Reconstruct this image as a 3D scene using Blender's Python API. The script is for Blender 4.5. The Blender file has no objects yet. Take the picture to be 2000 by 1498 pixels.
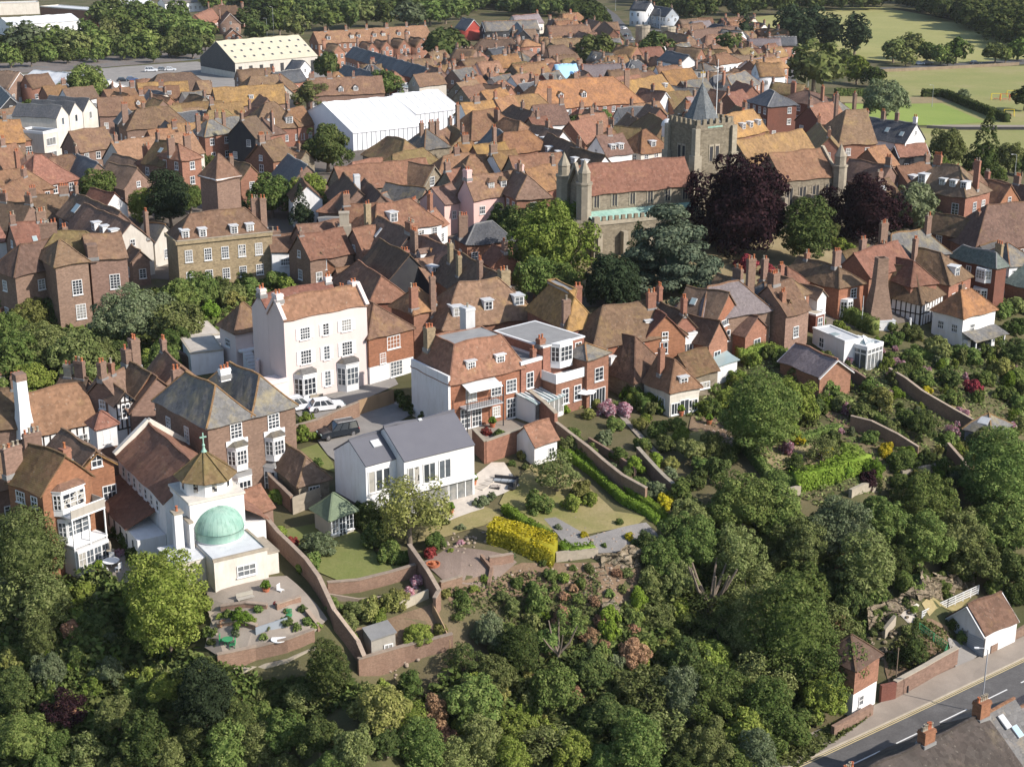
import bpy, math, random
import numpy as np
from mathutils import Vector, Matrix
from mathutils.geometry import delaunay_2d_cdt
random.seed(7); rng = np.random.default_rng(7)
R_ = math.radians
S = bpy.context.scene
C = S.collection
# ------------------------------------------------------------------ camera, sky, sun, exposure
CAMZ = 76.0; PITCH = math.atan(1/3.0); FPX = 3000.0
cam = bpy.data.cameras.new('camera'); cam.sensor_width = 36; cam.lens = 54; cam.clip_start = 1; cam.clip_end = 9000
co = bpy.data.objects.new('camera', cam); C.objects.link(co)
co.location = (0, 0, CAMZ); co.rotation_euler = (math.pi/2 - PITCH, 0, 0)
S.camera = co
SUN_AZ = R_(-24)      # direction towards the sun, measured from +X, negative = towards the viewer
SUN_EL = R_(35)
W = bpy.data.worlds.new('World'); S.world = W; W.use_nodes = True
nt = W.node_tree; nt.nodes.clear()
wo = nt.nodes.new('ShaderNodeOutputWorld'); bg = nt.nodes.new('ShaderNodeBackground'); sky = nt.nodes.new('ShaderNodeTexSky')
sky.sky_type = 'NISHITA'; sky.sun_disc = False; sky.sun_elevation = SUN_EL
sky.sun_rotation = math.pi/2 - SUN_AZ
sky.air_density = 1.0; sky.dust_density = 1.0
bg.inputs[1].default_value = 0.135
nt.links.new(sky.outputs[0], bg.inputs[0]); nt.links.new(bg.outputs[0], wo.inputs[0])
sl = bpy.data.lights.new('sun', 'SUN'); sl.energy = 4.6; sl.angle = R_(0.6); sl.color = (1.0, 0.93, 0.85)
so = bpy.data.objects.new('sun', sl); C.objects.link(so)
sv = Vector((math.cos(SUN_EL)*math.cos(SUN_AZ), math.cos(SUN_EL)*math.sin(SUN_AZ), math.sin(SUN_EL)))
so.rotation_euler = sv.to_track_quat('Z', 'Y').to_euler(); so.location = (100, 0, 200)
S.view_settings.view_transform = 'Standard'; S.view_settings.look = 'None'
S.view_settings.exposure = 0.52; S.view_settings.gamma = 1
S.cycles.max_bounces = 5; S.cycles.diffuse_bounces = 3; S.cycles.glossy_bounces = 2; S.cycles.transmission_bounces = 3
S.cycles.transparent_max_bounces = 6
# ------------------------------------------------------------------ projection helpers (photo pixels on a 2000 x 1498 picture)
cP, sP = math.cos(PITCH), math.sin(PITCH)
def ray(u, v):
    a = (u-1000)/FPX; b = (749-v)/FPX
    return Vector((a, cP + sP*b, -sP + cP*b))
def unp(u, v, z):
    d = ray(u, v); t = (z-CAMZ)/d.z
    return Vector((d.x*t, d.y*t, z))
def proj(p):
    x, y, z = p[0], p[1], p[2]-CAMZ
    fz = y*cP - z*sP; up = y*sP + z*cP
    return (1000 + FPX*x/fz, 749 - FPX*up/fz)
def scale_at(p):
    return FPX/(p[1]*cP - (p[2]-CAMZ)*sP)
# ------------------------------------------------------------------ terrain
CTRL = [(-400,-8,2),(2400,-8,2),(1000,-8,2),(400,-8,2),(1600,-8,2),(-300,80,2),(300,80,2),(700,80,3),(1200,80,3),(1600,80,2),(2000,80,2),(2400,80,2),
 (-300,160,4),(200,160,3),(500,150,3),(800,150,5),(1100,150,6),(1400,150,6),(1650,170,2.5),(2000,170,2),(2300,170,2),
 (-300,270,8),(100,270,8),(400,270,9),(700,270,10),(1000,270,12),(1300,280,14),(1550,290,13),(1650,240,5),(1850,250,3),(2100,260,3),(1780,330,9),(2000,350,5),(2200,350,4),
 (-300,400,14),(100,400,14),(400,400,15),(700,400,16),(1000,420,18),(1250,480,19),(1500,450,19),(1750,440,16),(1950,440,12),(2200,440,8),
 (-300,600,14),(60,600,14),(300,600,14),(600,620,15),(900,600,16),(1200,600,18),(1400,600,18),(1700,600,15),(1950,600,11),(2200,600,6),
 (-300,800,13.5),(50,800,13.5),(250,860,13.5),(620,800,15),(800,800,15),(950,860,15),(1150,800,15),(1330,800,14.5),(1500,800,13),(1700,760,13),(1900,780,11),(2150,780,5),
 (-300,1000,13),(0,1020,13),(170,1090,12.5),(330,1110,13.2),(560,1010,13),(700,1010,13),(760,1130,12),(640,1130,12.4),(860,960,14),(1050,930,13.5),(1260,1010,12.5),(980,1080,12.5),(860,1150,12),
 (1180,1060,12),(1260,1080,11.5),(1170,1150,10),(1220,1180,8),(1500,950,12),(1650,880,12),(1800,860,11.5),(1950,850,8),(2150,900,3),
 (1550,1010,10),(1750,1040,9),(1650,1130,6),(1790,1110,7.5),(1740,1185,1.6),(1820,1170,1.2),(1900,1160,0.8),(2100,1100,0.6),
 (560,1150,12.8),(420,1190,12.9),(440,1270,12.4),(560,1215,12.4),(430,1296,8.6),(600,1300,8.8),(500,1340,7.5),(-300,1200,8),(0,1200,9),(200,1230,9.5),
 (700,1210,11),(850,1205,10.5),(700,1300,10.2),(880,1265,10),(700,1345,6),(890,1310,6.5),(950,1180,10),(1050,1180,9),(1000,1260,7),(1150,1300,5),
 (-300,1330,3),(0,1340,4),(250,1360,4),(500,1400,4.5),(800,1420,3),(1050,1420,2),(1350,1200,5),(1300,1350,2),(1500,1280,2),(1620,1330,0.6),(1500,1400,0.8),
 (1700,1290,0.3),(1800,1330,0),(1620,1440,0),(1900,1250,0.1),(2000,1290,0),(2200,1180,0),(1560,1490,0),(2000,1498,-0.3),(1300,1510,0.5),(900,1520,1),(500,1520,1),(100,1520,1),(-300,1520,1),
 (-300,1900,0),(700,1900,0),(1400,1900,0),(2300,1900,-0.3),(2000,1700,-.3)]
cp = [unp(u, v, z) for u, v, z in CTRL]
GX0, GX1, GY0, GY1, GS = -430.0, 430.0, 70.0, 1010.0, 2.0
gx = np.arange(GX0, GX1+.1, GS); gy = np.arange(GY0, GY1+.1, GS)
def _grid():
    ext = [(-2000, -500, 0), (2000, -500, 0), (-2000, 3000, 2), (2000, 3000, 2)]
    p3 = [(p.x, p.y, p.z) for p in cp] + ext
    ov, oe, of, iv, ie, iff = delaunay_2d_cdt([Vector(p[:2]) for p in p3], [], [], 0, 1e-4)
    zz = [p3[i[0]][2] for i in iv]
    X, Y = np.meshgrid(gx, gy); Z = np.full(X.shape, 1.0)
    for f in of:
        (x0, y0), (x1, y1), (x2, y2) = [ov[i] for i in f]
        ix0 = max(0, int((min(x0,x1,x2)-GX0)/GS)); ix1 = min(len(gx), int((max(x0,x1,x2)-GX0)/GS)+2)
        iy0 = max(0, int((min(y0,y1,y2)-GY0)/GS)); iy1 = min(len(gy), int((max(y0,y1,y2)-GY0)/GS)+2)
        if ix0 >= ix1 or iy0 >= iy1: continue
        xs = X[iy0:iy1, ix0:ix1]; ys = Y[iy0:iy1, ix0:ix1]
        den = (y1-y2)*(x0-x2)+(x2-x1)*(y0-y2)
        if abs(den) < 1e-9: continue
        a = ((y1-y2)*(xs-x2)+(x2-x1)*(ys-y2))/den; b = ((y2-y0)*(xs-x2)+(x0-x2)*(ys-y2))/den; c = 1-a-b
        m = (a >= -1e-6) & (b >= -1e-6) & (c >= -1e-6)
        Z[iy0:iy1, ix0:ix1][m] = (a*zz[f[0]]+b*zz[f[1]]+c*zz[f[2]])[m]
    for _ in range(2):
        P = np.pad(Z, 1, mode='edge')
        Z = (P[:-2,1:-1]+P[2:,1:-1]+P[1:-1,:-2]+P[1:-1,2:]+4*P[1:-1,1:-1])/8
    return Z
GZ = _grid()
def gzv(x, y):
    fx = np.clip((np.asarray(x)-GX0)/GS, 0, len(gx)-1.001); fy = np.clip((np.asarray(y)-GY0)/GS, 0, len(gy)-1.001)
    ix = fx.astype(int); iy = fy.astype(int); tx = fx-ix; ty = fy-iy
    return (GZ[iy,ix]*(1-tx)+GZ[iy,ix+1]*tx)*(1-ty)+(GZ[iy+1,ix]*(1-tx)+GZ[iy+1,ix+1]*tx)*ty
def g(x, y): return float(gzv(np.array([x]), np.array([y]))[0])
_T = np.concatenate([np.arange(80, 400, .5), np.arange(400, 1400, 1.5)])
def hit(u, v, off=0.0):
    d = ray(u, v).normalized()
    X = d.x*_T; Y = d.y*_T; Z = CAMZ+d.z*_T
    k = np.nonzero(Z < gzv(X, Y)+off)[0]
    if len(k) == 0: return Vector((X[-1], Y[-1], 2))
    i = k[0]; lo = _T[max(0, i-1)]; hi = _T[i]
    for _ in range(12):
        m = (lo+hi)/2
        if CAMZ+d.z*m < g(d.x*m, d.y*m)+off: hi = m
        else: lo = m
    return Vector((d.x*hi, d.y*hi, CAMZ+d.z*hi))
# ------------------------------------------------------------------ materials
MATS = {}
class NT:
    def __init__(s, name):
        s.m = bpy.data.materials.new(name); s.m.use_nodes = True; s.t = s.m.node_tree; s.t.nodes.clear()
        s.out = s.n('ShaderNodeOutputMaterial')
    def n(s, t, **k):
        x = s.t.nodes.new(t)
        for a, b in k.items(): setattr(x, a, b)
        return x
    def l(s, a, b): s.t.links.new(a, b)
    def coord(s, out='Object', sc=(1,1,1)):
        c = s.n('ShaderNodeTexCoord'); mp = s.n('ShaderNodeMapping'); mp.inputs['Scale'].default_value = sc
        s.l(c.outputs[out], mp.inputs[0]); return mp.outputs[0]
    def noise(s, co, sc, det=4, rough=.55):
        x = s.n('ShaderNodeTexNoise'); x.inputs['Scale'].default_value = sc; x.inputs['Detail'].default_value = det; x.inputs['Roughness'].default_value = rough
        s.l(co, x.inputs['Vector']); return x.outputs[0]
    def vor(s, co, sc):
        x = s.n('ShaderNodeTexVoronoi'); x.inputs['Scale'].default_value = sc; s.l(co, x.inputs['Vector']); return x
    def ramp(s, f, pts):
        x = s.n('ShaderNodeValToRGB'); e = x.color_ramp.elements
        while len(e) < len(pts): e.new(.5)
        for i, (p, c) in enumerate(pts):
            e[i].position = p; e[i].color = (c, c, c, 1) if not hasattr(c, '__len__') else (*c, 1)
        s.l(f, x.inputs[0]); return x.outputs[0]
    def mix(s, f, a, b, mode='MIX'):
        x = s.n('ShaderNodeMix', data_type='RGBA', blend_type=mode)
        for i, q in ((0, f), (6, a), (7, b)):
            if hasattr(q, 'default_value') or isinstance(q, bpy.types.NodeSocket): s.l(q, x.inputs[i])
            elif i == 0: x.inputs[0].default_value = q
            else: x.inputs[i].default_value = (*q, 1)
        return x.outputs[2]
    def math(s, op, a, b=0.0):
        x = s.n('ShaderNodeMath', operation=op)
        for i, q in ((0, a), (1, b)):
            if isinstance(q, bpy.types.NodeSocket): s.l(q, x.inputs[i])
            else: x.inputs[i].default_value = q
        return x.outputs[0]
    def vary(s, col, amt=.26, hue=.014):
        oi = s.n('ShaderNodeObjectInfo'); at = s.n('ShaderNodeAttribute'); at.attribute_name = 'rnd'; h = s.n('ShaderNodeHueSaturation')
        rn = s.math('FRACT', s.math('ADD', oi.outputs['Random'], at.outputs['Fac']))
        v = s.math('MULTIPLY_ADD', rn, 2*amt); s.t.nodes[-1].inputs[2].default_value = 1-amt
        hh = s.math('MULTIPLY_ADD', s.math('FRACT', s.math('MULTIPLY', rn, 7.7)), -2*hue); s.t.nodes[-1].inputs[2].default_value = .5+hue
        s.l(v, h.inputs['Value']); s.l(hh, h.inputs['Hue']); s.l(col, h.inputs['Color']); return h.outputs[0]
    def bsdf(s, col, rough=.85, bump=None, bs=.3, bd=.05, spec=.3, metal=0):
        b = s.n('ShaderNodeBsdfPrincipled'); b.inputs['Roughness'].default_value = rough; b.inputs['Specular IOR Level'].default_value = spec; b.inputs['Metallic'].default_value = metal
        if isinstance(col, bpy.types.NodeSocket): s.l(col, b.inputs['Base Color'])
        else: b.inputs['Base Color'].default_value = (*col, 1)
        if bump is not None:
            bu = s.n('ShaderNodeBump'); bu.inputs['Strength'].default_value = bs; bu.inputs['Distance'].default_value = bd
            s.l(bump, bu.inputs['Height']); s.l(bu.outputs[0], b.inputs['Normal'])
        s.l(b.outputs[0], s.out.inputs[0]); return b
def m_tile(key, name, c1, c2, lich=0.0, dark=.45, lc=(.42,.19,.04), tile=2.6, rough=.9):
    t = NT(name); o = t.coord()
    a = t.mix(t.ramp(t.noise(o, .45, 5, .65), [(.35, 0), (.65, 1)]), c1, c2)
    v = t.vor(o, tile); w = t.n('ShaderNodeRGBToBW'); t.l(v.outputs['Color'], w.inputs[0])
    a = t.mix(t.math('MULTIPLY', w.outputs[0], .75), a, tuple(x*.42 for x in c1))
    a = t.mix(t.ramp(t.noise(o, 1.6, 6, .75), [(.5, 0), (.75, dark)]), a, tuple(x*.35 for x in c2))
    if lich > 0: a = t.mix(t.ramp(t.noise(o, .38, 7, .72), [(.62-.34*lich, 0), (.8-.3*lich, min(1, .45+lich*.5))]), a, lc)
    # pale dots of lichen
    a = t.mix(t.ramp(t.noise(o, 3.3, 2, .5), [(.66, 0), (.72, .35)]), a, (.3, .27, .22))
    a = t.vary(a)
    sz = t.n('ShaderNodeSeparateXYZ'); t.l(o, sz.inputs[0])
    row = t.math('FRACT', t.math('MULTIPLY', sz.outputs[2], 7.0))
    bmp = t.math('ADD', t.math('MULTIPLY', row, .5), t.math('MULTIPLY', w.outputs[0], .6))
    t.bsdf(a, rough, bmp, .7, .05, .15); MATS[key] = t.m
def m_wall(key, name, c1, c2, cell=0, cs=.3, dirt=.25, rough=.9, dc=None, bscale=1):
    t = NT(name); o = t.coord()
    a = t.mix(t.ramp(t.noise(o, .5, 5, .6), [(.35, 0), (.68, 1)]), c1, c2); bmp = t.noise(o, 9, 3)
    if cell:
        mp = t.coord('Object', (1, 1, 2.0)); v = t.vor(mp, cell); w = t.n('ShaderNodeRGBToBW'); t.l(v.outputs['Color'], w.inputs[0])
        a = t.mix(t.math('MULTIPLY', w.outputs[0], cs*2), a, tuple(x*.38 for x in c1)); bmp = w.outputs[0]
    mp = t.coord('Object', (1.2, 1.2, .25))
    a = t.mix(t.ramp(t.noise(mp, 1.3, 6, .7), [(.48, 0), (.78, dirt)]), a, dc or tuple(x*.4 for x in c1))
    a = t.vary(a, .1, .006); t.bsdf(a, rough, bmp, .4*bscale, .03, .2); MATS[key] = t.m
m_tile('tr','red clay tiles',(.26,.135,.088),(.205,.112,.076), .2, lc=(.31,.2,.10))
m_tile('tb','brown clay tiles',(.225,.14,.09),(.185,.12,.08), .3, lc=(.29,.195,.085))
m_tile('td','dark weathered tiles',(.2,.13,.095),(.165,.11,.082), .12, lc=(.24,.18,.09))
m_tile('to','lichened tiles',(.26,.15,.085),(.27,.155,.08), .36, lc=(.34,.2,.08))
m_tile('tg','mossy tiles',(.21,.135,.075),(.2,.145,.07), .4, .45, (.2,.165,.065))
m_tile('tO','golden lichened tiles',(.27,.155,.08),(.29,.165,.075), .42, .5, (.39,.215,.075))
m_tile('ts','salmon pantiles',(.34,.19,.125),(.28,.155,.10), .15, .3, lc=(.34,.22,.12))
m_tile('sl','dark slates',(.085,.09,.1),(.11,.11,.115), .1, .3, (.16,.15,.1), 4, .55)
SM_LATER = 1
m_tile('sg','grey slates',(.155,.15,.145),(.125,.12,.115), .42, .35, (.27,.215,.12), 3, .6)
m_tile('tw','grey brown tiles',(.125,.1,.088),(.105,.09,.08), .2, lc=(.25,.2,.13))
m_tile('sq','blue grey slates',(.15,.17,.18),(.19,.2,.2), .05, .3, (.2,.22,.18), 4, .6)
m_tile('sv','green slates',(.12,.155,.14),(.16,.18,.155), .1, .3, (.2,.22,.15), 4, .6)
m_tile('sp','purple slates',(.24,.2,.2),(.2,.17,.175), .1, .3, (.3,.27,.2), 4, .6)
m_wall('sm','smooth new slates',(.105,.105,.12),(.115,.115,.13), 0, 0, .06, .55)
m_wall('br','red brick',(.33,.165,.11),(.265,.135,.095), 3.4, .3)
m_wall('bo','orange hung tiles',(.34,.155,.09),(.28,.13,.08), 3.4, .3)
m_wall('bb','brown brick',(.275,.18,.135),(.23,.15,.115), 3.4, .32)
m_wall('bd','dark red brick',(.2,.085,.06),(.16,.075,.055), 6, .25)
m_wall('by','buff brick',(.37,.29,.18),(.31,.24,.15), 3, .35)
m_wall('st','flint and sandstone',(.29,.245,.18),(.22,.185,.135), 2.2, .4, .5)
m_wall('ss','pale dressed stone',(.38,.33,.255),(.3,.26,.2), 1.6, .2, .4)
m_wall('wh','white painted render',(.70,.695,.69),(.64,.63,.62), 0, 0, .45, dc=(.42,.39,.34))
m_wall('pk','pale pink render',(.66,.56,.525),(.62,.53,.495), 0, 0, .4, dc=(.55,.45,.4))
m_wall('pp','pink painted render',(.68,.45,.40),(.63,.42,.38), 0, 0, .12)
m_wall('cr','cream render',(.58,.535,.47),(.50,.46,.40), 0, 0, .4)
m_wall('bk','black weatherboard',(.035,.035,.04),(.05,.05,.05), 0, 0, .1)
m_wall('gb','grey weatherboard',(.3,.33,.36),(.34,.36,.38), 0, 0, .1)
m_wall('cc','weathered concrete',(.42,.37,.29),(.36,.31,.24), 0, 0, .5)
m_wall('pv','pale paving',(.45,.40,.34),(.52,.47,.40), 2.2, .1, .2)
m_wall('gs','green shingle',(.16,.2,.13),(.2,.24,.15), 5, .15)
m_wall('ld','lead sheet',(.255,.25,.24),(.21,.205,.2), 0, 0, .3, .6)
m_wall('wl','bleached lead',(.55,.56,.56),(.48,.49,.5), 0, 0, .3, .6)
m_wall('cu','copper green patina',(.22,.38,.31),(.34,.48,.40), 0, 0, .7, .7, (.09,.17,.13))
m_wall('pt','terracotta pot',(.42,.15,.07),(.36,.13,.07), 0, 0, .3)
m_wall('wo','old timber',(.2,.15,.1),(.26,.2,.14), 0, 0, .4)
m_wall('wg','silvered boards',(.36,.33,.28),(.3,.28,.24), 0, 0, .4)
m_wall('wt','white gloss paint',(.68,.68,.67),(.65,.65,.64), 0, 0, .06, .5)
m_wall('fb','fabric white sheet',(.68,.69,.71),(.65,.66,.68), 0, 0, .05, .6)
m_wall('sc','cream sheet roofing',(.52,.48,.36),(.47,.43,.32), 0, 0, .2, .7)
m_wall('bw','mellow garden brick',(.30,.195,.14),(.25,.155,.11), 6, .3, .45)
m_wall('cp','weathered coping',(.34,.27,.21),(.28,.22,.17), 3, .2, .4)
m_wall('rw','bright red hung tiles',(.38,.075,.05),(.33,.07,.05), 6, .2)
m_wall('bt','black painted oak',(.03,.025,.022),(.04,.03,.025), 0, 0, .1)
m_wall('gm','green painted metal',(.06,.28,.12),(.05,.24,.1), 0, 0, .1, .5)
m_wall('gy','galvanised grey steel',(.4,.41,.42),(.36,.37,.38), 0, 0, .1, .4)
m_wall('ye','yellow plastic',(.7,.5,.04),(.7,.5,.04), 0, 0, .1)
m_wall('rd','red paint',(.5,.03,.02),(.45,.03,.02), 0, 0, .05, .4)
m_wall('fc','fence boards',(.3,.2,.12),(.25,.17,.1), 0, 0, .4)
m_wall('oc','blue painted sheet',(.3,.55,.75),(.32,.5,.68), 0, 0, .1, .5)
t = NT('sandstone cliff rock'); o = t.coord('Object', (1, 1, 1.8)); nz = t.noise(o, .9, 8, .7); vd = t.n('ShaderNodeTexVoronoi', feature='DISTANCE_TO_EDGE'); vd.inputs['Scale'].default_value = 1.1; dn_ = t.n('ShaderNodeTexNoise'); dn_.inputs['Scale'].default_value = 1.4; t.l(o, dn_.inputs['Vector']); t.l(t.mix(.45, o, dn_.outputs['Color']), vd.inputs['Vector'])
a = t.ramp(nz, [(.3,(.13,.105,.075)),(.5,(.27,.215,.15)),(.68,(.38,.32,.24))]); a = t.mix(t.ramp(vd.outputs['Distance'], [(0,.55),(.05,0)]), a, (.06,.05,.035)); a = t.mix(t.ramp(t.noise(o, 2.3, 5, .7), [(.52,0),(.68,.7)]), a, (.07,.085,.03))
t.bsdf(a, .95, t.math('ADD', nz, t.math('MINIMUM', t.math('MULTIPLY', vd.outputs['Distance'], 6), .6)), 1.0, .5, .1); MATS['rk'] = t.m
def m_plain(key, name, col, rough=.4, metal=0, spec=.5):
    t = NT(name); o = t.coord(); a = t.mix(t.noise(o, 2.5, 3), col, tuple(x*.85 for x in col)); t.bsdf(a, rough, None, spec=spec, metal=metal); MATS[key] = t.m
t = NT('window glass'); oi_ = t.n('ShaderNodeObjectInfo'); nz_ = t.noise(t.coord('Object', (1.3, 1, 1.1)), 1.1, 2)
a_ = t.math('FRACT', t.math('ADD', t.math('MULTIPLY', oi_.outputs['Random'], 7.3), t.math('MULTIPLY', nz_, .35)))
t.bsdf(t.ramp(a_, [(.0,(.02,.024,.03)),(.55,(.045,.052,.06)),(.72,(.10,.115,.13)),(.84,(.2,.2,.19)),(.97,(.36,.34,.3))]), .1, None, spec=.8); MATS['gl'] = t.m
m_plain('gn','pale greenish glass',(.30,.38,.38),.15,0,.7)
m_plain('cb','black car paint',(.015,.02,.028),.18)
m_plain('cw','white car paint',(.75,.76,.78),.2)
m_plain('cB','blue car paint',(.05,.09,.2),.2)
m_plain('cS','silver car paint',(.35,.37,.4),.2,.5)
m_plain('tyre','tyre rubber',(.02,.02,.02),.8)
m_plain('ch','polished metal',(.6,.6,.62),.25,1)
m_plain('gd','gilded metal',(.6,.42,.12),.35,1)
m_plain('pl','violet solar glass',(.07,.08,.14),.15)
def m_ground(key, name, pts, sc=.15, det=8, rough=.95, fine=6, fa=.35, bump=.3):
    t = NT(name); o = t.coord()
    a = t.ramp(t.noise(o, sc, det, .65), pts)
    a = t.mix(t.ramp(t.noise(o, fine, 4, .7), [(.35, 0), (.7, fa)]), a, tuple(x*.4 for x in pts[0][1]))
    t.bsdf(a, rough, t.noise(o, fine, 5, .7), bump, .1, .1); MATS[key] = t.m
m_ground('ground','rough ground', [(.3,(.05,.065,.022)),(.5,(.11,.1,.05)),(.7,(.17,.13,.08))], .08, 9)
m_ground('town','worn street surface', [(.3,(.12,.10,.085)),(.7,(.2,.17,.14))], .1)
m_ground('fieldg','pale mown meadow', [(.3,(.24,.245,.09)),(.5,(.29,.28,.11)),(.7,(.35,.31,.14))], .02, 10, fine=.8, fa=.22)
m_ground('green','bowling green turf', [(.3,(.19,.25,.06)),(.7,(.24,.29,.075))], .06, fine=2, fa=.15)
m_ground('park','park grass', [(.3,(.20,.22,.075)),(.55,(.26,.25,.10)),(.75,(.33,.27,.15))], .03, 9, fine=1, fa=.25)
m_ground('lawn','dry garden lawn', [(.3,(.16,.17,.05)),(.5,(.26,.22,.10)),(.72,(.36,.28,.16))], .12, 9, fine=4, fa=.3)
m_ground('lawng','green garden lawn', [(.3,(.13,.16,.045)),(.7,(.22,.21,.085))], .15, fine=4, fa=.3)
m_ground('dry','parched grass', [(.3,(.22,.17,.09)),(.7,(.32,.26,.15))], .2, fine=5)
m_ground('gravel','gravel', [(.3,(.20,.15,.12)),(.7,(.26,.2,.165))], .3, fine=9, fa=.5)
m_ground('gravelg','grey slate chippings', [(.3,(.2,.19,.18)),(.7,(.29,.27,.25))], .3, fine=9, fa=.5)
m_ground('soil','brown earth', [(.3,(.15,.10,.065)),(.7,(.24,.17,.11))], .3, fine=5, fa=.5)
m_ground('asph','asphalt', [(.3,(.095,.092,.09)),(.5,(.12,.115,.112)),(.7,(.155,.15,.145))], .45, fine=5, fa=.35, bump=.1)
m_ground('pave','pavement slabs', [(.3,(.24,.205,.17)),(.7,(.31,.265,.22))], .4, fine=8, fa=.2, bump=.1)
m_ground('drive','driveway', [(.3,(.22,.205,.19)),(.7,(.30,.28,.255))], .3, fine=9, fa=.2)
m_ground('water','ballast and rails', [(.35,(.13,.12,.115)),(.5,(.2,.17,.15)),(.65,(.14,.16,.17))], .06, 6, fine=1)
m_ground('ylw','yellow line paint', [(.3,(.5,.4,.2)),(.7,(.58,.48,.28))], 1, fine=10, fa=.2, bump=0)
m_ground('wln','white line paint', [(.3,(.6,.6,.57)),(.7,(.7,.7,.68))], 1, fine=10, fa=.25, bump=0)
def m_leaf(key, name, c1, c2, c3, tr=.16):
    t = NT(name); o = t.coord()
    ge = t.n('ShaderNodeNewGeometry')
    a = t.mix(t.ramp(t.noise(o, 2.2, 3), [(.35, 0), (.65, 1)]), c1, c2)
    a = t.mix(t.ramp(ge.outputs['Random Per Island'], [(.55, 0), (.95, .8)]), a, c3)
    a = t.mix(t.ramp(ge.outputs['Random Per Island'], [(0, .55), (.4, 0)]), a, tuple(x*.45 for x in c1))
    a = t.vary(a, .28, .011)
    d = t.n('ShaderNodeBsdfDiffuse'); tl = t.n('ShaderNodeBsdfTranslucent'); mx = t.n('ShaderNodeMixShader'); mx.inputs[0].default_value = tr
    t.l(a, d.inputs[0]); t.l(a, tl.inputs[0]); t.l(d.outputs[0], mx.inputs[1]); t.l(tl.outputs[0], mx.inputs[2]); t.l(mx.outputs[0], t.out.inputs[0]); MATS[key] = t.m
m_leaf('Lg','mid green leaves',(.085,.13,.035),(.115,.155,.042),(.2,.23,.075))
m_leaf('Ld','dark green leaves',(.055,.08,.028),(.075,.10,.03),(.13,.145,.05))
m_leaf('Ll','lime green leaves',(.135,.19,.035),(.17,.215,.045),(.27,.3,.08))
m_leaf('Lo','olive green leaves',(.105,.13,.042),(.135,.155,.052),(.23,.24,.1))
m_leaf('Lw','grey green leaves',(.105,.135,.065),(.135,.16,.08),(.2,.22,.13))
m_leaf('Ly','yellow green leaves',(.15,.16,.045),(.19,.19,.055),(.28,.265,.1))
m_leaf('Lc','conifer needles',(.028,.042,.022),(.038,.055,.028),(.06,.08,.04), .15)
m_leaf('Lb','blue green needles',(.055,.075,.05),(.075,.095,.06),(.13,.15,.095), .12)
m_leaf('Lp','copper purple leaves',(.022,.012,.015),(.032,.016,.019),(.06,.03,.03))
m_leaf('Lr','crimson leaves',(0.200,0.031,0.037),(0.250,0.050,0.050),(0.350,0.088,0.075))
m_leaf('Ln','dead brown twigs',(0.213,0.125,0.075),(0.275,0.163,0.094),(0.375,0.237,0.138), .1)
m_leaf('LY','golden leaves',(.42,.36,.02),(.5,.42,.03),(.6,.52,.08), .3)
m_leaf('Ls','yellow green side leaves',(.26,.25,.03),(.32,.29,.03),(.4,.36,.05), .3)  # hedge sides: older leaves, greener in themselves than the golden new growth on top
m_leaf('Lf','pink and white blossom',(0.375,0.150,0.200),(0.500,0.250,0.275),(0.700,0.625,0.625), .3)
m_leaf('Lv','clipped box leaves',(0.112,0.175,0.025),(0.138,0.213,0.031),(0.200,0.275,0.050), .2)
t = NT('tree bark'); o = t.coord(); t.bsdf(t.mix(t.noise(o, 5, 4), (.13,.1,.075), (.22,.18,.14)), .95, t.noise(o, 8, 4), .5, .05, .1); MATS['bark'] = t.m
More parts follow.
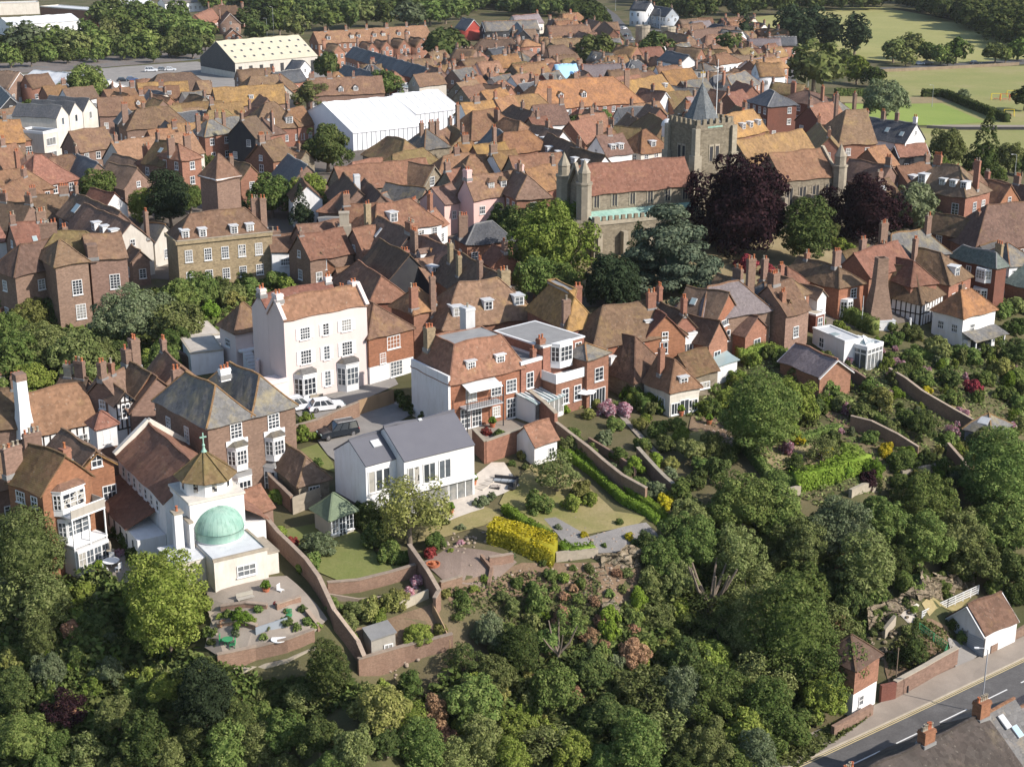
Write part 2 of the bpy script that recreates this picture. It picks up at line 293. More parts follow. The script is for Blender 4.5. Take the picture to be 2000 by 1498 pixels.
# ------------------------------------------------------------------ mesh helpers
class MB:
    def __init__(s): s.v = []; s.f = []; s.m = []; s.ms = []
    def mi(s, k):
        if k not in s.ms: s.ms.append(k)
        return s.ms.index(k)
    def face(s, pts, k):
        i = len(s.v); s.v += [tuple(p) for p in pts]; s.f.append(tuple(range(i, i+len(pts)))); s.m.append(s.mi(k))
    def box(s, x0, x1, y0, y1, z0, z1, k, M=None):
        c = [(x0,y0,z0),(x1,y0,z0),(x1,y1,z0),(x0,y1,z0),(x0,y0,z1),(x1,y0,z1),(x1,y1,z1),(x0,y1,z1)]
        if M is not None: c = [tuple(M @ Vector(p)) for p in c]
        i = len(s.v); s.v += c
        for q in ((0,3,2,1),(4,5,6,7),(0,1,5,4),(1,2,6,5),(2,3,7,6),(3,0,4,7)):
            s.f.append(tuple(i+j for j in q)); s.m.append(s.mi(k))
    def prism(s, poly, z0, z1, k, kt=None):   # poly = xy list (ccw)
        n = len(poly); i = len(s.v)
        s.v += [(x, y, z0) for x, y in poly]+[(x, y, z1) for x, y in poly]
        for j in range(n): s.f.append((i+j, i+(j+1)%n, i+n+(j+1)%n, i+n+j)); s.m.append(s.mi(k))
        s.f.append(tuple(i+n+j for j in range(n))); s.m.append(s.mi(kt or k))
        s.f.append(tuple(i+n-1-j for j in range(n))); s.m.append(s.mi(k))
    def lathe(s, prof, n, k, cx=0, cy=0, a0=0.0, a1=2*math.pi):   # prof = (r,z) list
        i = len(s.v); full = abs(a1-a0-2*math.pi) < 1e-6; c = n if full else n+1
        for r, z in prof:
            for j in range(c):
                a = a0+(a1-a0)*j/n; s.v.append((cx+r*math.cos(a), cy+r*math.sin(a), z))
        for q in range(len(prof)-1):
            for j in range(n):
                j2 = (j+1) % c
                s.f.append((i+q*c+j, i+q*c+j2, i+(q+1)*c+j2, i+(q+1)*c+j)); s.m.append(s.mi(k))
    def bar(s, a, b, w, k, w2=None):
        a = Vector(a); b = Vector(b); d = b-a; L = d.length
        if L < 1e-6: return
        M = Matrix.Translation(a) @ d.to_track_quat('Z', 'X').to_matrix().to_4x4(); w2 = w2 or w
        s.box(-w/2, w/2, -w2/2, w2/2, 0, L, k, M)
    def tube(s, pts, rad, k, n=6):
        rings = []
        for q, (p, r) in enumerate(zip(pts, rad)):
            p = Vector(p); d = (Vector(pts[min(q+1, len(pts)-1)])-Vector(pts[max(q-1, 0)])).normalized()
            a = d.orthogonal().normalized(); b = d.cross(a); i = len(s.v)
            for j in range(n):
                t = 2*math.pi*j/n; s.v.append(tuple(p+(a*math.cos(t)+b*math.sin(t))*r))
            rings.append(i)
        for q in range(len(rings)-1):
            for j in range(n):
                s.f.append((rings[q]+j, rings[q]+(j+1)%n, rings[q+1]+(j+1)%n, rings[q+1]+j)); s.m.append(s.mi(k))
        s.f.append(tuple(rings[-1]+j for j in range(n))); s.m.append(s.mi(k))
    def mesh(s, name, smooth=False):
        me = bpy.data.meshes.new(name); me.from_pydata(s.v, [], s.f)
        for k in s.ms: me.materials.append(MATS[k])
        if s.m: me.polygons.foreach_set('material_index', s.m)
        if smooth: me.polygons.foreach_set('use_smooth', [True]*len(me.polygons))
        me.update(); return me
    def build(s, name, parent=None, smooth=False, loc=None):
        o = bpy.data.objects.new(name, s.mesh(name, smooth)); C.objects.link(o)
        if parent: o.parent = parent
        if loc is not None: o.location = loc
        return o
def npmesh(name, V, F, keys, mi=None):
    """V (n,3), F (m,4) quads"""
    me = bpy.data.meshes.new(name)
    me.vertices.add(len(V)); me.vertices.foreach_set('co', np.asarray(V, np.float32).ravel())
    F = np.asarray(F, np.int32); me.loops.add(F.size); me.loops.foreach_set('vertex_index', F.ravel())
    me.polygons.add(len(F)); me.polygons.foreach_set('loop_start', np.arange(0, F.size, F.shape[1], dtype=np.int32))
    try: me.polygons.foreach_set('loop_total', np.full(len(F), F.shape[1], np.int32))
    except Exception: pass
    for k in keys: me.materials.append(MATS[k])
    if mi is not None: me.polygons.foreach_set('material_index', np.asarray(mi, np.int32))
    me.update(calc_edges=True); me.validate(); return me
def link(name, me, parent=None, loc=None):
    o = bpy.data.objects.new(name, me); C.objects.link(o)
    if parent: o.parent = parent
    if loc is not None: o.location = loc
    return o
def empty(name, loc, rz=0):
    o = bpy.data.objects.new(name, None); C.objects.link(o); o.location = loc; o.rotation_euler = (0, 0, rz); o.empty_display_size = .5; return o
def structure(o): o['kind'] = 'structure'; return o
# ------------------------------------------------------------------ labels
LMK = [("the white marquee",745,235),("the square church tower",1370,280),("the pale pink house",625,690),("the copper dome",420,1035),
 ("the modern white house",790,900),("the hipped slate house",460,830),("the cream-roofed warehouse",500,105),("the square brick tower",435,360),
 ("the buff brick house",430,480),("the copper beech",1450,400),("the blue-grey cedar",1310,480),("the white conservatory",1692,695),
 ("the white double garage",1920,1215),("the black off-road car",663,842),("the golden hedge",1020,1050),("the white gabled house",1795,275),
 ("the lichened white cottage",1890,620),("the tapered brick chimney",1715,580),("the grey garden shed",757,1255),("the roadside cottage",1695,1320),
 ("the pink dormered house",980,375),("the clipped yew",1197,545),("the town gatehouse",1270,60),("the cream gabled flats",150,245),
 ("the brown gravel terrace",940,1090),("the green-roofed summerhouse",657,1005),("the white-walled mansard house",900,760),("the stone cottage",1310,770),
 ("the bowling green",1780,215),("the verandah house",150,1000),("the half-timbered hall",120,800),("the balconied flat-roofed house",1090,710),
 ("the green-slated house",1905,510),("the long nave-like roof",745,335),("the long dormered house",950,605),("the slate terrace",765,105),
 ("the grey-roofed garden cabin",1930,825),("the parched lawn",1600,870),("the pruned bare tree",1385,1175),("the mansard house with twin dormers",540,235),
 ("the burnt brown bush",1230,1240),("the concrete retaining wall",500,1330),("the long box hedge",1190,960),("the white shed",130,150),("the patio terrace",480,1255),
 ("the gabled brick terrace",700,70),("the meadow",1750,60),("the golden-roofed corner house",1135,625)]
AUTO = []
def rel(u, v, self_lm=None):
    best = None
    for nm, a, b in LMK:
        if nm == self_lm: continue
        d = math.hypot(u-a, (v-b)*1.3)
        if best is None or d < best[0]: best = (d, nm, u-a, v-b)
    d, nm, du, dv = best
    if abs(du) > 2*abs(dv): r = 'left of' if du < 0 else 'right of'
    elif abs(dv) > 2*abs(du): r = 'behind' if dv < 0 else 'in front of'
    else: r = ('behind-' if dv < 0 else 'front-')+('left of' if du < 0 else 'right of')
    return r+' '+nm
def tag(o, label=None, cat=None, group=None, kind=None):
    if label: o['label'] = label
    if cat: o['category'] = cat
    if group: o['group'] = group
    if kind: o['kind'] = kind
    return o
def auto(o, desc, cat, group=None, p=None, uv=None):
    u, v = uv or proj(p if p is not None else o.location)
    o['category'] = cat
    if group: o['group'] = group
    AUTO.append([o, desc, u, v])
ORD = ['leftmost','second','third','fourth','fifth','sixth','seventh','eighth','ninth','tenth','eleventh','twelfth','thirteenth','fourteenth','fifteenth','sixteenth','seventeenth','eighteenth','nineteenth','twentieth']
def finish_labels():
    d = {}
    for a in AUTO: d.setdefault((a[1], rel(a[2], a[3])), []).append(a)
    for (desc, r), L in d.items():
        L.sort(key=lambda a: a[2])
        for i, a in enumerate(L):
            t = desc+' '+r
            if len(L) == 2: t += ', '+('left one' if i == 0 else 'right one')
            elif len(L) > 2:
                n = len(L)
                if i == n-1: t += ', rightmost one'
                elif i == 0: t += ', leftmost one'
                elif i < 20: t += ', '+ORD[i]+' from left'
                else: t += ', number %d from left' % (i+1)
            if len(t.split()) > 16: t = t.replace(' in front of the ', ' before ').replace(' of the ', ' of ').replace(' behind the ', ' behind ')
            if len(t.split()) > 16: t = t.replace(' roof', '', 1)
            a[0]['label'] = t
# ------------------------------------------------------------------ buildings
WIN = {}
def win_mesh(w, h, nx, ny, fk='wt', sill=True, arch=False):
    key = (round(w,2), round(h,2), nx, ny, fk, sill)
    if key in WIN: return WIN[key]
    b = MB(); f = .09; d = .07
    b.box(-w/2-f, -w/2, -d, .0, -f, h+f, fk); b.box(w/2, w/2+f, -d, .0, -f, h+f, fk)
    b.box(-w/2, w/2, -d, .0, h, h+f, fk); b.box(-w/2, w/2, -d, .0, -f, 0, fk)
    for i in range(1, nx):
        x = -w/2+w*i/nx; b.box(x-.028, x+.028, -d+.012, -.004, 0, h, fk)
    for j in range(1, ny):
        z = h*j/ny; t = .045 if (ny % 2 == 0 and j == ny//2) else .025
        b.box(-w/2, w/2, -d+.022, -.008, z-t, z+t, fk)
    if sill: b.box(-w/2-.16, w/2+.16, -.16, -.003, -f-.09, -f-.005, fk)
    p = MB(); p.face([(-w/2, -.018, 0), (w/2, -.018, 0), (w/2, -.018, h), (-w/2, -.018, h)], 'gl')
    # pale blind behind part of the glass
    WIN[key] = (b.mesh('window'), p.mesh('pane')); return WIN[key]
FACES = {'F': ((0, -1), 0), 'R': ((1, 0), math.pi/2), 'L': ((-1, 0), -math.pi/2), 'B': ((0, 1), math.pi)}
class Bld: pass
FP = []
def face_pt(b, f, s, z, off=.01):   # s metres along the face seen from outside, left to right
    L, D = b.L, b.D
    if f == 'F': return Vector((s, -off, z)), 0
    if f == 'R': return Vector((L+off, s, z)), math.pi/2
    if f == 'L': return Vector((-off, D-s, z)), -math.pi/2
    return Vector((L-s, D+off, z)), math.pi
def flen(b, f): return b.L if f in 'FB' else b.D
def add_win(b, f, s, z, w=.95, h=1.45, nx=2, ny=2, fk='wt', name='window', shut=None):
    fm, pm = win_mesh(w, h, nx, ny, fk)
    p, r = face_pt(b, f, s, z)
    o = link(name, fm, b.root, p); o.rotation_euler = (0, 0, r)
    if b.near: link('pane', pm, o)
    else:
        q = link('pane', pm, o)
    if shut:
        for sx in (-1, 1):
            m = MB(); x = sx*(w/2+.1+shut/2); m.box(x-shut/2, x+shut/2, -.06, -.005, -.05, h+.05, 'wt')
            for i in range(8): zz = h*(i+.5)/8; m.box(x-shut/2+.05, x+shut/2-.05, -.075, -.06, zz-.04, zz+.04, 'wt')
            q = m.build('shutter', b.root, loc=p); q.rotation_euler = (0, 0, r)
    return o
def add_door(b, f, s, w=.95, h=2.1, fk='wt', z=0):
    p, r = face_pt(b, f, s, z); m = MB()
    m.box(-w/2-.1, -w/2, -.08, 0, 0, h+.1, 'wt'); m.box(w/2, w/2+.1, -.08, 0, 0, h+.1, 'wt'); m.box(-w/2, w/2, -.08, 0, h, h+.1, 'wt')
    m.box(-w/2, w/2, -.04, -.003, 0, h, fk)
    for zz in (.25, 1.15): 
        for x in (-w/4, w/4): m.box(x-w*.17, x+w*.17, -.055, -.04, zz, zz+.7, fk)
    o = m.build('door', b.root, loc=p); o.rotation_euler = (0, 0, r); return o
def visible(b, f):
    n, _ = FACES[f]; c = face_pt(b, f, flen(b, f)/2, b.h/2)[0]
    M = Matrix.Translation(b.loc) @ Matrix.Rotation(b.rot, 4, 'Z')
    wc = M @ c; wn = (M.to_3x3() @ Vector((n[0], n[1], 0)))
    return wn.dot(Vector((0, 0, CAMZ))-wc)/((Vector((0,0,CAMZ))-wc).length) > .1
def _wob(x, y, k): return .09*math.sin(x*1.1+k)+.05*math.sin(y*1.7+k*2.1)+.06*math.sin((x+y)*.6+k)+.02*math.sin(x*3.1+y*2.3)
def slab(m, A, B, Cc, D_, t, k, seed, wob=1.0, under='wo'):
    """roof plane as a thick sheet; A-B the eave, D-C the top edge"""
    A, B, Cc, D_ = map(Vector, (A, B, Cc, D_))
    n = (B-A).cross(D_-A)
    if n.length < 1e-6: n = (B-A).cross(Cc-A)
    n.normalize()
    if n.z < 0: n = -n
    nx = max(1, min(14, int((B-A).length/1.3))); ny = max(1, min(6, int((D_-A).length/1.3)))
    i0 = len(m.v); mi = m.mi(k); mu = m.mi(under)
    for j in range(ny+1):
        for i in range(nx+1):
            s, u = i/nx, j/ny
            p = (A*(1-s)+B*s)*(1-u)+(D_*(1-s)+Cc*s)*u
            q = p+n*t; q.z += _wob(p.x, p.y, seed)*wob; m.v.append(tuple(q))
    W_ = nx+1
    for j in range(ny):
        for i in range(nx):
            m.f.append((i0+j*W_+i, i0+j*W_+i+1, i0+(j+1)*W_+i+1, i0+(j+1)*W_+i)); m.m.append(mi)
    per = [i0+i for i in range(W_)]+[i0+j*W_+nx for j in range(1, ny+1)]+[i0+ny*W_+i for i in range(nx-1, -1, -1)]+[i0+j*W_ for j in range(ny-1, 0, -1)]
    # lower rim
    low = []
    for q in per:
        v = Vector(m.v[q]); low.append(len(m.v)); m.v.append(tuple(v-n*(t-.01)))
    for a in range(len(per)):
        b2 = (a+1) % len(per); m.f.append((per[a], low[a], low[b2], per[b2])); m.m.append(mi)
def ridge(m, a, b, k, seed, w=.26):
    a = Vector(a); b = Vector(b); n = max(1, int((b-a).length/1.3)); pts = []
    for i in range(n+1):
        p = a.lerp(b, i/n); p.z += _wob(p.x, p.y, seed)*1.0; pts.append(p)
    for i in range(n): m.bar(pts[i], pts[i+1], w, k, w*.8)
RK = {'tr':'tr','tb':'tb','td':'tb','to':'to','tO':'tO','ts':'ts','tg':'tg','sl':'ld','sm':'sm','sg':'to','sv':'ld','sp':'ts'}
def roof_mesh(kind, L, D, h, r, k, seed, o=.3, t=.14, vb=None, oe=None):
    """returns MB; kind g/f/h/hf/p/flat/m ; f & hf have the ridge running away from the front"""
    m = MB(); rk = RK.get(k, k); wob = 0 if k in ('sm', 'fb', 'sc') else 1
    if kind in ('f', 'hf'):
        q = roof_mesh('g' if kind == 'f' else 'h1', D, L, h, r, k, seed, o, t, vb)
        # map a->y, b->x
        q.v = [(y, x, z) for x, y, z in q.v]; return q
    oe = o*.6 if oe is None else oe
    if kind == 'g':
        s = r/(D/2); ze = h-o*s
        slab(m, (-oe,-o,ze), (L+oe,-o,ze), (L+oe,D/2,h+r), (-oe,D/2,h+r), t, k, seed, wob)
        slab(m, (-oe,D+o,ze), (L+oe,D+o,ze), (L+oe,D/2,h+r), (-oe,D/2,h+r), t, k, seed, wob)
        ridge(m, (-oe-.02,D/2,h+r+t+.02), (L+oe+.02,D/2,h+r+t+.02), rk, seed)
        if vb:
            for x in (-oe-.05, L+oe+.01):
                for y in (-o, D+o): m.bar((x, y, ze-.05), (x, D/2, h+r-.05), .1, vb, .26)
    elif kind in ('h', 'h1'):
        i1 = min(D/2, L/2)*.95; i0 = 0 if kind == 'h1' else i1
        if kind == 'h1': i0, i1 = i1, 0   # hip at the a=0 end only
        s = r/(D/2); ze = h-o*s
        x0 = -o if i0 else -oe; x1 = L+o if i1 else L+oe
        ra = (i0, D/2, h+r); rb = (L-i1, D/2, h+r)
        if not i0: ra = (-oe, D/2, h+r)
        if not i1: rb = (L+oe, D/2, h+r)
        slab(m, (x0,-o,ze), (x1,-o,ze), rb, ra, t, k, seed, wob); slab(m, (x0,D+o,ze), (x1,D+o,ze), rb, ra, t, k, seed, wob)
        if i0: slab(m, (x0,-o,ze), (x0,D+o,ze), ra, ra, t, k, seed, wob)
        if i1: slab(m, (x1,-o,ze), (x1,D+o,ze), rb, rb, t, k, seed, wob)
        up = Vector((0,0,t+.01)); ridge(m, Vector(ra)+up, Vector(rb)+up, rk, seed)
        if i0:
            for y in (-o, D+o): ridge(m, Vector((x0,y,ze))+up, Vector(ra)+up, rk, seed, .22)
        if i1:
            for y in (-o, D+o): ridge(m, Vector((x1,y,ze))+up, Vector(rb)+up, rk, seed, .22)
    elif kind == 'p':     # lean-to rising away from the front
        s = r/D; slab(m, (-oe,-o,h-o*s), (L+oe,-o,h-o*s), (L+oe,D,h+r), (-oe,D,h+r), t, k, seed, wob)
    elif kind == 'm':     # mansard with a flat top
        i = D*.24; s = r/i*.2
        c = [(-.25,-.25,h), (L+.25,-.25,h), (L+.25,D+.25,h), (-.25,D+.25,h)]; e = [(i,i,h+r), (L-i,i,h+r), (L-i,D-i,h+r), (i,D-i,h+r)]
        for q in range(4): slab(m, c[q], c[(q+1)%4], e[(q+1)%4], e[q], t, k, seed, wob)
        for q in range(4): ridge(m, Vector(c[q])+Vector((0,0,t)), Vector(e[q])+Vector((0,0,t)), rk, seed, .22); ridge(m, Vector(e[q])+Vector((0,0,t)), Vector(e[(q+1)%4])+Vector((0,0,t)), rk, seed, .22)
        m.box(i, L-i, i, D-i, h+r-.2, h+r+.12, 'ld')
    elif kind == 'flat':
        pk = vb or 'wt'; hh = r
        m.box(.2, L-.2, .2, D-.2, h-.05, h+.06, k)
        m.box(-.08, L+.08, -.08, .2, h-.12, h+hh, pk); m.box(-.08, L+.08, D-.2, D+.08, h-.12, h+hh, pk)
        m.box(-.08, .2, .2, D-.2, h-.12, h+hh, pk); m.box(L-.2, L+.08, .2, D-.2, h-.12, h+hh, pk)
    return m
def roof_z(kind, L, D, h, r, x, y):
    if kind == 'flat': return h
    if kind in ('f', 'hf'): x, y, L, D = y, x, D, L
    if kind == 'p': return h+r*y/D
    if kind == 'm':
        i = D*.24; e = min(x, y, L-x, D-y); return h+r*min(1, max(0, e/i))
    e = min(y, D-y)
    if kind == 'h' : e = min(e, x*(D/2)/(min(D/2, L/2)*.95), (L-x)*(D/2)/(min(D/2, L/2)*.95))
    if kind == 'hf': e = min(e, x*(D/2)/(min(D/2, L/2)*.95))
    return h+r*max(0, e)/(D/2)
def chimney(b, x, y, top=1.6, w=.75, d=.55, k=None, pots=None):
    z0 = roof_z(b.kind, b.L, b.D, b.h, b.r, x, y); k = k or b.ck
    zt = max(z0+.8, b.h+(b.r if b.kind != 'flat' else 0)+top)
    m = MB(); m.box(-w/2, w/2, -d/2, d/2, z0-.6, zt-.35, k)
    m.box(-w/2-.06, w/2+.06, -d/2-.06, d/2+.06, zt-.35, zt-.18, k); m.box(-w/2-.02, w/2+.02, -d/2-.02, d/2+.02, zt-.18, zt, k)
    m.box(-w/2-.1, w/2+.1, -d/2-.1, d/2+.1, z0-.12-(.25), z0+.12, 'ld')
    o = m.build('chimney', b.root, loc=(x, y, 0))
    n = pots if pots is not None else max(1, int(w/.36))
    for i in range(n):
        px = -w/2+(i+.5)*w/n; key = ('pot', 0 if random.random() < .7 else 1)
        if key not in WIN:
            q = MB(); q.lathe([(.15, 0), (.12, .1), (.11, .42), (.14, .44), (.14, .5), (.09, .5), (.08, .2)], 10, 'pt' if key[1] == 0 else 'ss'); WIN[key] = q.mesh('chimney_pot', True)
        pt_ = link('chimney_pot', WIN[key], o, (px, 0, zt)); pt_.scale = (1, 1, random.uniform(.75, 1.2))
    return o
def dormer(b, f, s, up=.35, w=1.2, h=1.15, kind='flat', fk='wt', k=None, wk=None, nx=2, ny=2):
    """window dormer on slope f at s metres along, up = fraction of the slope"""
    run = (b.D/2 if b.kind in 'gh' else b.L/2) if b.kind != 'm' else b.D*.24
    if f in 'LR' and b.kind in ('h',): run = min(b.D/2, b.L/2)*.95
    if f in 'FB' and b.kind == 'hf': run = min(b.D/2, b.L/2)*.95
    y0 = run*up; z0 = b.h+b.r*up; dep = min(run-y0, (h+.3)*run/b.r+.15)+.1
    p, r = face_pt(b, f, s, 0, 0)
    rt = Matrix.Rotation(r, 4, 'Z'); wk = wk or 'wt'
    m = MB(); x = w/2+.13; zt = z0+h+.22
    for sx in (-1, 1):
        a = sx*x; c = sx*(x-.1)
        lo, hi = min(a, c), max(a, c)
        m.box(lo, hi, y0, y0+dep, z0-.1, zt, wk)
    m.box(-x+.1, x-.1, y0+.0, y0+.1, z0-.1, z0+.12, wk)
    if kind == 'flat': m.box(-x-.12, x+.12, y0-.18, y0+dep+.1, zt, zt+.12, k or 'wl')
    elif kind == 'g':
        rr = (x)*.8
        m.face([(-x,y0+.02,zt),(x,y0+.02,zt),(0,y0+.02,zt+rr)], wk)
        kk = k or b.rk; dd = min(dep+rr*run/b.r, run-y0+.3)
        slab(m, (-x-.15,y0-.15,zt-.12), (-x-.15,y0+dep,zt-.12), (0,y0+dd,zt+rr), (0,y0-.15,zt+rr), .08, kk, b.seed, .3)
        slab(m, (x+.15,y0-.15,zt-.12), (x+.15,y0+dep,zt-.12), (0,y0+dd,zt+rr), (0,y0-.15,zt+rr), .08, kk, b.seed, .3)
    elif kind == 'h':
        rr = x*.85; kk = k or b.rk; dd = min(dep+rr*run/b.r, run-y0+.3)
        slab(m, (-x-.15,y0-.15,zt-.05), (-x-.15,y0+dep,zt-.05), (0,y0+dd,zt+rr), (0,y0+x*.8,zt+rr), .08, kk, b.seed, .3)
        slab(m, (x+.15,y0-.15,zt-.05), (x+.15,y0+dep,zt-.05), (0,y0+dd,zt+rr), (0,y0+x*.8,zt+rr), .08, kk, b.seed, .3)
        slab(m, (-x-.15,y0-.15,zt-.05), (x+.15,y0-.15,zt-.05), (0,y0+x*.8,zt+rr), (0,y0+x*.8,zt+rr), .08, kk, b.seed, .3)
    o = m.build('dormer', b.root, loc=p); o.rotation_euler = (0, 0, r)
    fm, pm = win_mesh(w, h, nx, ny, fk)
    wv = MB()
    key = ('dw', w, h, nx, ny, fk)
    if key not in WIN:
        f2 = .07
        wv.box(-w/2, w/2, -.06, 0, 0, f2, fk); wv.box(-w/2, w/2, -.06, 0, h-f2, h, fk); wv.box(-w/2, -w/2+f2, -.06, 0, f2, h-f2, fk); wv.box(w/2-f2, w/2, -.06, 0, f2, h-f2, fk)
        for i in range(1, nx): q = -w/2+w*i/nx; wv.box(q-.03, q+.03, -.05, 0, f2, h-f2, fk)
        for j in range(1, ny): q = h*j/ny; wv.box(-w/2+f2, w/2-f2, -.04, 0, q-.025, q+.025, fk)
        wv.face([(-w/2, -.01, 0), (w/2, -.01, 0), (w/2, -.01, h), (-w/2, -.01, h)], 'gl'); WIN[key] = wv.mesh('window')
    link('window', WIN[key], o, (0, y0-.01, z0+.12)); return o
def skylight(b, f, s, up, w=.8, l=1.0, k='gl'):
    run = (b.D/2 if b.kind in ('g','h') else b.L/2); sl_ = math.hypot(run, b.r)
    p, r = face_pt(b, f, s, 0, 0); m = MB()
    A = Matrix.Translation((0, run*up, b.h+b.r*up)) @ Matrix.Rotation(math.atan2(b.r, run), 4, 'X')
    m.box(-w/2-.06, w/2+.06, -.06, l+.06, .1, .26, 'gy', A); m.box(-w/2, w/2, 0, l, .262, .275, k, A)
    o = m.build('skylight', b.root, loc=p); o.rotation_euler = (0, 0, r); return o
def B(mode, u1, v1, u2, v2, h, d, r, kind='g', wall='br', rk='tb', ch=None, win='auto', dor=(), desc=None, label=None, cat='house', name='house', group=None,
      w2=None, vb=None, ck=None, oh=.3, near=None, base=5, sky_=(), pots=None, gz=None, rg=None, lc=None, rr=None, fd=False):
    zr = h+(r if mode == 'R' else 0)
    a = hit(u1, v1, zr); c = hit(u2, v2, zr); z = gz if gz is not None else (a.z+c.z)/2-zr
    a = unp(u1, v1, z+zr); c = unp(u2, v2, z+zr)
    dx = Vector((c.x-a.x, c.y-a.y)); ln = dx.length; dx.normalize(); aw = Vector((-dx.y, dx.x))
    o2 = Vector((a.x, a.y)); L = ln; zt = z+zr
    if lc:
        q = unp(lc[0], lc[1], zt); d = max(2.0, min(60, (Vector((q.x, q.y))-o2).dot(aw)))
    elif not fd and not rg: d *= (.72 if mode == 'R' and o2.length < 300 else .84)
    if rg:
        best = None
        for i in range(90):
            dd = d if lc else 2.5+i*.22
            for j in range(12):
                pk = .62+j*.06
                if kind in ('f', 'hf'): r_ = L/2*pk; p3 = o2+dx*(L/2)+aw*dd
                elif kind == 'h': r_ = dd/2*pk; p3 = o2+aw*(dd/2)+dx*min(dd/2, L/2)*.95
                else: r_ = dd/2*pk; p3 = o2+aw*(dd/2)
                pu, pv = proj((p3.x, p3.y, zt+r_)); e = math.hypot(pu-rg[0], pv-rg[1])+6*abs(pk-.92)
                if best is None or e < best[0]: best = (e, dd, r_)
        d, r = best[1], best[2]
    elif rr is not None: r = rr
    elif kind not in ('flat', 'm', 'p'): r = min(r, (L if kind in ('f', 'hf') else (d if mode == 'R' else min(d, L)))*.5*1.0)
    if mode == 'R':
        dz = (h+r)-zr   # ridge stays on its pixels; re-seat it for the corrected rise
        a = unp(u1, v1, z+h+r); c = unp(u2, v2, z+h+r); dx = Vector((c.x-a.x, c.y-a.y)); L = dx.length; dx.normalize(); aw = Vector((-dx.y, dx.x)); o2 = Vector((a.x, a.y)); ln = L
        if kind == 'h': o2 -= dx*(d/2); L = ln+d
        o2 -= aw*(d/2)
    b = Bld(); b.L, b.D, b.h, b.r, b.kind = L, d, h, r, kind; b.rot = math.atan2(dx.y, dx.x); b.loc = Vector((o2.x, o2.y, z))
    b.rk = rk; b.ck = ck or ('bb' if wall not in ('br','bo','bd') else random.choice(['bb','bb','br'])); b.seed = random.uniform(0, 50)
    FP.append((o2.x, o2.y, b.rot, L, d)); dist = b.loc.length; b.near = dist < 330
    b.root = empty(name, b.loc, b.rot)
    m = MB()
    fk = kind
    def ring(z0, z1, k):
        m.prism([(0,0),(L,0),(L,d),(0,d)], z0, z1, k)
    if w2: ring(-base, w2[1], w2[0]); ring_top = True; e = .05; m.prism([(-e,-e),(L+e,-e),(L+e,d+e),(-e,d+e)], w2[1]+.001, h-.02, wall)
    else: ring(-base, h-.02, wall)
    if kind == 'g':
        for x in (.0, L-.25): m.face([(x,0,h-.02),(x,d,h-.02),(x,d/2,h+r-.03)], wall)
        for x in (.25, L): m.face([(x,0,h-.02),(x,d/2,h+r-.03),(x,d,h-.02)], wall)
    elif kind in ('f',):
        for y in (0, d): m.face([(0,y,h-.02),(L,y,h-.02),(L/2,y,h+r-.03)], wall)
    elif kind == 'hf': m.face([(0,d,h-.02),(L,d,h-.02),(L/2,d,h+r-.03)], wall)
    elif kind == 'p':
        for x in (0, L): m.face([(x,0,h-.02),(x,d,h-.02),(x,d,h+r-.03)], wall)
        m.face([(0,d,h-.02),(L,d,h-.02),(L,d,h+r-.03),(0,d,h+r-.03)], wall)
    m.build('wall', b.root)
    roof_mesh(kind, L, d, h, r, rk, b.seed, oh, .14, vb).build('roof', b.root)
    # chimneys
    if ch is None: ch = [(random.choice([.06, .94, .5]), .5)] if random.random() < .75 and h > 4 else []
    elif isinstance(ch, int): ch = [((.05, .95, .5, .3)[i], .5) for i in range(ch)]
    for c_ in ch:
        t_, s_ = c_[0], c_[1]; kw = c_[2] if len(c_) > 2 else {}
        if 'w' not in kw: kw = dict(kw, w=random.choice([.8, 1.1, 1.5]))
        chimney(b, min(L-.4, max(.4, t_*L)), min(d-.3, max(.3, s_*d)), **kw)
    if win == 'auto':
        rows = max(1, int(h/2.75)); sh = h/rows
        big = rows == 1
        for f in 'FRL':
            if not visible(b, f): continue
            ln_ = flen(b, f); n = max(1, int(ln_/(2.6 if f == 'F' else 3.4)))
            st = random.choice([(2, 2), (2, 4), (3, 3), (2, 2)])
            for j in range(rows):
                for i in range(n):
                    if random.random() < (.06 if f == 'F' else .3): continue
                    hh = min(1.35, sh*.52); add_win(b, f, ln_*(i+.5)/n+random.uniform(-.15, .15), j*sh+sh*.32, .95 if ln_/n > 1.8 else .7, hh, *st)
            if kind == 'g' and f in 'RL' and r > 2.8 and random.random() < .6: add_win(b, f, d/2, h-.1, .7, .9, 2, 2)
            if kind == 'f' and f == 'F' and r > 2.8: add_win(b, f, L/2, h-.2, .8, 1.0, 2, 2)
    elif win:
        for q in win: add_win(b, q[0], q[1]*flen(b, q[0]), q[2], *q[3:])
    for q in dor: dormer(b, q[0], q[1]*flen(b, q[0]), *q[2:-1], **(q[-1] if isinstance(q[-1], dict) else {})) if isinstance(q[-1], dict) else dormer(b, q[0], q[1]*flen(b, q[0]), *q[2:])
    for q in sky_: skylight(b, q[0], q[1]*flen(b, q[0]), *q[2:])
    mid = Matrix.Translation(b.loc) @ Matrix.Rotation(b.rot, 4, 'Z') @ Vector((L/2, d/2, h+r*.5))
    if label: tag(b.root, label, cat, group)
    else:
        WD = {'br':'red brick','bo':'orange tile-hung','bb':'brown brick','bd':'dark brick','by':'buff brick','st':'stone','ss':'stone','wh':'white','pk':'pale pink','pp':'pink','cr':'cream','bk':'black boarded','gb':'grey boarded','wg':'grey boarded','cc':'concrete','wo':'timber','bt':'timber'}
        RD = {'tr':'red tiled','tb':'brown tiled','td':'dark tiled','to':'lichened','tg':'mossy','tO':'golden lichened','ts':'salmon tiled','sl':'dark slate','sm':'smooth slate','sg':'grey slate','sv':'green slate','sp':'purple slate'}
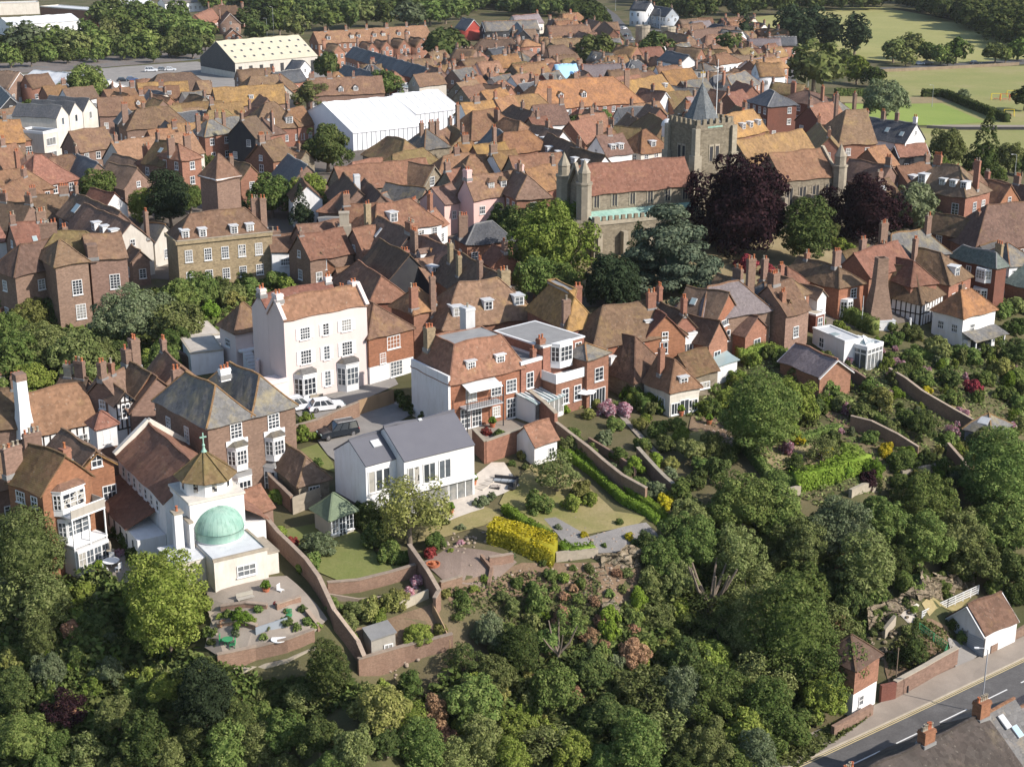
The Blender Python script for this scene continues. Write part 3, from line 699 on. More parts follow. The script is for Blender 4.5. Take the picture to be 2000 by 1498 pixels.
        KD = {'g':'','f':'gabled ','h':'hipped ','hf':'half-hipped ','p':'lean-to ','flat':'flat ','m':'mansard '}
        ds = desc or ('%s %s with %s%s roof' % (WD.get(wall, 'plain'), name.replace('_', ' '), RD.get(rk, '') + ' ' if rk in RD else '', KD[kind].strip()) ).replace('  ', ' ').replace('with  roof', 'with flat roof')
        auto(b.root, ds, cat, group or 'town houses', mid)
    return b
def beams(b, faces='FRL', z0=0, z1=None, step=.9, gable=True, w=.16, horiz=1):
    z1 = z1 or b.h; m = MB()
    for f in faces:
        ln = flen(b, f); n = max(2, int(ln/step)); p, r = face_pt(b, f, 0, 0, .0); Mx = Matrix.Translation(p) @ Matrix.Rotation(r, 4, 'Z')
        isg = (b.kind == 'g' and f in 'RL') or (b.kind == 'f' and f in 'FB')
        for i in range(n+1):
            x = min(max(i*ln/n, w/2), ln-w/2); top = z1
            if isg and gable: top = b.h+b.r*(1-abs(x-ln/2)/(ln/2))-.1
            m.box(x-w/2, x+w/2, -.05, -.002, z0, top, 'bt', Mx)
        for z in ([z0+w/2, z1-w/2]+[z0+(z1-z0)*.5]*horiz): m.box(0, ln, -.06, -.003, z-w/2, z+w/2, 'bt', Mx)
    return m.build('timber_frame', b.root)
def bay(b, f, s, z0, z1, w=2.6, pr=.9, rk='sg', wk='wt', rows=1, fk='wt', roof=True, nx=4):
    p, r = face_pt(b, f, s, 0, 0); m = MB()
    c = pr*.6; poly = [(-w/2, 0), (-w/2+c, -pr), (w/2-c, -pr), (w/2, 0)]
    m.prism(poly, z0, z1, wk)
    if roof:
        m.prism([(-w/2-.12, 0), (-w/2+c-.1, -pr-.12), (w/2-c+.1, -pr-.12), (w/2+.12, 0)], z1, z1+.1, 'wt')
        for a in range(3):
            A = [(-w/2-.12,0),(-w/2+c-.1,-pr-.12),(w/2-c+.1,-pr-.12),(w/2+.12,0)]
            m.face([(*A[a], z1+.1), (*A[a+1], z1+.1), (A[a+1][0]*.6, 0, z1+.55), (A[a][0]*.6, 0, z1+.55)], rk)
    o = m.build('bay', b.root, loc=p); o.rotation_euler = (0, 0, r)
    sh = (z1-z0)/rows
    for j in range(rows):
        zz = z0+j*sh+sh*.28; hh = sh*.58
        mm = MB()
        segs = [(poly[0], poly[1]), (poly[1], poly[2]), (poly[2], poly[3])]
        for (a, c2) in segs:
            a = Vector((*a, 0)); c2 = Vector((*c2, 0)); dd = c2-a; ln = dd.length; ang = math.atan2(dd.y, dd.x)
            Mx = Matrix.Translation(a) @ Matrix.Rotation(ang, 4, 'Z'); n = 2 if ln < 1.3 else 3
            mm.box(.1, ln-.1, -.02, -.004, zz, zz+hh, 'gl', Mx)
            for q in range(n+1): x = .1+(ln-.2)*q/n; mm.box(x-.035, x+.035, -.06, -.003, zz-.03, zz+hh+.03, fk, Mx)
            for q in range(4): z = zz+hh*q/3; mm.box(.1, ln-.1, -.05, -.003, z-.028, z+.028, fk, Mx)
        mm.build('window', o)
    return o
def part(b, name, fn, k=None):
    m = MB(); fn(m); return m.build(name, b.root)
# ------------------------------------------------------------------ foliage
def leaves(P, N, size, rs, aspect=1.5):
    """P positions, N normals, -> verts, quads"""
    n = len(P); N = N/np.maximum(np.linalg.norm(N, axis=1, keepdims=True), 1e-6)
    ref = rs.normal(size=(n, 3)); T = np.cross(N, ref); T /= np.maximum(np.linalg.norm(T, axis=1, keepdims=True), 1e-6); Bt = np.cross(N, T)
    s = (size*rs.uniform(.35, 1.5, n))[:, None]
    V = np.stack([P+T*s*aspect*.6, P+Bt*s*.5+N*s*.12, P-T*s*aspect*.6, P-Bt*s*.5+N*s*.12], 1).reshape(-1, 3)
    F = np.arange(4*n).reshape(n, 4); return V, F
def lump(c, rad, rs, n=8, m=6, zs=1.0):
    th = np.linspace(0, math.pi, m+1); ph = np.linspace(0, 2*math.pi, n+1)[:-1]
    V = []; F = []
    for i, t in enumerate(th):
        for p in ph:
            q = rad*(1+rs.uniform(-.12, .12)); V.append((c[0]+q*math.sin(t)*math.cos(p), c[1]+q*math.sin(t)*math.sin(p), c[2]+q*math.cos(t)*zs))
    for i in range(m):
        for j in range(n): F.append((i*n+j, i*n+(j+1)%n, (i+1)*n+(j+1)%n, (i+1)*n+j))
    return np.array(V), np.array(F)
def crown_data(seed, shape='round', n_c=40, n_l=120, ls=.07, rc=.3, core=.7, zs=.85):
    rs = np.random.default_rng(seed); Vs = []; Fs = []; off = 0
    def add(V, F):
        nonlocal off
        Vs.append(V); Fs.append(F+off); off += len(V)
    Cs = []
    if shape == 'round':
        for i in range(n_c):
            z = 1-1.65*(i+.5)/n_c; a = i*2.39996+rs.uniform(-.3, .3); q = math.sqrt(max(0, 1-z*z)); k = rs.uniform(.5, .95)*(1+.14*math.sin(3*a+seed)); Cs.append((q*math.cos(a)*k, q*math.sin(a)*k, z*k*zs, rc*rs.uniform(.55, 1.3)))
        add(*lump((0, 0, -.05), core*.85, rs, 10, 7, zs))
    elif shape == 'cone':
        for i in range(n_c):
            t = (i+.5)/n_c; a = i*2.39996; q = (1-t)**.8*.8*rs.uniform(.7, 1.05); Cs.append((q*math.cos(a), q*math.sin(a), -1+2.1*t, rc*(1.15-.75*t)*rs.uniform(.7, 1.2)))
        add(*lump((0, 0, -.35), .45, rs, 8, 6, 1.7))
    elif shape == 'tall':
        for i in range(n_c):
            z = 1-1.9*(i+.5)/n_c; a = i*2.39996; q = math.sqrt(max(0, 1-z*z)); k = rs.uniform(.65, .9); Cs.append((q*math.cos(a)*k*.8, q*math.sin(a)*k*.8, z*k*1.35, rc*rs.uniform(.7, 1.2)))
        add(*lump((0, 0, 0), .6, rs, 8, 7, 1.6))
    elif shape == 'cedar':
        for i in range(n_c):
            t = rs.uniform(0, 1); a = rs.uniform(0, 6.283); q = (1-.8*t**1.6)*rs.uniform(.3, 1.0); z = -.65+1.15*round(t*5)/5+rs.uniform(-.06, .06); Cs.append((q*math.cos(a), q*math.sin(a), z-.12*q, rc*rs.uniform(.8, 1.2)))
        add(*lump((0, 0, -.3), .28, rs, 8, 6, 1.3))
    elif shape == 'yew':
        for i in range(n_c):
            t = (i+.5)/n_c; a = i*2.39996; q = .72*(1-max(0, t-.72)*2.2)
            Cs.append((q*math.cos(a), q*math.sin(a), -.8+1.55*t, rc*rs.uniform(.8, 1.1)))
        for i in range(8): Cs.append((rs.uniform(-.4, .4), rs.uniform(-.4, .4), .72, rc))
        add(*lump((0, 0, 0), .72, rs, 12, 8, 1.15))
    elif shape == 'airy':
        for i in range(n_c):
            d = rs.normal(size=3); d /= np.linalg.norm(d); k = rs.uniform(.35, .9); Cs.append((d[0]*k, d[1]*k, d[2]*k*zs, rc*rs.uniform(.7, 1.2)))
    Ps = []; Ns = []
    for cx, cy, cz, q in Cs:
        n = int(n_l*(q/rc)**2); d = rs.normal(size=(n, 3)); d /= np.linalg.norm(d, axis=1, keepdims=True)
        out = np.array([cx, cy, max(cz, -.1)+.35]); out /= max(np.linalg.norm(out), .01)
        d = d+out*.55; d /= np.linalg.norm(d, axis=1, keepdims=True)
        fl = .38 if shape == 'cedar' else (1.5 if shape == 'yew' else .85)
        rr = q*rs.uniform(.72, 1.12, n)[:, None]; P = np.array([cx, cy, cz])+d*rr*np.array([1, 1, fl])
        Ps.append(P); Ns.append(d*np.array([1, 1, 1.2])+rs.normal(size=(n, 3))*.42+np.array([0, 0, .3]))
    P = np.concatenate(Ps); rad = np.percentile(np.hypot(P[:,0], P[:,1]), 96); vz = {'round': .85, 'cone': 1.55, 'tall': 1.4, 'cedar': .8, 'yew': .98, 'airy': .85}[shape]
    up = np.percentile(P[:,2], 98)/vz
    P = P/np.array([rad, rad, 1]); P[:,2] = np.where(P[:,2] > 0, P[:,2]/up, P[:,2])
    V, F = leaves(P, np.concatenate(Ns), ls, rs); add(V, F)
    Vs[0] = Vs[0]/np.array([rad, rad, max(1, up)])
    return np.concatenate(Vs), np.concatenate(Fs)
CR = {}
def crown_proto(shape, size, var, key):
    """crown meshes, radius 1; size S (bush) M L = finer leaves"""
    k = (shape, size, var)
    if k+('m',) in CR: return CR[k+('m',)]
    g_ = (shape, size, var)
    if g_ not in CR:
        n_c, n_l, ls = {'S': (18, 120, .105), 'M': (46, 160, .06), 'L': (90, 190, .038), 'F': (20, 60, .15)}[size]
        rc = {'S': .36, 'M': .25, 'L': .195, 'F': .38}[size]
        if shape == 'cedar': n_c = int(n_c*1.6)
        if shape == 'airy': n_l = int(n_l*.5); 
        if shape == 'yew': rc *= .8
        CR[g_] = crown_data(sum(map(ord, shape))*10+ord(size)+var*101, shape, n_c, n_l, ls, rc)
    V, F = CR[g_]; CR[k+('m',)] = npmesh('crown', V, F, [key]); return CR[k+('m',)]
TR = {}
def trunk_proto(var, tall):
    k = ('trunk', var, tall)
    if k in TR: return TR[k]
    rs = random.Random(var*7+tall); m = MB(); h = 1.0
    m.tube([(0,0,-.4),(.02,0,.1),(.03*rs.uniform(-1,1),.03,.5),(0,.02,1.0)], [.13,.1,.08,.06], 'bark', 7)
    for i in range(5):
        a = i*2.4+rs.uniform(0, .5); z = rs.uniform(.5, .95); q = rs.uniform(.35, .6)
        m.tube([(0,0,z),(q*.5*math.cos(a), q*.5*math.sin(a), z+.25),(q*math.cos(a), q*math.sin(a), z+.6)], [.05,.035,.015], 'bark', 5)
    TR[k] = m.mesh('trunk', True); return TR[k]
KIND = {'g':('Lg','mid green'),'d':('Ld','dark green'),'l':('Ll','lime green'),'o':('Lo','olive green'),'w':('Lw','grey green'),'y':('Ly','yellow green'),'c':('Lc','blackish green'),
        'b':('Lb','blue-grey'),'p':('Lp','dark purple'),'r':('Lr','crimson'),'n':('Ln','dead brown'),'Y':('LY','golden yellow'),'v':('Lv','bright green'),'f':('Lf','pink flowering')}
NTREE = 0
TP = []
def T(u, v, r, kind='g', shape='round', bush=False, label=None, hs=None, ru=None, group=None, cat=None, trunk=True, lift=.3):
    """tree whose crown centre shows at photo pixel (u, v) with crown radius r photo pixels"""
    global NTREE
    NTREE += 1
    lk, kn = KIND[kind]
    off = 2.0
    zf = {'round': .85, 'cone': 1.6, 'tall': 1.35, 'cedar': .95, 'yew': 1.15, 'airy': .85}[shape]
    for _ in range(4):
        p = hit(u, v, off); R = r/scale_at(p)
        off = (R*zf*.7 if bush else R*zf*.95+R*.75*lift)
    gz_ = g(p.x, p.y); H = p.z-gz_
    TP.append((p.x, p.y, R))
    size = 'F' if p.length > 520 or (bush and R*scale_at(p) < 14) else ('S' if r < 26 else ('M' if r < 52 else 'L'))
    var = NTREE % 3
    nm = 'bush' if bush else ('conifer_tree' if shape in ('cone',) else ('cedar_tree' if shape == 'cedar' else 'tree'))
    root = empty(nm, (p.x, p.y, gz_), random.uniform(0, 6.28))
    cr = link('crown', crown_proto(shape, size, var, lk), root, (0, 0, H)); cr.material_slots[0].link = 'OBJECT'; cr.material_slots[0].material = MATS[lk]; j = random.uniform(.92, 1.08)
    cr.scale = (R*1.16*random.uniform(.92, 1.1), R*1.16*random.uniform(.92, 1.1), R*random.uniform(.9, 1.2)); cr.rotation_euler = (random.uniform(-.08, .08), random.uniform(-.08, .08), 0)
    if not bush and trunk:
        t = link('trunk', trunk_proto(var, 0), root, (0, 0, 0)); k = max(H-R*.3, 1.0); t.scale = (R*.9, R*.9, k)
    sh = {'round': 'round' if r < 40 else 'spreading', 'cone': 'conical', 'tall': 'upright', 'cedar': 'tiered', 'yew': 'columnar', 'airy': 'sparse'}[shape]
    sz = 'small ' if R < 1.3 else ('broad ' if R > 4 else '')
    c_ = cat or ('bush' if bush else 'tree')
    if label: tag(root, label, c_, group)
    else: auto(root, '%s%s %s %s' % (sz, kn, sh if not bush else ('rounded' if shape == 'round' else sh), c_), c_, group or ('bushes in the gardens' if bush else 'trees around the town'), p)
    return root
def TS(kind, lst, **kw):
    for q in lst: T(q[0], q[1], q[2], q[3] if len(q) > 3 else kind, **{**kw, **(q[4] if len(q) > 4 else {})})
def poly_ground(poly, n, rs):
    """random ground points inside a polygon given in photo pixels, even on the ground"""
    W_ = [hit(u, v) for u, v in poly]; xs = [p.x for p in W_]; ys = [p.y for p in W_]
    A = np.array([(p.x, p.y) for p in W_]); out = []
    while len(out) < n:
        x = rs.uniform(min(xs), max(xs)); y = rs.uniform(min(ys), max(ys)); ins = False; j = len(A)-1
        for i in range(len(A)):
            if (A[i,1] > y) != (A[j,1] > y) and x < (A[j,0]-A[i,0])*(y-A[i,1])/(A[j,1]-A[i,1])+A[i,0]: ins = not ins
            j = i
        if ins: out.append((x, y))
    return np.array(out)
def poly_px(poly, n, rs):
    A = np.array(poly, float); out = []
    while len(out) < n:
        x = rs.uniform(A[:,0].min(), A[:,0].max()); y = rs.uniform(A[:,1].min(), A[:,1].max()); ins = False; j = len(A)-1
        for i in range(len(A)):
            if (A[i,1] > y) != (A[j,1] > y) and x < (A[j,0]-A[i,0])*(y-A[i,1])/(A[j,1]-A[i,1])+A[i,0]: ins = not ins
            j = i
        if ins: out.append((x, y))
    return out
def undergrowth(name, poly, n, size, key, label, hmax=.7, cat='undergrowth', seed=1):
    rs = np.random.default_rng(seed); P = poly_ground(poly, n, rs)
    h = (.5+.5*np.sin(P[:,0]*.9+seed)*np.sin(P[:,1]*1.1+seed*2))*hmax*rs.uniform(.2, 1, n)
    Z = gzv(P[:,0], P[:,1])+h+.05; N = rs.normal(size=(n, 3))*.6+np.array([0, 0, 1])
    V, F = leaves(np.column_stack([P, Z]), N, size, rs); o = link(name, npmesh(name, V, F, [key])); tag(o, label, cat, None, 'stuff'); return o
def wood_mass(name, label, blobs, key, size='F'):
    """far wood: one mesh of many crowns; blobs = (x, y, radius)"""
    Vs = []; Fs = []; off = 0
    for i, (x, y, r) in enumerate(blobs):
        crown_proto('round', size, i % 3, key); V, F = CR[('round', size, i % 3)]
        a = i*1.7; R2 = np.array([[math.cos(a), -math.sin(a), 0], [math.sin(a), math.cos(a), 0], [0, 0, 1]])
        V2 = (V @ R2.T)*r+np.array([x, y, g(x, y)+r*1.0]); Vs.append(V2); Fs.append(F+off); off += len(V)
    o = link(name, npmesh(name, np.concatenate(Vs), np.concatenate(Fs), [key])); tag(o, label, 'trees', None, 'stuff'); return o
def hedge(pts, w, h, key, label=None, name='hedge', ls=.2, dens=26, desc='clipped green hedge', closed=False, cat='hedge', side=None):
    W_ = [hit(u, v) for u, v in pts]; Vs = []; Fs = []; MI = []; off = 0; rs = np.random.default_rng(len(pts)*17+int(pts[0][0])); o0 = W_[0]
    for a, c in zip(W_[:-1], W_[1:]):
        d = Vector((c.x-a.x, c.y-a.y)); ln = d.length; d.normalize(); nn = Vector((-d.y, d.x)); n = max(1, int(ln/2))
        for i in range(n):
            p = Vector((a.x, a.y))+d*ln*i/n; q = Vector((a.x, a.y))+d*(ln*(i+1)/n+.05); z0 = g(p.x, p.y)-.3; z1 = g(q.x, q.y)-.3
            k = .42; c8 = []
            for (pp, zz) in ((p, z0), (q, z1)):
                for s, t_ in ((-k, 0), (k, 0), (k, h*.93+.3), (-k, h*.93+.3)): c8.append((pp.x+nn.x*w*s, pp.y+nn.y*w*s, zz+t_))
            c8 = np.array(c8)-np.array(o0); Vs.append(c8); F = np.array([(0,1,5,4),(1,2,6,5),(2,3,7,6),(3,0,4,7),(0,3,2,1),(4,5,6,7)]); Fs.append(F+off); off += 8; MI += [1]*6
        n = int((2*h+w)*ln*dens); s = rs.uniform(0, ln, n); t = rs.uniform(0, 2*h+w, n); P = np.zeros((n, 3)); N = np.zeros((n, 3))
        for i in range(n):
            if t[i] < h: q, z, nv = -w/2, t[i], (-nn.x, -nn.y, .3)
            elif t[i] < h+w: q, z, nv = t[i]-h-w/2, h, (0, 0, 1)
            else: q, z, nv = w/2, t[i]-h-w, (nn.x, nn.y, .3)
            bulge = 1+.03*math.sin(s[i]*1.3)+.02*math.sin(s[i]*3.1)
            x = a.x+d.x*s[i]+nn.x*q*bulge; y = a.y+d.y*s[i]+nn.y*q*bulge; P[i] = (x-o0.x, y-o0.y, g(x, y)+z*bulge-o0.z); N[i] = nv
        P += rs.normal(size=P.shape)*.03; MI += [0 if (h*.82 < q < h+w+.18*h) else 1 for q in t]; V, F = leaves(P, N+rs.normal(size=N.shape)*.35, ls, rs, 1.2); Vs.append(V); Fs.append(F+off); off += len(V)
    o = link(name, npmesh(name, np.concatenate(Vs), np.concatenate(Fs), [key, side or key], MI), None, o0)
    if label: tag(o, label, cat)
    else: auto(o, desc, cat, 'garden hedges', W_[len(W_)//2])
    return o
# ------------------------------------------------------------------ ground pieces, walls, fences
def patch(name, pts, key, zo=.05, thick=False, px=True, label=None, step=1.5):
    W_ = [hit(u, v) for u, v in pts] if px else [Vector((x, y, 0)) for x, y in pts]
    A = [(p.x, p.y) for p in W_]; bpts = []
    for i in range(len(A)):
        a = Vector(A[i]); c = Vector(A[(i+1)%len(A)]); n = max(1, int((c-a).length/step))
        for k in range(n): bpts.append(a.lerp(c, k/n))
    xs = [p[0] for p in A]; ys = [p[1] for p in A]; st = max(step, math.sqrt((max(xs)-min(xs))*(max(ys)-min(ys))/9000))
    ins = []
    x = min(xs)+st/2
    AA = np.array(A)
    while x < max(xs):
        y = min(ys)+st/2
        while y < max(ys):
            c_ = False; j = len(AA)-1
            for i in range(len(AA)):
                if (AA[i,1] > y) != (AA[j,1] > y) and x < (AA[j,0]-AA[i,0])*(y-AA[i,1])/(AA[j,1]-AA[i,1])+AA[i,0]: c_ = not c_
                j = i
            if c_ and min((p-Vector((x, y))).length for p in bpts) > st*.35: ins.append(Vector((x, y)))
            y += st
        x += st
    nb = len(bpts); ed = [(i, (i+1) % nb) for i in range(nb)]
    ov, oe, of, *_ = delaunay_2d_cdt(bpts+ins, ed, [], 1, 1e-4)
    m = bpy.data.meshes.new(name); m.from_pydata([(p.x, p.y, g(p.x, p.y)+zo) for p in ov], [], [tuple(f) for f in of]); m.materials.append(MATS[key]); m.update()
    o = link(name, m); structure(o); return o
def wall(pts, h, key='bb', th=.35, cope=None, label=None, desc=None, name='garden_wall', cat='wall', base=1.0, top=None, hs=None):
    """free-standing wall following the ground through photo pixels; hs = own height at each point"""
    W_ = [hit(u, v) for u, v in pts]; m = MB(); o0 = W_[0]
    hs = hs or [h]*len(W_)
    for i, (a, c) in enumerate(zip(W_[:-1], W_[1:])):
        d = Vector((c.x-a.x, c.y-a.y)); ln = d.length
        if ln < .01: continue
        d.normalize(); nn = Vector((-d.y, d.x)); n = max(1, int(ln/2.5))
        for k in range(n):
            s0, s1 = k/n, (k+1)/n; e = .02
            p = Vector((a.x, a.y))+d*ln*s0; q = Vector((a.x, a.y))+d*(ln*s1+e*(k == n-1)*5)
            za, zb = g(p.x, p.y), g(q.x, q.y); h0 = hs[i]*(1-s0)+hs[i+1]*s0; h1 = hs[i]*(1-s1)+hs[i+1]*s1
            if top is not None: h0 = top-za; h1 = top-zb
            def blk(w, b0, t0, b1, t1, kk):
                v = []
                for pp, bb, tt in ((p, b0, t0), (q, b1, t1)):
                    for s, z in ((-1, bb), (1, bb), (1, tt), (-1, tt)): v.append((pp.x+nn.x*w/2*s-o0.x, pp.y+nn.y*w/2*s-o0.y, z-o0.z))
                i0 = len(m.v); m.v += v
                for f in ((0,1,5,4),(1,2,6,5),(2,3,7,6),(3,0,4,7),(0,3,2,1),(4,5,6,7)): m.f.append(tuple(i0+j for j in f)); m.m.append(m.mi(kk))
            blk(th, za-base, za+h0, zb-base, zb+h1, key)
            if cope: blk(th+.12, za+h0+.002, za+h0+.09, zb+h1+.002-.0, zb+h1+.09, cope)
    o = m.build(name, loc=o0)
    if label: tag(o, label, cat)
    else: auto(o, desc or 'brown brick garden wall', cat, 'garden walls', W_[len(W_)//2])
    return o
# ------------------------------------------------------------------ ground sheet, roads, lawns
def build_ground():
    ex = [-6000, -3000, -1500, -800]; X = np.array(ex+list(gx)+[-e for e in ex[::-1]]); Y = np.array([-1500, -400, -50]+list(gy)+[1200, 1800, 3500, 7000])
    XX, YY = np.meshgrid(X, Y); ZZ = gzv(XX, YY)
    V = np.column_stack([XX.ravel(), YY.ravel(), ZZ.ravel()]); nx = len(X); ny = len(Y)
    i, j = np.meshgrid(np.arange(nx-1), np.arange(ny-1)); i = i.ravel(); j = j.ravel()
    F = np.column_stack([j*nx+i, j*nx+i+1, (j+1)*nx+i+1, (j+1)*nx+i])
    me = npmesh('ground', V, F, ['ground']); me.polygons.foreach_set('use_smooth', [True]*len(me.polygons)); structure(link('ground', me))
build_ground()
P_ = patch
P_('town_streets', [(-60,240),(330,215),(560,215),(1000,150),(1500,120),(1530,190),(1640,230),(1650,300),(1760,330),(1990,400),(2080,560),(1720,640),(1560,640),(1380,640),(1180,600),(1040,600),(800,590),(560,560),(300,545),(60,640),(-60,640)], 'town', .05, step=5)
P_('yard', [(-60,205),(-60,150),(120,142),(240,131),(385,121),(470,146),(640,135),(700,165),(560,195),(360,205),(100,225),(-60,235)], 'drive', .06, step=4)
P_('railway', [(-60,128),(130,118),(300,103),(420,92),(440,104),(380,118),(230,130),(120,140),(-60,148)], 'water', .05, step=4)
P_('station_platform', [(-60,112),(130,104),(420,84),(420,89),(130,113),(-60,122)], 'pave', .06, step=4)
P_('meadow', [(1440,38),(1640,16),(1720,14),(1860,40),(2100,120),(2100,122),(1860,130),(1480,100),(1440,75)], 'fieldg', .05, step=8)
P_('far_meadow', [(1900,2),(2100,-2),(2100,24),(1990,18)], 'fieldg', .05, step=8)
P_('park_grass', [(1700,140),(1860,134),(2100,126),(2100,330),(1960,330),(1830,240),(1720,210)], 'park', .06, step=5)
P_('bowling_green', [(1650,203),(1840,203),(1925,240),(1650,244)], 'green', .12, step=4)
P_('green_path', [(1640,188),(1850,190),(1860,201),(1640,201)], 'dry', .11, step=4)
P_('park_path', [(1810,243),(2080,246),(2080,251),(1810,248)], 'pave', .11, step=4)
P_('rough_grass', [(1780,250),(2080,254),(2080,330),(1990,335),(1830,320)], 'park', .13, step=4)
P_('road_north', [(1150,0),(1163,0),(1205,30),(1232,62),(1240,84),(1226,84),(1200,50),(1165,15)], 'asph', .10, step=5)
P_('road_east', [(1700,134),(1990,117),(2080,112),(2080,122),(1990,127),(1720,141)], 'asph', .10, step=5)
P_('bank_road', [(1530,110),(1545,108),(1555,160),(1575,190),(1545,190),(1535,150)], 'asph', .10, step=4)
P_('churchyard_grass', [(930,470),(1010,480),(1170,490),(1320,500),(1620,450),(1700,480),(1640,520),(1480,560),(1370,600),(1190,590),(1010,560),(940,520)], 'dry', .12, step=3)
# garden grounds
P_('drive', [(620,862),(720,800),(780,785),(815,805),(735,850),(660,905),(640,890)], 'drive', .12)
P_('house_street', [(580,810),(560,790),(640,772),(770,738),(778,752),(690,790),(600,830)], 'drive', .12)
P_('front_lawn', [(586,880),(620,868),(650,905),(655,925),(628,915)], 'lawng', .12)
P_('modern_terrace', [(862,962),(900,952),(960,905),(985,905),(1015,950),(985,965),(948,980),(945,995),(870,1022),(850,1000)], 'pv', .14)
P_('main_lawn', [(985,965),(1040,905),(1090,895),(1125,930),(1200,1000),(1262,1012),(1240,1030),(1150,1045),(1065,1035),(1010,1010),(975,985)], 'lawn', .12)
P_('strip_lawn', [(820,1040),(945,990),(985,1005),(945,1028),(870,1050),(815,1062)], 'lawn', .12)
P_('summerhouse_lawn', [(552,1035),(640,1020),(700,1040),(740,1090),(800,1115),(760,1140),(680,1145),(600,1110)], 'lawng', .12)
P_('slate_chippings', [(1062,1015),(1085,1012),(1150,1050),(1262,1022),(1290,1050),(1255,1075),(1180,1085),(1135,1072),(1100,1060)], 'gravelg', .13)
P_('brown_gravel_terrace', [(825,1100),(880,1070),(990,1085),(1010,1100),(950,1150),(870,1140)], 'gravel', .13)
P_('terrace_earth', [(860,1150),(1020,1100),(1165,1100),(1250,1110),(1260,1180),(1180,1200),(1100,1170),(980,1160),(880,1180)], 'soil', .10)
P_('right_lawn', [(1490,870),(1560,855),(1620,870),(1640,905),(1560,935),(1500,930)], 'dry', .12)
P_('upper_lawn', [(1640,800),(1700,800),(1770,850),(1750,880),(1700,860)], 'lawn', .12)
P_('church_patio', [(400,1150),(560,1130),(640,1215),(610,1245),(440,1295),(400,1270),(415,1210)], 'pave', .32)
P_('shed_garden', [(690,1230),(850,1180),(880,1265),(715,1312)], 'soil', .13)
P_('side_patio', [(150,1085),(230,1075),(270,1110),(250,1140),(180,1140)], 'pave', .13)
P_('back_terrace', [(900,835),(1000,820),(1045,840),(1040,865),(935,890),(915,860)], 'pave', .12)
P_('stone_terrace', [(1350,815),(1420,820),(1455,850),(1400,860),(1345,840)], 'soil', .12)
P_('cottage_yard', [(1725,1290),(1790,1205),(1850,1225),(1865,1290),(1740,1350)], 'soil', .10)
P_('garage_drive', [(1850,1245),(1925,1272),(1870,1312),(1862,1295)], 'drive', .14)
P_('grass_bank', [(1800,1180),(1890,1150),(1900,1165),(1815,1205)], 'lawn', .12)
P_('seat_terrace', [(1755,1200),(1790,1180),(1815,1195),(1780,1225)], 'pv', .13)
P_('garden_lawn', [(1330,850),(1370,840),(1420,870),(1380,900),(1340,890)], 'lawn', .12)
P_('garden_lawn', [(1250,840),(1300,830),(1330,860),(1290,885)], 'lawn', .12)
P_('garden_lawn', [(1755,690),(1830,700),(1860,740),(1790,735)], 'lawng', .12)
P_('garden_lawn', [(1820,780),(1880,790),(1900,815),(1840,810)], 'dry', .12)
P_('garden_path', [(1735,720),(1745,716),(1800,768),(1792,772)], 'pv', .14)
P_('garden_path', [(1195,800),(1205,798),(1300,900),(1290,903)], 'pave', .14)
P_('garden_soil', [(1600,800),(1650,790),(1690,830),(1640,840)], 'soil', .13)
# high road at lower right: kerbs, pavement, markings
def road_pts(off, us=(1500, 1560, 1640, 1720, 1800, 1900, 2000, 2100)):
    """far kerb line on the photo goes (1545,1498)-(2000,1285)"""
    a = hit(1545, 1498); c = hit(2000, 1285); d = (c-a).normalized(); n = Vector((d.y, -d.x, 0)); return a, d, n
RA, RD_, RN = road_pts(0)
def road_xy(s, o): p = RA+RD_*s+RN*o; return (p.x, p.y)
def rpatch(name, s0, s1, o0, o1, key, zo): return P_(name, [road_xy(s0, o0), road_xy(s1, o0), road_xy(s1, o1), road_xy(s0, o1)], key, zo, px=False, step=2)
rpatch('road', -40, 60, 0, 6.0, 'asph', .06)
for nm, o0, o1 in (('pavement', -2.6, -.02), ('pavement', 6.02, 8.0)):
    o = rpatch(nm, -40, 60, o0, o1, 'pave', .18)
for o0 in (-.02, 6.0):
    m = MB(); p = RA+RN*o0
    for k in range(-20, 30):
        a = RA+RD_*(k*2)+RN*o0; c = RA+RD_*(k*2+2)+RN*o0
        m.bar((a.x-RA.x, a.y-RA.y, g(a.x, a.y)+.09), (c.x-RA.x, c.y-RA.y, g(c.x, c.y)+.09), .14, 'cc', .26)
    structure(m.build('kerb', loc=(RA.x, RA.y, 0)))
for o0 in (.2, .42, 5.5, 5.72):
    structure(rpatch('yellow_line', -40, 60, o0, o0+.1, 'ylw', .085))
for k in range(-5, 9): structure(rpatch('centre_line', k*6.2-1.6, k*6.2+2.4, 2.8, 2.94, 'wln', .085))
# arrow
ar = [(-1,0),(-1.6,.0)]
def rpoly(name, so, key, zo): return P_(name, [road_xy(s, o) for s, o in so], key, zo, px=False, step=1)
structure(rpoly('road_arrow', [(-3.2,4.0),(1.0,4.02),(1.0,3.7),(3.0,4.1),(1.0,4.5),(1.0,4.18),(-3.2,4.16)], 'wln', .085))
# ------------------------------------------------------------------ the buildings one can name
W22 = (.95, 1.45, 2, 4)
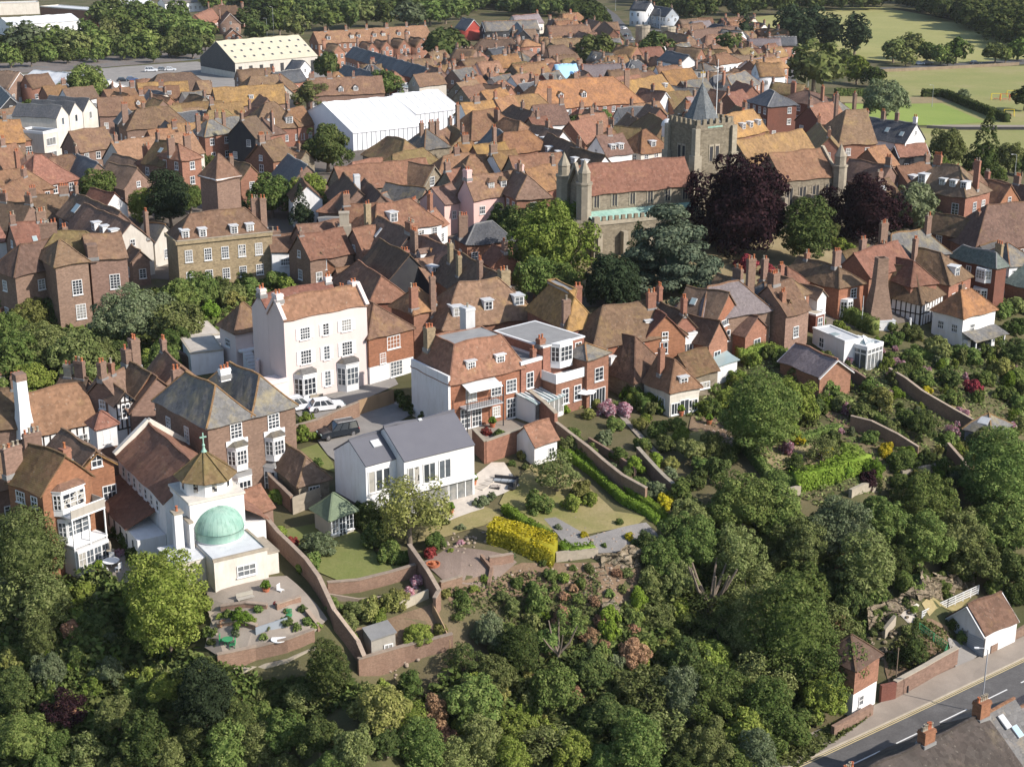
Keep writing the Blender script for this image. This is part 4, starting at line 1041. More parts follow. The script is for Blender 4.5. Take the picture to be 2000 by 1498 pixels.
# pale pink three-storey house
b = B('E', 554,627, 716,596, 10.4, 3.9, 3.6, 'g', 'pk', 'tr', fd=True, rr=2.1, ch=[(.03,.5,{'w':.9,'d':1.2,'k':'pk','top':.6,'pots':2}),(.97,.6,{'w':.9,'d':1.1,'k':'pk','top':.5,'pots':2})], win=None,
      label='tall pale pink three-storey house with white shutters and two corner bays', name='house', cat='house', oh=.1, base=6)
for s, sh in ((.24, .42), (.49, .0), (.74, .42)):
    add_win(b, 'F', b.L*s, 7.7, 1.25 if sh else .75, 1.35, 4 if sh else 2, 4, shut=.5 if sh else .42)
    add_win(b, 'F', b.L*s, 4.6, 1.35 if sh else .75, 1.6, 4 if sh else 2, 4, shut=.5 if sh else .42)
add_win(b, 'F', b.L*.49, 1.2, .75, 1.8, 2, 4, shut=.35)
bay(b, 'F', b.L*.22, 0, 3.5, 3.1, 1.1); bay(b, 'F', b.L*.74, 0, 3.7, 3.1, 1.1)
def _cop(m):
    for y0, y1 in ((-.2, b.D/2), (b.D+.2, b.D/2)): m.bar((X_+.14, y0, b.h+.1), (X_+.14, y1, b.h+b.r+.35), .34, 'pk', .5)
for X_ in (-.12, b.L-.16): part(b, 'parapet', _cop)
PINK = b
PM = Matrix.Translation(PINK.loc) @ Matrix.Rotation(PINK.rot, 4, 'Z'); pa_ = proj(PM @ Vector((0, 3.95, 10.4))); pb_ = proj(PM @ Vector((PINK.L-1.5, 3.95, 10.4)))
q = B('E', *pa_, *pb_, 10.4, 4.0, 2.3, 'g', 'pk', 'tr', fd=True, rr=1.9, gz=PINK.loc.z, ch=[(.03,.5,{'w':.8,'d':1.0,'k':'pk','top':.6,'pots':2}),(.97,.5,{'w':.8,'k':'pk','top':.5})], win=None, desc='rear range of pale pink house', dor=[('F',.62,.1,2.2,.7,'flat')], sky_=[('F',.4,.3,.9,.9,'gn')], oh=.05)
b = PINK
part(b, 'terrace', lambda m: (m.box(-5.3, -.05, -.5, 2.8, -6, 3.0, 'pk'), m.box(-5.4, -.05, -.6, -.35, 3.0, 3.5, 'pk'), m.box(-5.4, -5.15, -.35, 2.8, 3.0, 3.5, 'pk')))
add_win(b, 'F', -2.2, .6, 2.2, .9, 6, 2).location.y = -.52
b = B('E', 459,647, 524,635, 5.7, 7.5, 3.2, 'h', 'pk', 'tb', lc=(430,631), rr=2.6, ch=[], win=[('F',.6,3.9,.6,1.2,2,2),('L',.5,3.2,1.2,.9,3,2),('F',.75,.6,1.1,1.9,3,4)], label='pink side wing with orange lichened pyramid roof beside taller pink house', cat='house')
def _st(m):
    for i in range(9): m.box(b.L*.1, b.L*.1+1.2, -.9-i*.32-.3, -.9-i*.32, 0, 3.2-i*.36, 'wh')
    m.box(b.L*.05, b.L*.9, -.9, -.02, 2.95, 3.2, 'wh')
part(b, 'outside_stair', _st)
wall([(505,768),(520,748),(560,735)], 4.2, 'pk', .4, label='tall pale pink terrace wall curving down beside the pink house')
# tile-hung gabled neighbour
b = B('E', 720,661, 806,640, 6.0, 8.5, 3.0, 'hf', 'bo', 'tb', fd=True, ch=[(.3,.97)], win=[('F',.55,4.0,1.9,1.5,4,3),('F',.3,2.4,.8,1.2,3,4)], w2=('wh', 2.2), label='red tile-hung house with white ground floor squeezed right of the pink house')
add_win(b, 'F', b.L*.6, .3, 1.8, 1.8, 4, 4)
# white-walled mansard house
b = B('E', 879,752, 1022,721, 5.9, 7.8, 3.9, 'm', 'bo', 'tr', fd=True, ch=[(.12,.8,{'w':1.1,'d':.9,'k':'by','pots':3,'top':1.2}),(.72,.95,{'w':1.3,'d':1.3,'k':'wl','pots':1,'top':2.4})], win=None,
      dor=[('F',.31,.2,1.0,1.15,'flat',{'nx':3,'ny':3}),('F',.71,.2,1.0,1.15,'flat',{'nx':3,'ny':3})], label='red brick mansard house with one long blank white side wall', name='house')
for s in (.2, .35, .83): add_win(b, 'F', b.L*s, .3, 1.2, 2.3, 3, 4)
for s in (.28, .62, .83): add_win(b, 'F', b.L*s, 3.5, 1.3, 1.4, 3, 3)
add_win(b, 'F', b.L*.62, .9, .9, 1.1, 3, 3)
part(b, 'side_wall', lambda m: (m.box(-.32, -.02, -.1, b.D+.1, -5, b.h+1.1, 'wh')))
def _bal(m):
    x0, x1 = b.L*.12, b.L*.62; m.box(x0, x1, -1.6, -.05, 2.95, 3.1, 'gy')
    for i in range(22):
        x = x0+(x1-x0)*i/21; m.box(x-.02, x+.02, -1.6, -1.57, 3.1, 4.0, 'bk')
    m.box(x0, x1, -1.62, -1.56, 4.0, 4.05, 'bk')
    for x in (x0+.05, x1-.05): m.box(x-.05, x+.05, -1.6, -1.5, 0, 5.2, 'bk')
part(b, 'balcony', _bal)
part(b, 'canopy', lambda m: (m.face([(b.L*.15,-1.7,5.15),(b.L*.6,-1.7,5.15),(b.L*.6,0,5.7),(b.L*.15,0,5.7)], 'wl'), m.box(b.L*.15,b.L*.6,-1.72,-1.66,5.05,5.16,'wt')))
MANS = b
# balconied flat-roofed house
b = B('E', 1061,678, 1141,657, 7.8, 9.5, .06, 'flat', 'br', 'ld', lc=(985,642), ch=[(.05,.1,{'w':.9,'d':.7,'k':'br','top':.6})], win=None, label='flat-roofed brick house with white bay and white balcony above gardens')
for s in (.3, .7): add_win(b, 'F', b.L*s, .6, 1.0, 1.6, 2, 4)
bay(b, 'F', b.L*.42, 5.0, 8.0, 3.2, 1.0, wk='wt', roof=False)
add_win(b, 'F', b.L*.85, 5.3, .9, 1.9, 2, 3)
def _b2(m):
    m.box(-.3, b.L+.3, -2.6, -.05, 3.9, 4.15, 'wt'); m.box(-.3, b.L+.3, -2.6, -2.5, 4.15, 5.05, 'wt'); m.box(-.3, -.2, -2.5, -.05, 4.15, 5.05, 'wt'); m.box(b.L+.2, b.L+.3, -2.5, -.05, 4.15, 5.05, 'wt')
part(b, 'balcony', _b2)
part(b, 'lower_storey', lambda m: (m.box(-.1, b.L+.1, -2.4, -.05, -4, 3.88, 'br')))
for s in (.2, .5, .8):
    o = add_win(b, 'F', b.L*s, 1.2, 1.0, 1.7, 2, 3); o.location.y = -2.42
    
b = B('E', 1018,712, 1060,700, 6.5, 9, .3, 'flat', 'br', 'ld', ch=[(.2,.3,{'w':.7,'k':'wl','pots':0,'top':.5}),(.75,.1,{'w':.6,'k':'br','pots':1,'top':1.2})], win=[('F',.4,3.4,1.0,1.8,2,3),('F',.5,.3,1.8,2.1,4,2)], desc='narrow flat-roofed brick link block')
b = B('E', 1147,702, 1189,690, 6.2, 5, 1.0, 'h', 'br', 'sg', ch=[], win=[('F',.55,3.2,1.3,1.5,2,3),('F',.5,.2,2.4,1.9,5,1)], label='small brick wing with pale hipped slate roof right of white balcony')
# conservatory & pergola near it
b = B('E', 1045,790, 1100,772, 2.5, 6, .8, 'p', 'wt', 'gn', ch=[], win=None, label='white lean-to glasshouse behind brick wall below white balcony', name='glasshouse', cat='glasshouse', base=1)
def _bars(m):
    for i in range(9): x = b.L*i/8; m.bar((x, -.3, b.h+.12), (x, b.D, b.h+b.r+.12), .08, 'wt', .16)
    for i in range(7): x = b.L*i/6; m.box(x-.05, x+.05, -.06, -.01, .1, b.h, 'wt')
    m.box(0, b.L, -.02, -.005, .6, 2.3, 'gl')
part(b, 'glazing_bars', _bars)
wall([(1003,785),(1085,855)], 3.0, 'br', .4, cope='ss', label='tall brick garden wall running down beside the white glasshouse')
# modern white house
b = B('E', 789,902, 926,869, 5.9, 8.6, 3.0, 'g', 'wh', 'sm', rg=(743,840), ch=[], win=None, oh=.08, label='modern white rendered house with smooth dark slate roof and tall windows', name='house')
for s in (.09, .17, .31, .39, .53, .61): add_win(b, 'F', b.L*s, 3.1, .62, 1.95, 1, 1, 'wt')
part(b, 'glazed_wall', lambda m: (m.box(b.L*.62, b.L*.97, -.05, -.005, .05, 2.35, 'gl'), [m.box(b.L*q-.05, b.L*q+.05, -.09, -.004, .0, 2.4, 'wt') for q in (.62,.74,.86,.97)], m.box(b.L*.3, b.L*.6, -.04, -.005, .05, 2.35, 'gl'),
     m.box(b.L*.02, b.L*.28, -.04, -.005, .2, 2.35, 'gl'), m.box(0, b.L, -.5, -.06, 2.42, 2.62, 'wt')))
skylight(b, 'F', b.L*.5, .97, .3, .2, 'wl')
MOD = b
b = B('E', 714,912, 774,896, 7.6, 7.6, 2.9, 'g', 'wh', 'sm', rg=(676,865), ch=[], win=None, oh=.06, gz=MOD.loc.z-1.9, label='lower white gabled wing at the left end of the modern house', name='house')
for s in (.18, .42, .66): add_win(b, 'F', b.L*s, 4.7, .68, 2.2, 1, 1)
for s in (.2, .5): add_win(b, 'F', b.L*s, .7, .9, 2.0, 1, 1)
skylight(b, 'F', b.L*.68, .55, .9, .8, 'wl')
part(b, 'plinth', lambda m: m.box(-.06, -.01, -.06, b.D+.05, -3, 3.0, 'sl'))
# hipped slate-roofed house with bays
b = B('E', 405,832, 576,789, 8.6, 10.5, 3.3, 'h', 'bb', 'sg', lc=(332,772), rr=3.0, ch=[(.55,.55,{'w':1.2,'pots':3,'k':'wh','top':.3}),(.2,.9,{'w':.9,'k':'bb','top':.2})], win=[('L',.25,5.6,.8,1.6,2,4),('L',.6,5.6,.8,1.6,2,4),('L',.4,1.6,.8,1.8,2,4),('R',.4,5.6,.8,1.6,2,4)],
      label='large hipped grey-slate brick house with two stacks of white bays', name='house')
for s in (.31, .74):
    add_win(b, 'F', b.L*s, 6.55, 1.25, 1.5, 3, 4)
    bay(b, 'F', b.L*s, 3.1, 5.7, 2.4, .9); part(b, 'bay_board', lambda m, s=s: m.box(b.L*s-1.3, b.L*s+1.3, -.12, -.01, 5.8, 6.35, 'wt'))
    bay(b, 'F', b.L*s, -1, 2.5, 3.0, 1.2, rows=1, rk='ld')
SLATE = b
for o_ in [o for o in b.root.children if o.name.startswith('roof')]: bpy.data.objects.remove(o_)
m = MB()
for k_ in (0, 1):
    q = roof_mesh('h', b.D, b.L/2-.02, b.h, 2.9, 'sg', b.seed, .28); q.v = [(y+k_*(b.L/2+.01), x, z) for x, y, z in q.v]
    n_ = len(m.v); m.v += q.v; m.f += [tuple(i+n_ for i in f_) for f_ in q.f]; m.m += [m.mi(q.ms[i]) for i in q.m]
m.build('roof', b.root)
# copper-domed chapel: nave, aisle, crossing block, octagon, apse dome
b = B('E', 230,890, 322,980, 5.8, 7.6, 3.2, 'g', 'wh', 'tr', lc=(316,830), rr=2.7, ch=[], win=None, oh=.25, label='long chapel nave with dark red pantiled roof behind copper dome', name='chapel_nave', cat='chapel', ck='wh')
for i in range(7): add_win(b, 'F', b.L*(.12+.12*i), 4.1, .6, 1.0, 1, 2)
part(b, 'gable_coping', lambda m: [m.bar((-.1, y, b.h+.2), (-.1, b.D/2, b.h+b.r+.55), .45, 'cr', .6) for y in (-.3, b.D+.3)])
NV = b
def _aisle(m):
    L = b.L; m.box(.5, L*.98, -2.9, -.05, -3, 2.3, 'wh'); slab(m, (.3,-3.2,2.3),(L*.8,-3.2,2.3),(L*.8,0,3.8),(.3,0,3.8), .14, 'tr', 3)
    for i in range(7): m.box(1+i*1.9, 1.4+i*1.9, -2.94, -2.89, .5, 1.8, 'gl')
    m.box(.5, L*.98, b.D+.05, b.D+2.6, -3, 2.3, 'wh'); slab(m, (.3,b.D+2.9,2.3),(L,b.D+2.9,2.3),(L,b.D,3.8),(.3,b.D,3.8), .14, 'ts', 3)
part(b, 'aisle', _aisle)
# crossing block standing at the near end of the nave
WCH = 2.7
cc = (NV.root.matrix_basis @ Vector((NV.L+2.0, NV.D/2, 0)))
def chapel():
    rz = NV.rot; root = empty('domed_chapel', (cc.x, cc.y, NV.loc.z+NV.h-8), rz+math.pi/2)
    # local x: across (to the right seen from the viewer), local -y: toward the viewer
    tag(root, 'cream chapel block with octagonal lantern, gilt-lichened tile roof and copper apse dome', 'chapel')
    m = MB(); w = WCH; m.box(-w, w, -w, w, -4, 9.2, 'wh'); m.box(-w-.12, w+.12, -w-.12, w+.12, 9.2, 9.42, 'cr'); m.build('wall', root)
    oc = lambda r, a0=math.pi/8: [(r*math.cos(a0+i*math.pi/4), r*math.sin(a0+i*math.pi/4)) for i in range(8)]
    m = MB(); m.prism(oc(2.45), 9.42, 10.9, 'wh'); m.build('lantern', root)
    o = root
    for i in range(8):
        a = i*math.pi/4; M = Matrix.Rotation(a, 4, 'Z') @ Matrix.Translation((2.45*math.cos(math.pi/8), 0, 9.8)) @ Matrix.Rotation(math.pi/2, 4, 'Z')
        q = MB(); q.box(-.22, .22, -.04, -.005, 0, .75, 'gl', M); q.tube([M @ Vector((0, -.04, .75)), M @ Vector((0, -.005, .75))], [.22, .22], 'gl', 10); q.build('window', root)
    m = MB(); rr = oc(2.95); ap = (0, 0, 13.1)
    for i in range(8):
        a, c = rr[i], rr[(i+1) % 8]; slab(m, (*a, 10.75), (*c, 10.75), ap, ap, .1, 'tg', 4, .5); m.bar((*a, 10.9), (0, 0, 13.25), .13, 'tg', .1)
    m.build('roof', root)
    m = MB(); m.lathe([(.3,13.1),(.16,13.35),(.1,13.6),(.16,13.75),(.08,13.9),(0,13.9)], 10, 'cu'); m.box(-.05,.05,-.05,.05,13.9,15.0,'cu'); m.box(-.33,.33,-.05,.05,14.5,14.62,'cu'); m.build('cross', root)
    # apse drum and dome toward the viewer
    m = MB(); m.lathe([(2.25, 2), (2.25, 5.7)], 28, 'wh', 0, -w-.05, math.pi, 2*math.pi)
    m.lathe([(2.33, 5.6), (2.33, 6.35), (2.4, 6.4)], 32, 'cu', 0, -w-.05, math.pi, 2*math.pi)
    m.build('apse', root, True)
    m = MB(); m.lathe([(2.36*math.cos(t), 6.4+2.1*math.sin(t)) for t in [i*math.pi/2/12 for i in range(13)]], 32, 'cu', 0, -w-.03, math.pi, 2*math.pi)
    for i in range(17):
        a = math.pi+math.pi*i/16
        m.tube([(2.365*math.cos(a)*math.cos(t), -w-.03+2.365*math.sin(a)*math.cos(t), 6.4+2.105*math.sin(t)) for t in [j*math.pi/2/8 for j in range(9)]], [.018]*9, 'cu', 4)
    m.build('dome', root, True)
    m = MB(); m.box(-w-.35, -w+.02, -w-.6, -w+.9, -4, 7.6, 'wh'); m.box(-w-.45, -w+.06, -w-.7, -w+1.0, 7.6, 7.75, 'ss'); m.build('buttress', root)
    m = MB(); m.box(-2.5, 2.75, -7.75, -w-.02, -4, 5.3, 'cr'); m.box(-2.6, 2.85, -7.85, -7.55, 5.3, 5.55, 'ss'); m.box(2.6, 2.85, -7.55, -w-.02, 5.3, 5.55, 'ss'); m.box(-2.4, 2.6, -7.55, -w-.1, 5.3, 5.42, 'wl')
    m.box(-5.6, -2.52, -5.6, -1.5, -4, 4.9, 'cr'); m.box(-5.7, -2.52, -5.7, -1.4, 4.9, 5.05, 'wl'); m.box(2.78, 4.3, -6.6, -2.8, -4, 4.3, 'cr'); m.box(2.78, 4.4, -6.7, -2.8, 4.3, 4.42, 'ss'); m.build('sacristy', root)
    for x, z, ww in ((.6, 3.3, 1.7), (.9, 1.3, 1.1)):
        fm, pm = win_mesh(ww, .95, 3, 2); q = link('window', fm, root, (x, -7.76, z)); link('pane', pm, q)
    m = MB(); m.box(-4.3, -3.5, -2.9, -2.1, -3, 8.6, 'wh'); m.box(-4.4, -3.4, -3.0, -2.0, 8.6, 8.8, 'ss'); ch_ = m.build('chimney', root)
    link('chimney_pot', WIN[('pot', 0)] if ('pot', 0) in WIN else WIN[('pot', 1)], ch_, (-3.9, -2.5, 8.8))
    m = MB(); m.box(w+.02, w+2.4, -1.8, 3, -3, 5.6, 'wh'); slab(m, (w,-2.0,7.4),(w,3.2,7.4),(w+2.7,3.2,5.5),(w+2.7,-2.0,5.5), .14, 'ts', 2); m.build('side_chapel', root)
    return root
chapel()
# half-timbered hall, white chimney, oriel turret on brick base
b = B('E', 70,846, 188,820, 4.4, 9.2, 6.0, 'g', 'wh', 'tr', rg=(41,772), ch=[], win=[('F',.72,1.6,1.4,1.4,3,3)], label='half-timbered hall with broad red tiled roof and tapered white chimney'); beams(b, 'FR', 0, step=.7)
def _tc(m):
    q = [(-.9,-1.3),(1.1,-1.3),(1.1,.9),(-.9,.9)]; n = len(m.v)
    for s, z in ((1.25, -3), (1.15, 1), (.62, 6.8), (.55, 10.2)): m.v += [((x-.1)*s-.6, (y+.2)*s+1.6, z) for x, y in q]
    for j in range(3):
        for i in range(4): m.f.append((n+j*4+i, n+j*4+(i+1)%4, n+j*4+4+(i+1)%4, n+j*4+4+i)); m.m.append(m.mi('wh'))
    m.box(-1.2, 0, 1.0, 2.3, 10.2, 11.0, 'bb')
part(b, 'chimney_stack', _tc)
b = B('E', 188,832, 226,824, 7.6, 2.6, 1.5, 'h', 'wh', 'tr', ch=[], win=[('F',.5,5.6,.7,1.3,2,3)], w2=('bb', 5.0), oh=.3, label='square brick turret with white oriel storey and small tiled pyramid roof', name='turret', cat='turret')
b = B('E', 226,788, 262,780, 6.6, 8, 3.4, 'f', 'wh', 'td', ch=[], win=[('F',.5,4.8,.9,1.4,2,3)], vb='bt', label='narrow black-and-white timbered gable right of the turret'); beams(b, 'F', 3.4, step=.55)
b = B('E', 259,780, 333,762, 6.4, 12, 5.2, 'f', 'bo', 'td', rg=(245,708), ch=[(.5,.9,{'w':1.0,'d':1.2,'k':'bb','top':1.8})], win=[('F',.5,6.6,.9,1.1,2,2),('F',.6,3.9,2.2,1.0,6,2)], label='orange tile-hung gable house with a strip of small-paned windows')
B('R', 262,712, 306,740, 5.5, 9, 5.0, 'g', 'bb', 'tb', ch=[(.05,.5,{'w':1.2,'d':1.0,'k':'bb','top':3.2,'pots':2})], desc='house with big stepped brick chimney')
B('R', 318,686, 352,716, 5.5, 9, 4.6, 'g', 'bb', 'tb', ch=[(.05,.5,{'w':1.0,'k':'bb','top':1.6})])
B('R', 196,742, 240,722, 5.5, 9, 4.6, 'g', 'bb', 'td', ch=[(.0,.5,{'w':1.0,'k':'bb','top':2}),(.5,.5,{'w':.6,'k':'br','top':1.4})])
B('R', 120,735, 170,742, 4.6, 7, 3, 'g', 'bb', 'td', ch=[(.3,.5,{'w':1.0,'k':'ss','top':1.6,'pots':2}),(.75,.5,{'w':1.2,'k':'bb','top':2.2,'pots':3})])
B('R', -30,765, 40,760, 5, 9, 4.6, 'g', 'bb', 'tb')
# verandah house, lower left
b = B('E', 82,962, 178,927, 8.6, 12, 5.2, 'f', 'bo', 'tg', rg=(58,868), ch=[(.72,.3,{'w':.9,'d':.8,'k':'br','top':.1,'pots':1}),(.1,.98,{'w':2,'k':'bb','pots':4,'top':.5})], win=None, label='tile-hung gabled house with three tiers of white verandahs', name='house')
def _ver(m, z0, w0, w1, rail):
    m.box(w0, w1, -1.9, -.02, z0, z0+.18, 'wt')
    if rail:
        m.box(w0, w1, -1.9, -1.84, z0+.18, z0+1.05, 'wg'); m.box(w0, w1, -1.94, -1.8, z0+1.05, z0+1.12, 'wt')
        m.box(w1-.06, w1, -1.84, -.02, z0+.18, z0+1.05, 'wg')
w0, w1 = b.L*.28, b.L*.98
for z0, rail in ((5.6, True), (2.7, True)):
    part(b, 'verandah', lambda m, z0=z0: (_ver(m, z0, w0, w1, z0 > 3), [m.box(x-.06, x+.06, -1.88, -1.76, z0-2.7, z0, 'wt') for x in (w0+.1, (w0+w1)/2, w1-.1)]))
bay(b, 'F', b.L*.5, 5.8, 8.3, 3.6, .8, rk='tb'); bay(b, 'F', b.L*.55, 2.9, 5.4, 3.6, .8, roof=False); 
part(b, 'bay_base', lambda m: m.box(b.L*.3, b.L*.95, -2.2, -.02, -3, 2.5, 'wt'))
for s in (.38, .54, .7, .86): 
    o = add_win(b, 'F', b.L*s, .2, .75, 2.0, 2, 3); o.location.y = -2.22
add_win(b, 'L', b.D*.35, 6.8, 1.2, 1.0, 3, 2); add_win(b, 'L', b.D*.75, 6.8, .8, 1.0, 2, 2)
b = B('E', 156,918, 222,902, 6.8, 12, 4.9, 'f', 'bo', 'td', rg=(122,840), ch=[], win=[('F',.5,6.8,1.0,1.2,2,2),('F',.8,3.0,1.3,1.4,3,2)], vb='tO', desc='orange tile-hung gable with white window')
B('R', -40,880, 62,858, 5, 9, 4.6, 'g', 'bb', 'tb', ch=[(.95,.3,{'w':1.8,'k':'bb','pots':4,'top':1.2})])
B('E', -30,985, 28,972, 3.6, 6, 2.6, 'g', 'br', 'tb', ch=[])
# outbuildings round the gardens
b = B('E', 583,943, 642,930, 2.7, 8, 3.2, 'hf', 'st', 'td', ch=[], win=[('F',.5,.9,1.1,1.0,3,2)], label='low tiled stone outbuilding left of the modern house', name='outbuilding', cat='outbuilding')
b = B('E', 490,1002, 533,990, 3.0, 6, 2.4, 'g', 'bb', 'tr', ch=[], win=[('F',.1,.8,.8,1.2,2,3)], desc='small brick outbuilding')
b = B('E', 645,1008, 690,995, 2.5, 3.6, 1.7, 'h', 'cr', 'gs', ch=[], win=[('F',.2,.6,.8,1.5,2,3),('F',.5,.1,.8,2.0,2,3),('F',.8,.6,.8,1.5,2,3)], oh=.35, label='cream summerhouse with green shingled roof beside the shaded lawn', name='summerhouse', cat='summerhouse', base=1)
b = B('E', 1044,868, 1088,857, 2.6, 4.2, 1.7, 'g', 'wh', 'tr', ch=[], win=[('F',.75,.8,.7,.9,2,2)], label='small white garden store with red tiled roof above box hedges', name='garden_store', cat='outbuilding', base=2)
wall([(925,880),(948,905),(1044,870)], 2.6, 'br', .35, cope='ss', label='pinkish brick wall behind the modern house lawn')
b = B('E', 725,1249, 772,1238, 2.7, 2.4, .3, 'p', 'wg', 'ld', ch=[], win=[('F',.7,1.2,.7,.6,2,1)], oh=.15, label='grey boarded garden shed with flat felt roof between brick walls', name='garden_shed', cat='shed', base=.6)
# double garage and roadside cottage
b = B('E', 1923,1240, 1987,1212, 2.6, 6.6, 2.9, 'g', 'wh', 'tb', rg=(1893,1183), lc=(1858,1203), ch=[], win=None, vb='wt', label='white double garage with brown tiled gable roof beside the main road', name='garage', cat='garage', base=1, oh=.15)
for s in (.27, .73):
    def _gd(m, s=s):
        p, r = face_pt(b, 'L', b.D*s, 0, .0); M = Matrix.Translation(p) @ Matrix.Rotation(r, 4, 'Z')
        m.box(-1.35, 1.35, -.05, -.005, 0, 2.1, 'wl', M)
        for i in range(9): m.box(-1.3, 1.3, -.07, -.05, .12+i*.22, .3+i*.22, 'gb', M)
        for x in (-1.45, 1.35): m.box(x, x+.12, -.1, -.004, 0, 2.3, 'ld', M)
    part(b, 'garage_door', _gd)
GAR = b
b = B('E', 1671,1302, 1717,1276, 5.4, 4.6, 1.6, 'h', 'br', 'td', ch=[], win=[('F',.35,.9,.6,.9,1,2)], w2=('wh', 2.5), label='narrow roadside cottage, red hung tiles above white painted ground floor', name='house')
# church
TW = B('E', 1360,257, 1432,249, 18.2, 8.6, .9, 'flat', 'st', 'ld', lc=(1312,245), ch=[], win=None, vb='st', gz=17.5, label='square flint church tower with battlements and slated spirelet', name='church_tower', cat='church tower')
b = TW
def _cren(m):
    for f in 'FRLB':
        ln = flen(b, f); n = 6; p, r = face_pt(b, f, 0, 0, 0); M = Matrix.Translation(p) @ Matrix.Rotation(r, 4, 'Z')
        for i in range(n): m.box(ln*(i+.08)/n, ln*(i+.62)/n, -.05, .32, b.h+.7, b.h+1.75, 'st', M)
part(b, 'battlements', _cren)
def _btr(m):
    for x in (0, b.L):
        for y in (0, b.D): m.box(x-.75, x+.75, y-.75, y+.75, -3, b.h-4, 'ss'); m.box(x-.5, x+.5, y-.5, y+.5, b.h-4, b.h+.4, 'ss')
part(b, 'buttress', _btr)
for f in 'FL':
    for s in (.42, .58):
        def _lou(m, f=f, s=s):
            p, r = face_pt(b, f, flen(b, f)*s, b.h-5.2, .0); M = Matrix.Translation(p) @ Matrix.Rotation(r, 4, 'Z')
            m.box(-.36, .36, -.03, -.005, 0, 2.4, 'bk', M)
            for x in (-.5, .36): m.box(x, x+.14, -.09, -.004, -.1, 2.6, 'ss', M)
            m.box(-.5, .5, -.1, -.004, 2.4, 2.7, 'ss', M)
        part(b, 'belfry_opening', _lou)
def _spire(m):
    c = (b.L/2, b.D/2); a = 3.6
    pr = [(a, b.h+.25), (a*.8, b.h+1.1), (a*.42, b.h+4.1), (0.05, b.h+7.2)]
    n = 8; rings = []
    for r_, z in pr:
        i0 = len(m.v); rings.append(i0)
        for j in range(n): t = math.pi/8+j*math.pi/4; m.v.append((c[0]+r_*1.08*math.cos(t), c[1]+r_*1.08*math.sin(t), z))
    for q in range(3):
        for j in range(n): m.f.append((rings[q]+j, rings[q]+(j+1)%n, rings[q+1]+(j+1)%n, rings[q+1]+j)); m.m.append(m.mi('sq'))
    m.lathe([(a*1.12, b.h+.3), (a*1.12, b.h+.55), (a*1.02, b.h+.6)], 8, 'cu', c[0], c[1], math.pi/8, math.pi/8+2*math.pi)
    m.box(c[0]-.05, c[0]+.05, c[1]-.05, c[1]+.05, b.h+7.1, b.h+9.2, 'gy'); m.box(c[0]-.5, c[0]+.5, c[1]-.03, c[1]+.03, b.h+8.7, b.h+9.0, 'gd')
part(b, 'spire', _spire)
part(b, 'flagpole', lambda m: m.tube([(b.L*.75, b.D*.3, b.h), (b.L*.75, b.D*.3, b.h+11)], [.09, .05], 'wt', 8))
# nave with clerestory and aisle
b = B('E', 1144,379, 1352,360, 10.6, 10.5, 4.3, 'g', 'st', 'tr', rg=(1142,320), ch=[], win=None, gz=17.3, label='long church nave with red tiled roof, clerestory and battlemented aisle', name='church_nave', cat='church', oh=.25)
def _clw(m):
    n = 6
    for i in range(n):
        x = b.L*(i+.6)/n; m.box(x-.42, x+.42, -.03, -.005, 8.3, 10.0, 'bk'); m.box(x-.62, x-.42, -.08, -.004, 8.1, 10.3, 'ss'); m.box(x+.42, x+.62, -.08, -.004, 8.1, 10.3, 'ss'); m.box(x-.05,x+.05,-.06,-.02,8.3,10,'ss')
part(b, 'window', _clw)
def _ais(m):
    L = b.L; m.box(-.3, L*1.0, -4.2, -.02, -3, 6.4, 'st'); m.box(-.4, L, -4.35, -3.9, 6.4, 7.0, 'ss')
    for i in range(17): m.box(-.35+i*L/17, -.35+(i+.55)*L/17, -4.35, -3.95, 7.0, 7.7, 'st')
    m.face([(-.2,-3.9,6.75),(L,-3.9,6.75),(L,-.05,7.7),(-.2,-.05,7.7)], 'cu')
    for i in range(5): x = L*i/4.3; m.box(x-.4, x+.4, -5.3, -4.2, -3, 5.2, 'ss')
    m.box(-.9, .1, -4.9, -4.0, -3, 7.8, 'ss')
part(b, 'aisle', _ais)
def _aw(m):
    for x in (b.L*.62, b.L*.9): m.box(x-.9, x+.9, -4.24, -4.205, 1.8, 4.6, 'bk'); [m.box(x+q-.07, x+q+.07, -4.3, -4.21, 1.8, 4.6, 'ss') for q in (-.9, -.3, .3, .9)]; m.box(x-1.0, x+1.0, -4.32, -4.2, 4.6, 4.85, 'ss')
part(b, 'aisle_window', _aw)
def _turr(m, x, y, top):
    m.lathe([(1.25, -3), (1.25, top-4.4), (1.4, top-4.3), (1.4, top-4.0), (1.0, top-4), (1.0, top-2.6), (1.1, top-2.5), (.02, top-.4)], 8, 'ss', x, y)
for x, y in ((-.6, -.6), (-.6, b.D+.6)): part(b, 'corner_turret', lambda m, x=x, y=y: _turr(m, x, y, 16.6))
part(b, 'west_porch', lambda m: (m.box(-4.6, -.32, -3.6, 2.2, -3, 6.8, 'st'), [m.box(-4.7, -4.3, -3.6+i*1.2, -2.95+i*1.2, 6.8, 7.4, 'st') for i in range(5)]))
part(b, 'gable_coping', lambda m: [m.bar((-.35, y, b.h), (-.35, b.D/2, b.h+b.r+.5), .5, 'ss', .5) for y in (-.2, b.D+.2)])
b = B('E', 1530,355, 1632,343, 8.6, 9.5, 4.6, 'g', 'st', 'tr', rg=(1502,303), ch=[], win=None, gz=17.3, label='church chancel with red tiled roof and pale stone corner turret', name='church_chancel', cat='church', oh=.2)
part(b, 'corner_turret', lambda m: _turr(m, b.L+.5, -.4, 14.5))
part(b, 'gable_coping', lambda m: [m.bar((b.L+.3, y, b.h), (b.L+.3, b.D/2, b.h+b.r+.5), .5, 'ss', .5) for y in (-.2, b.D+.2)])
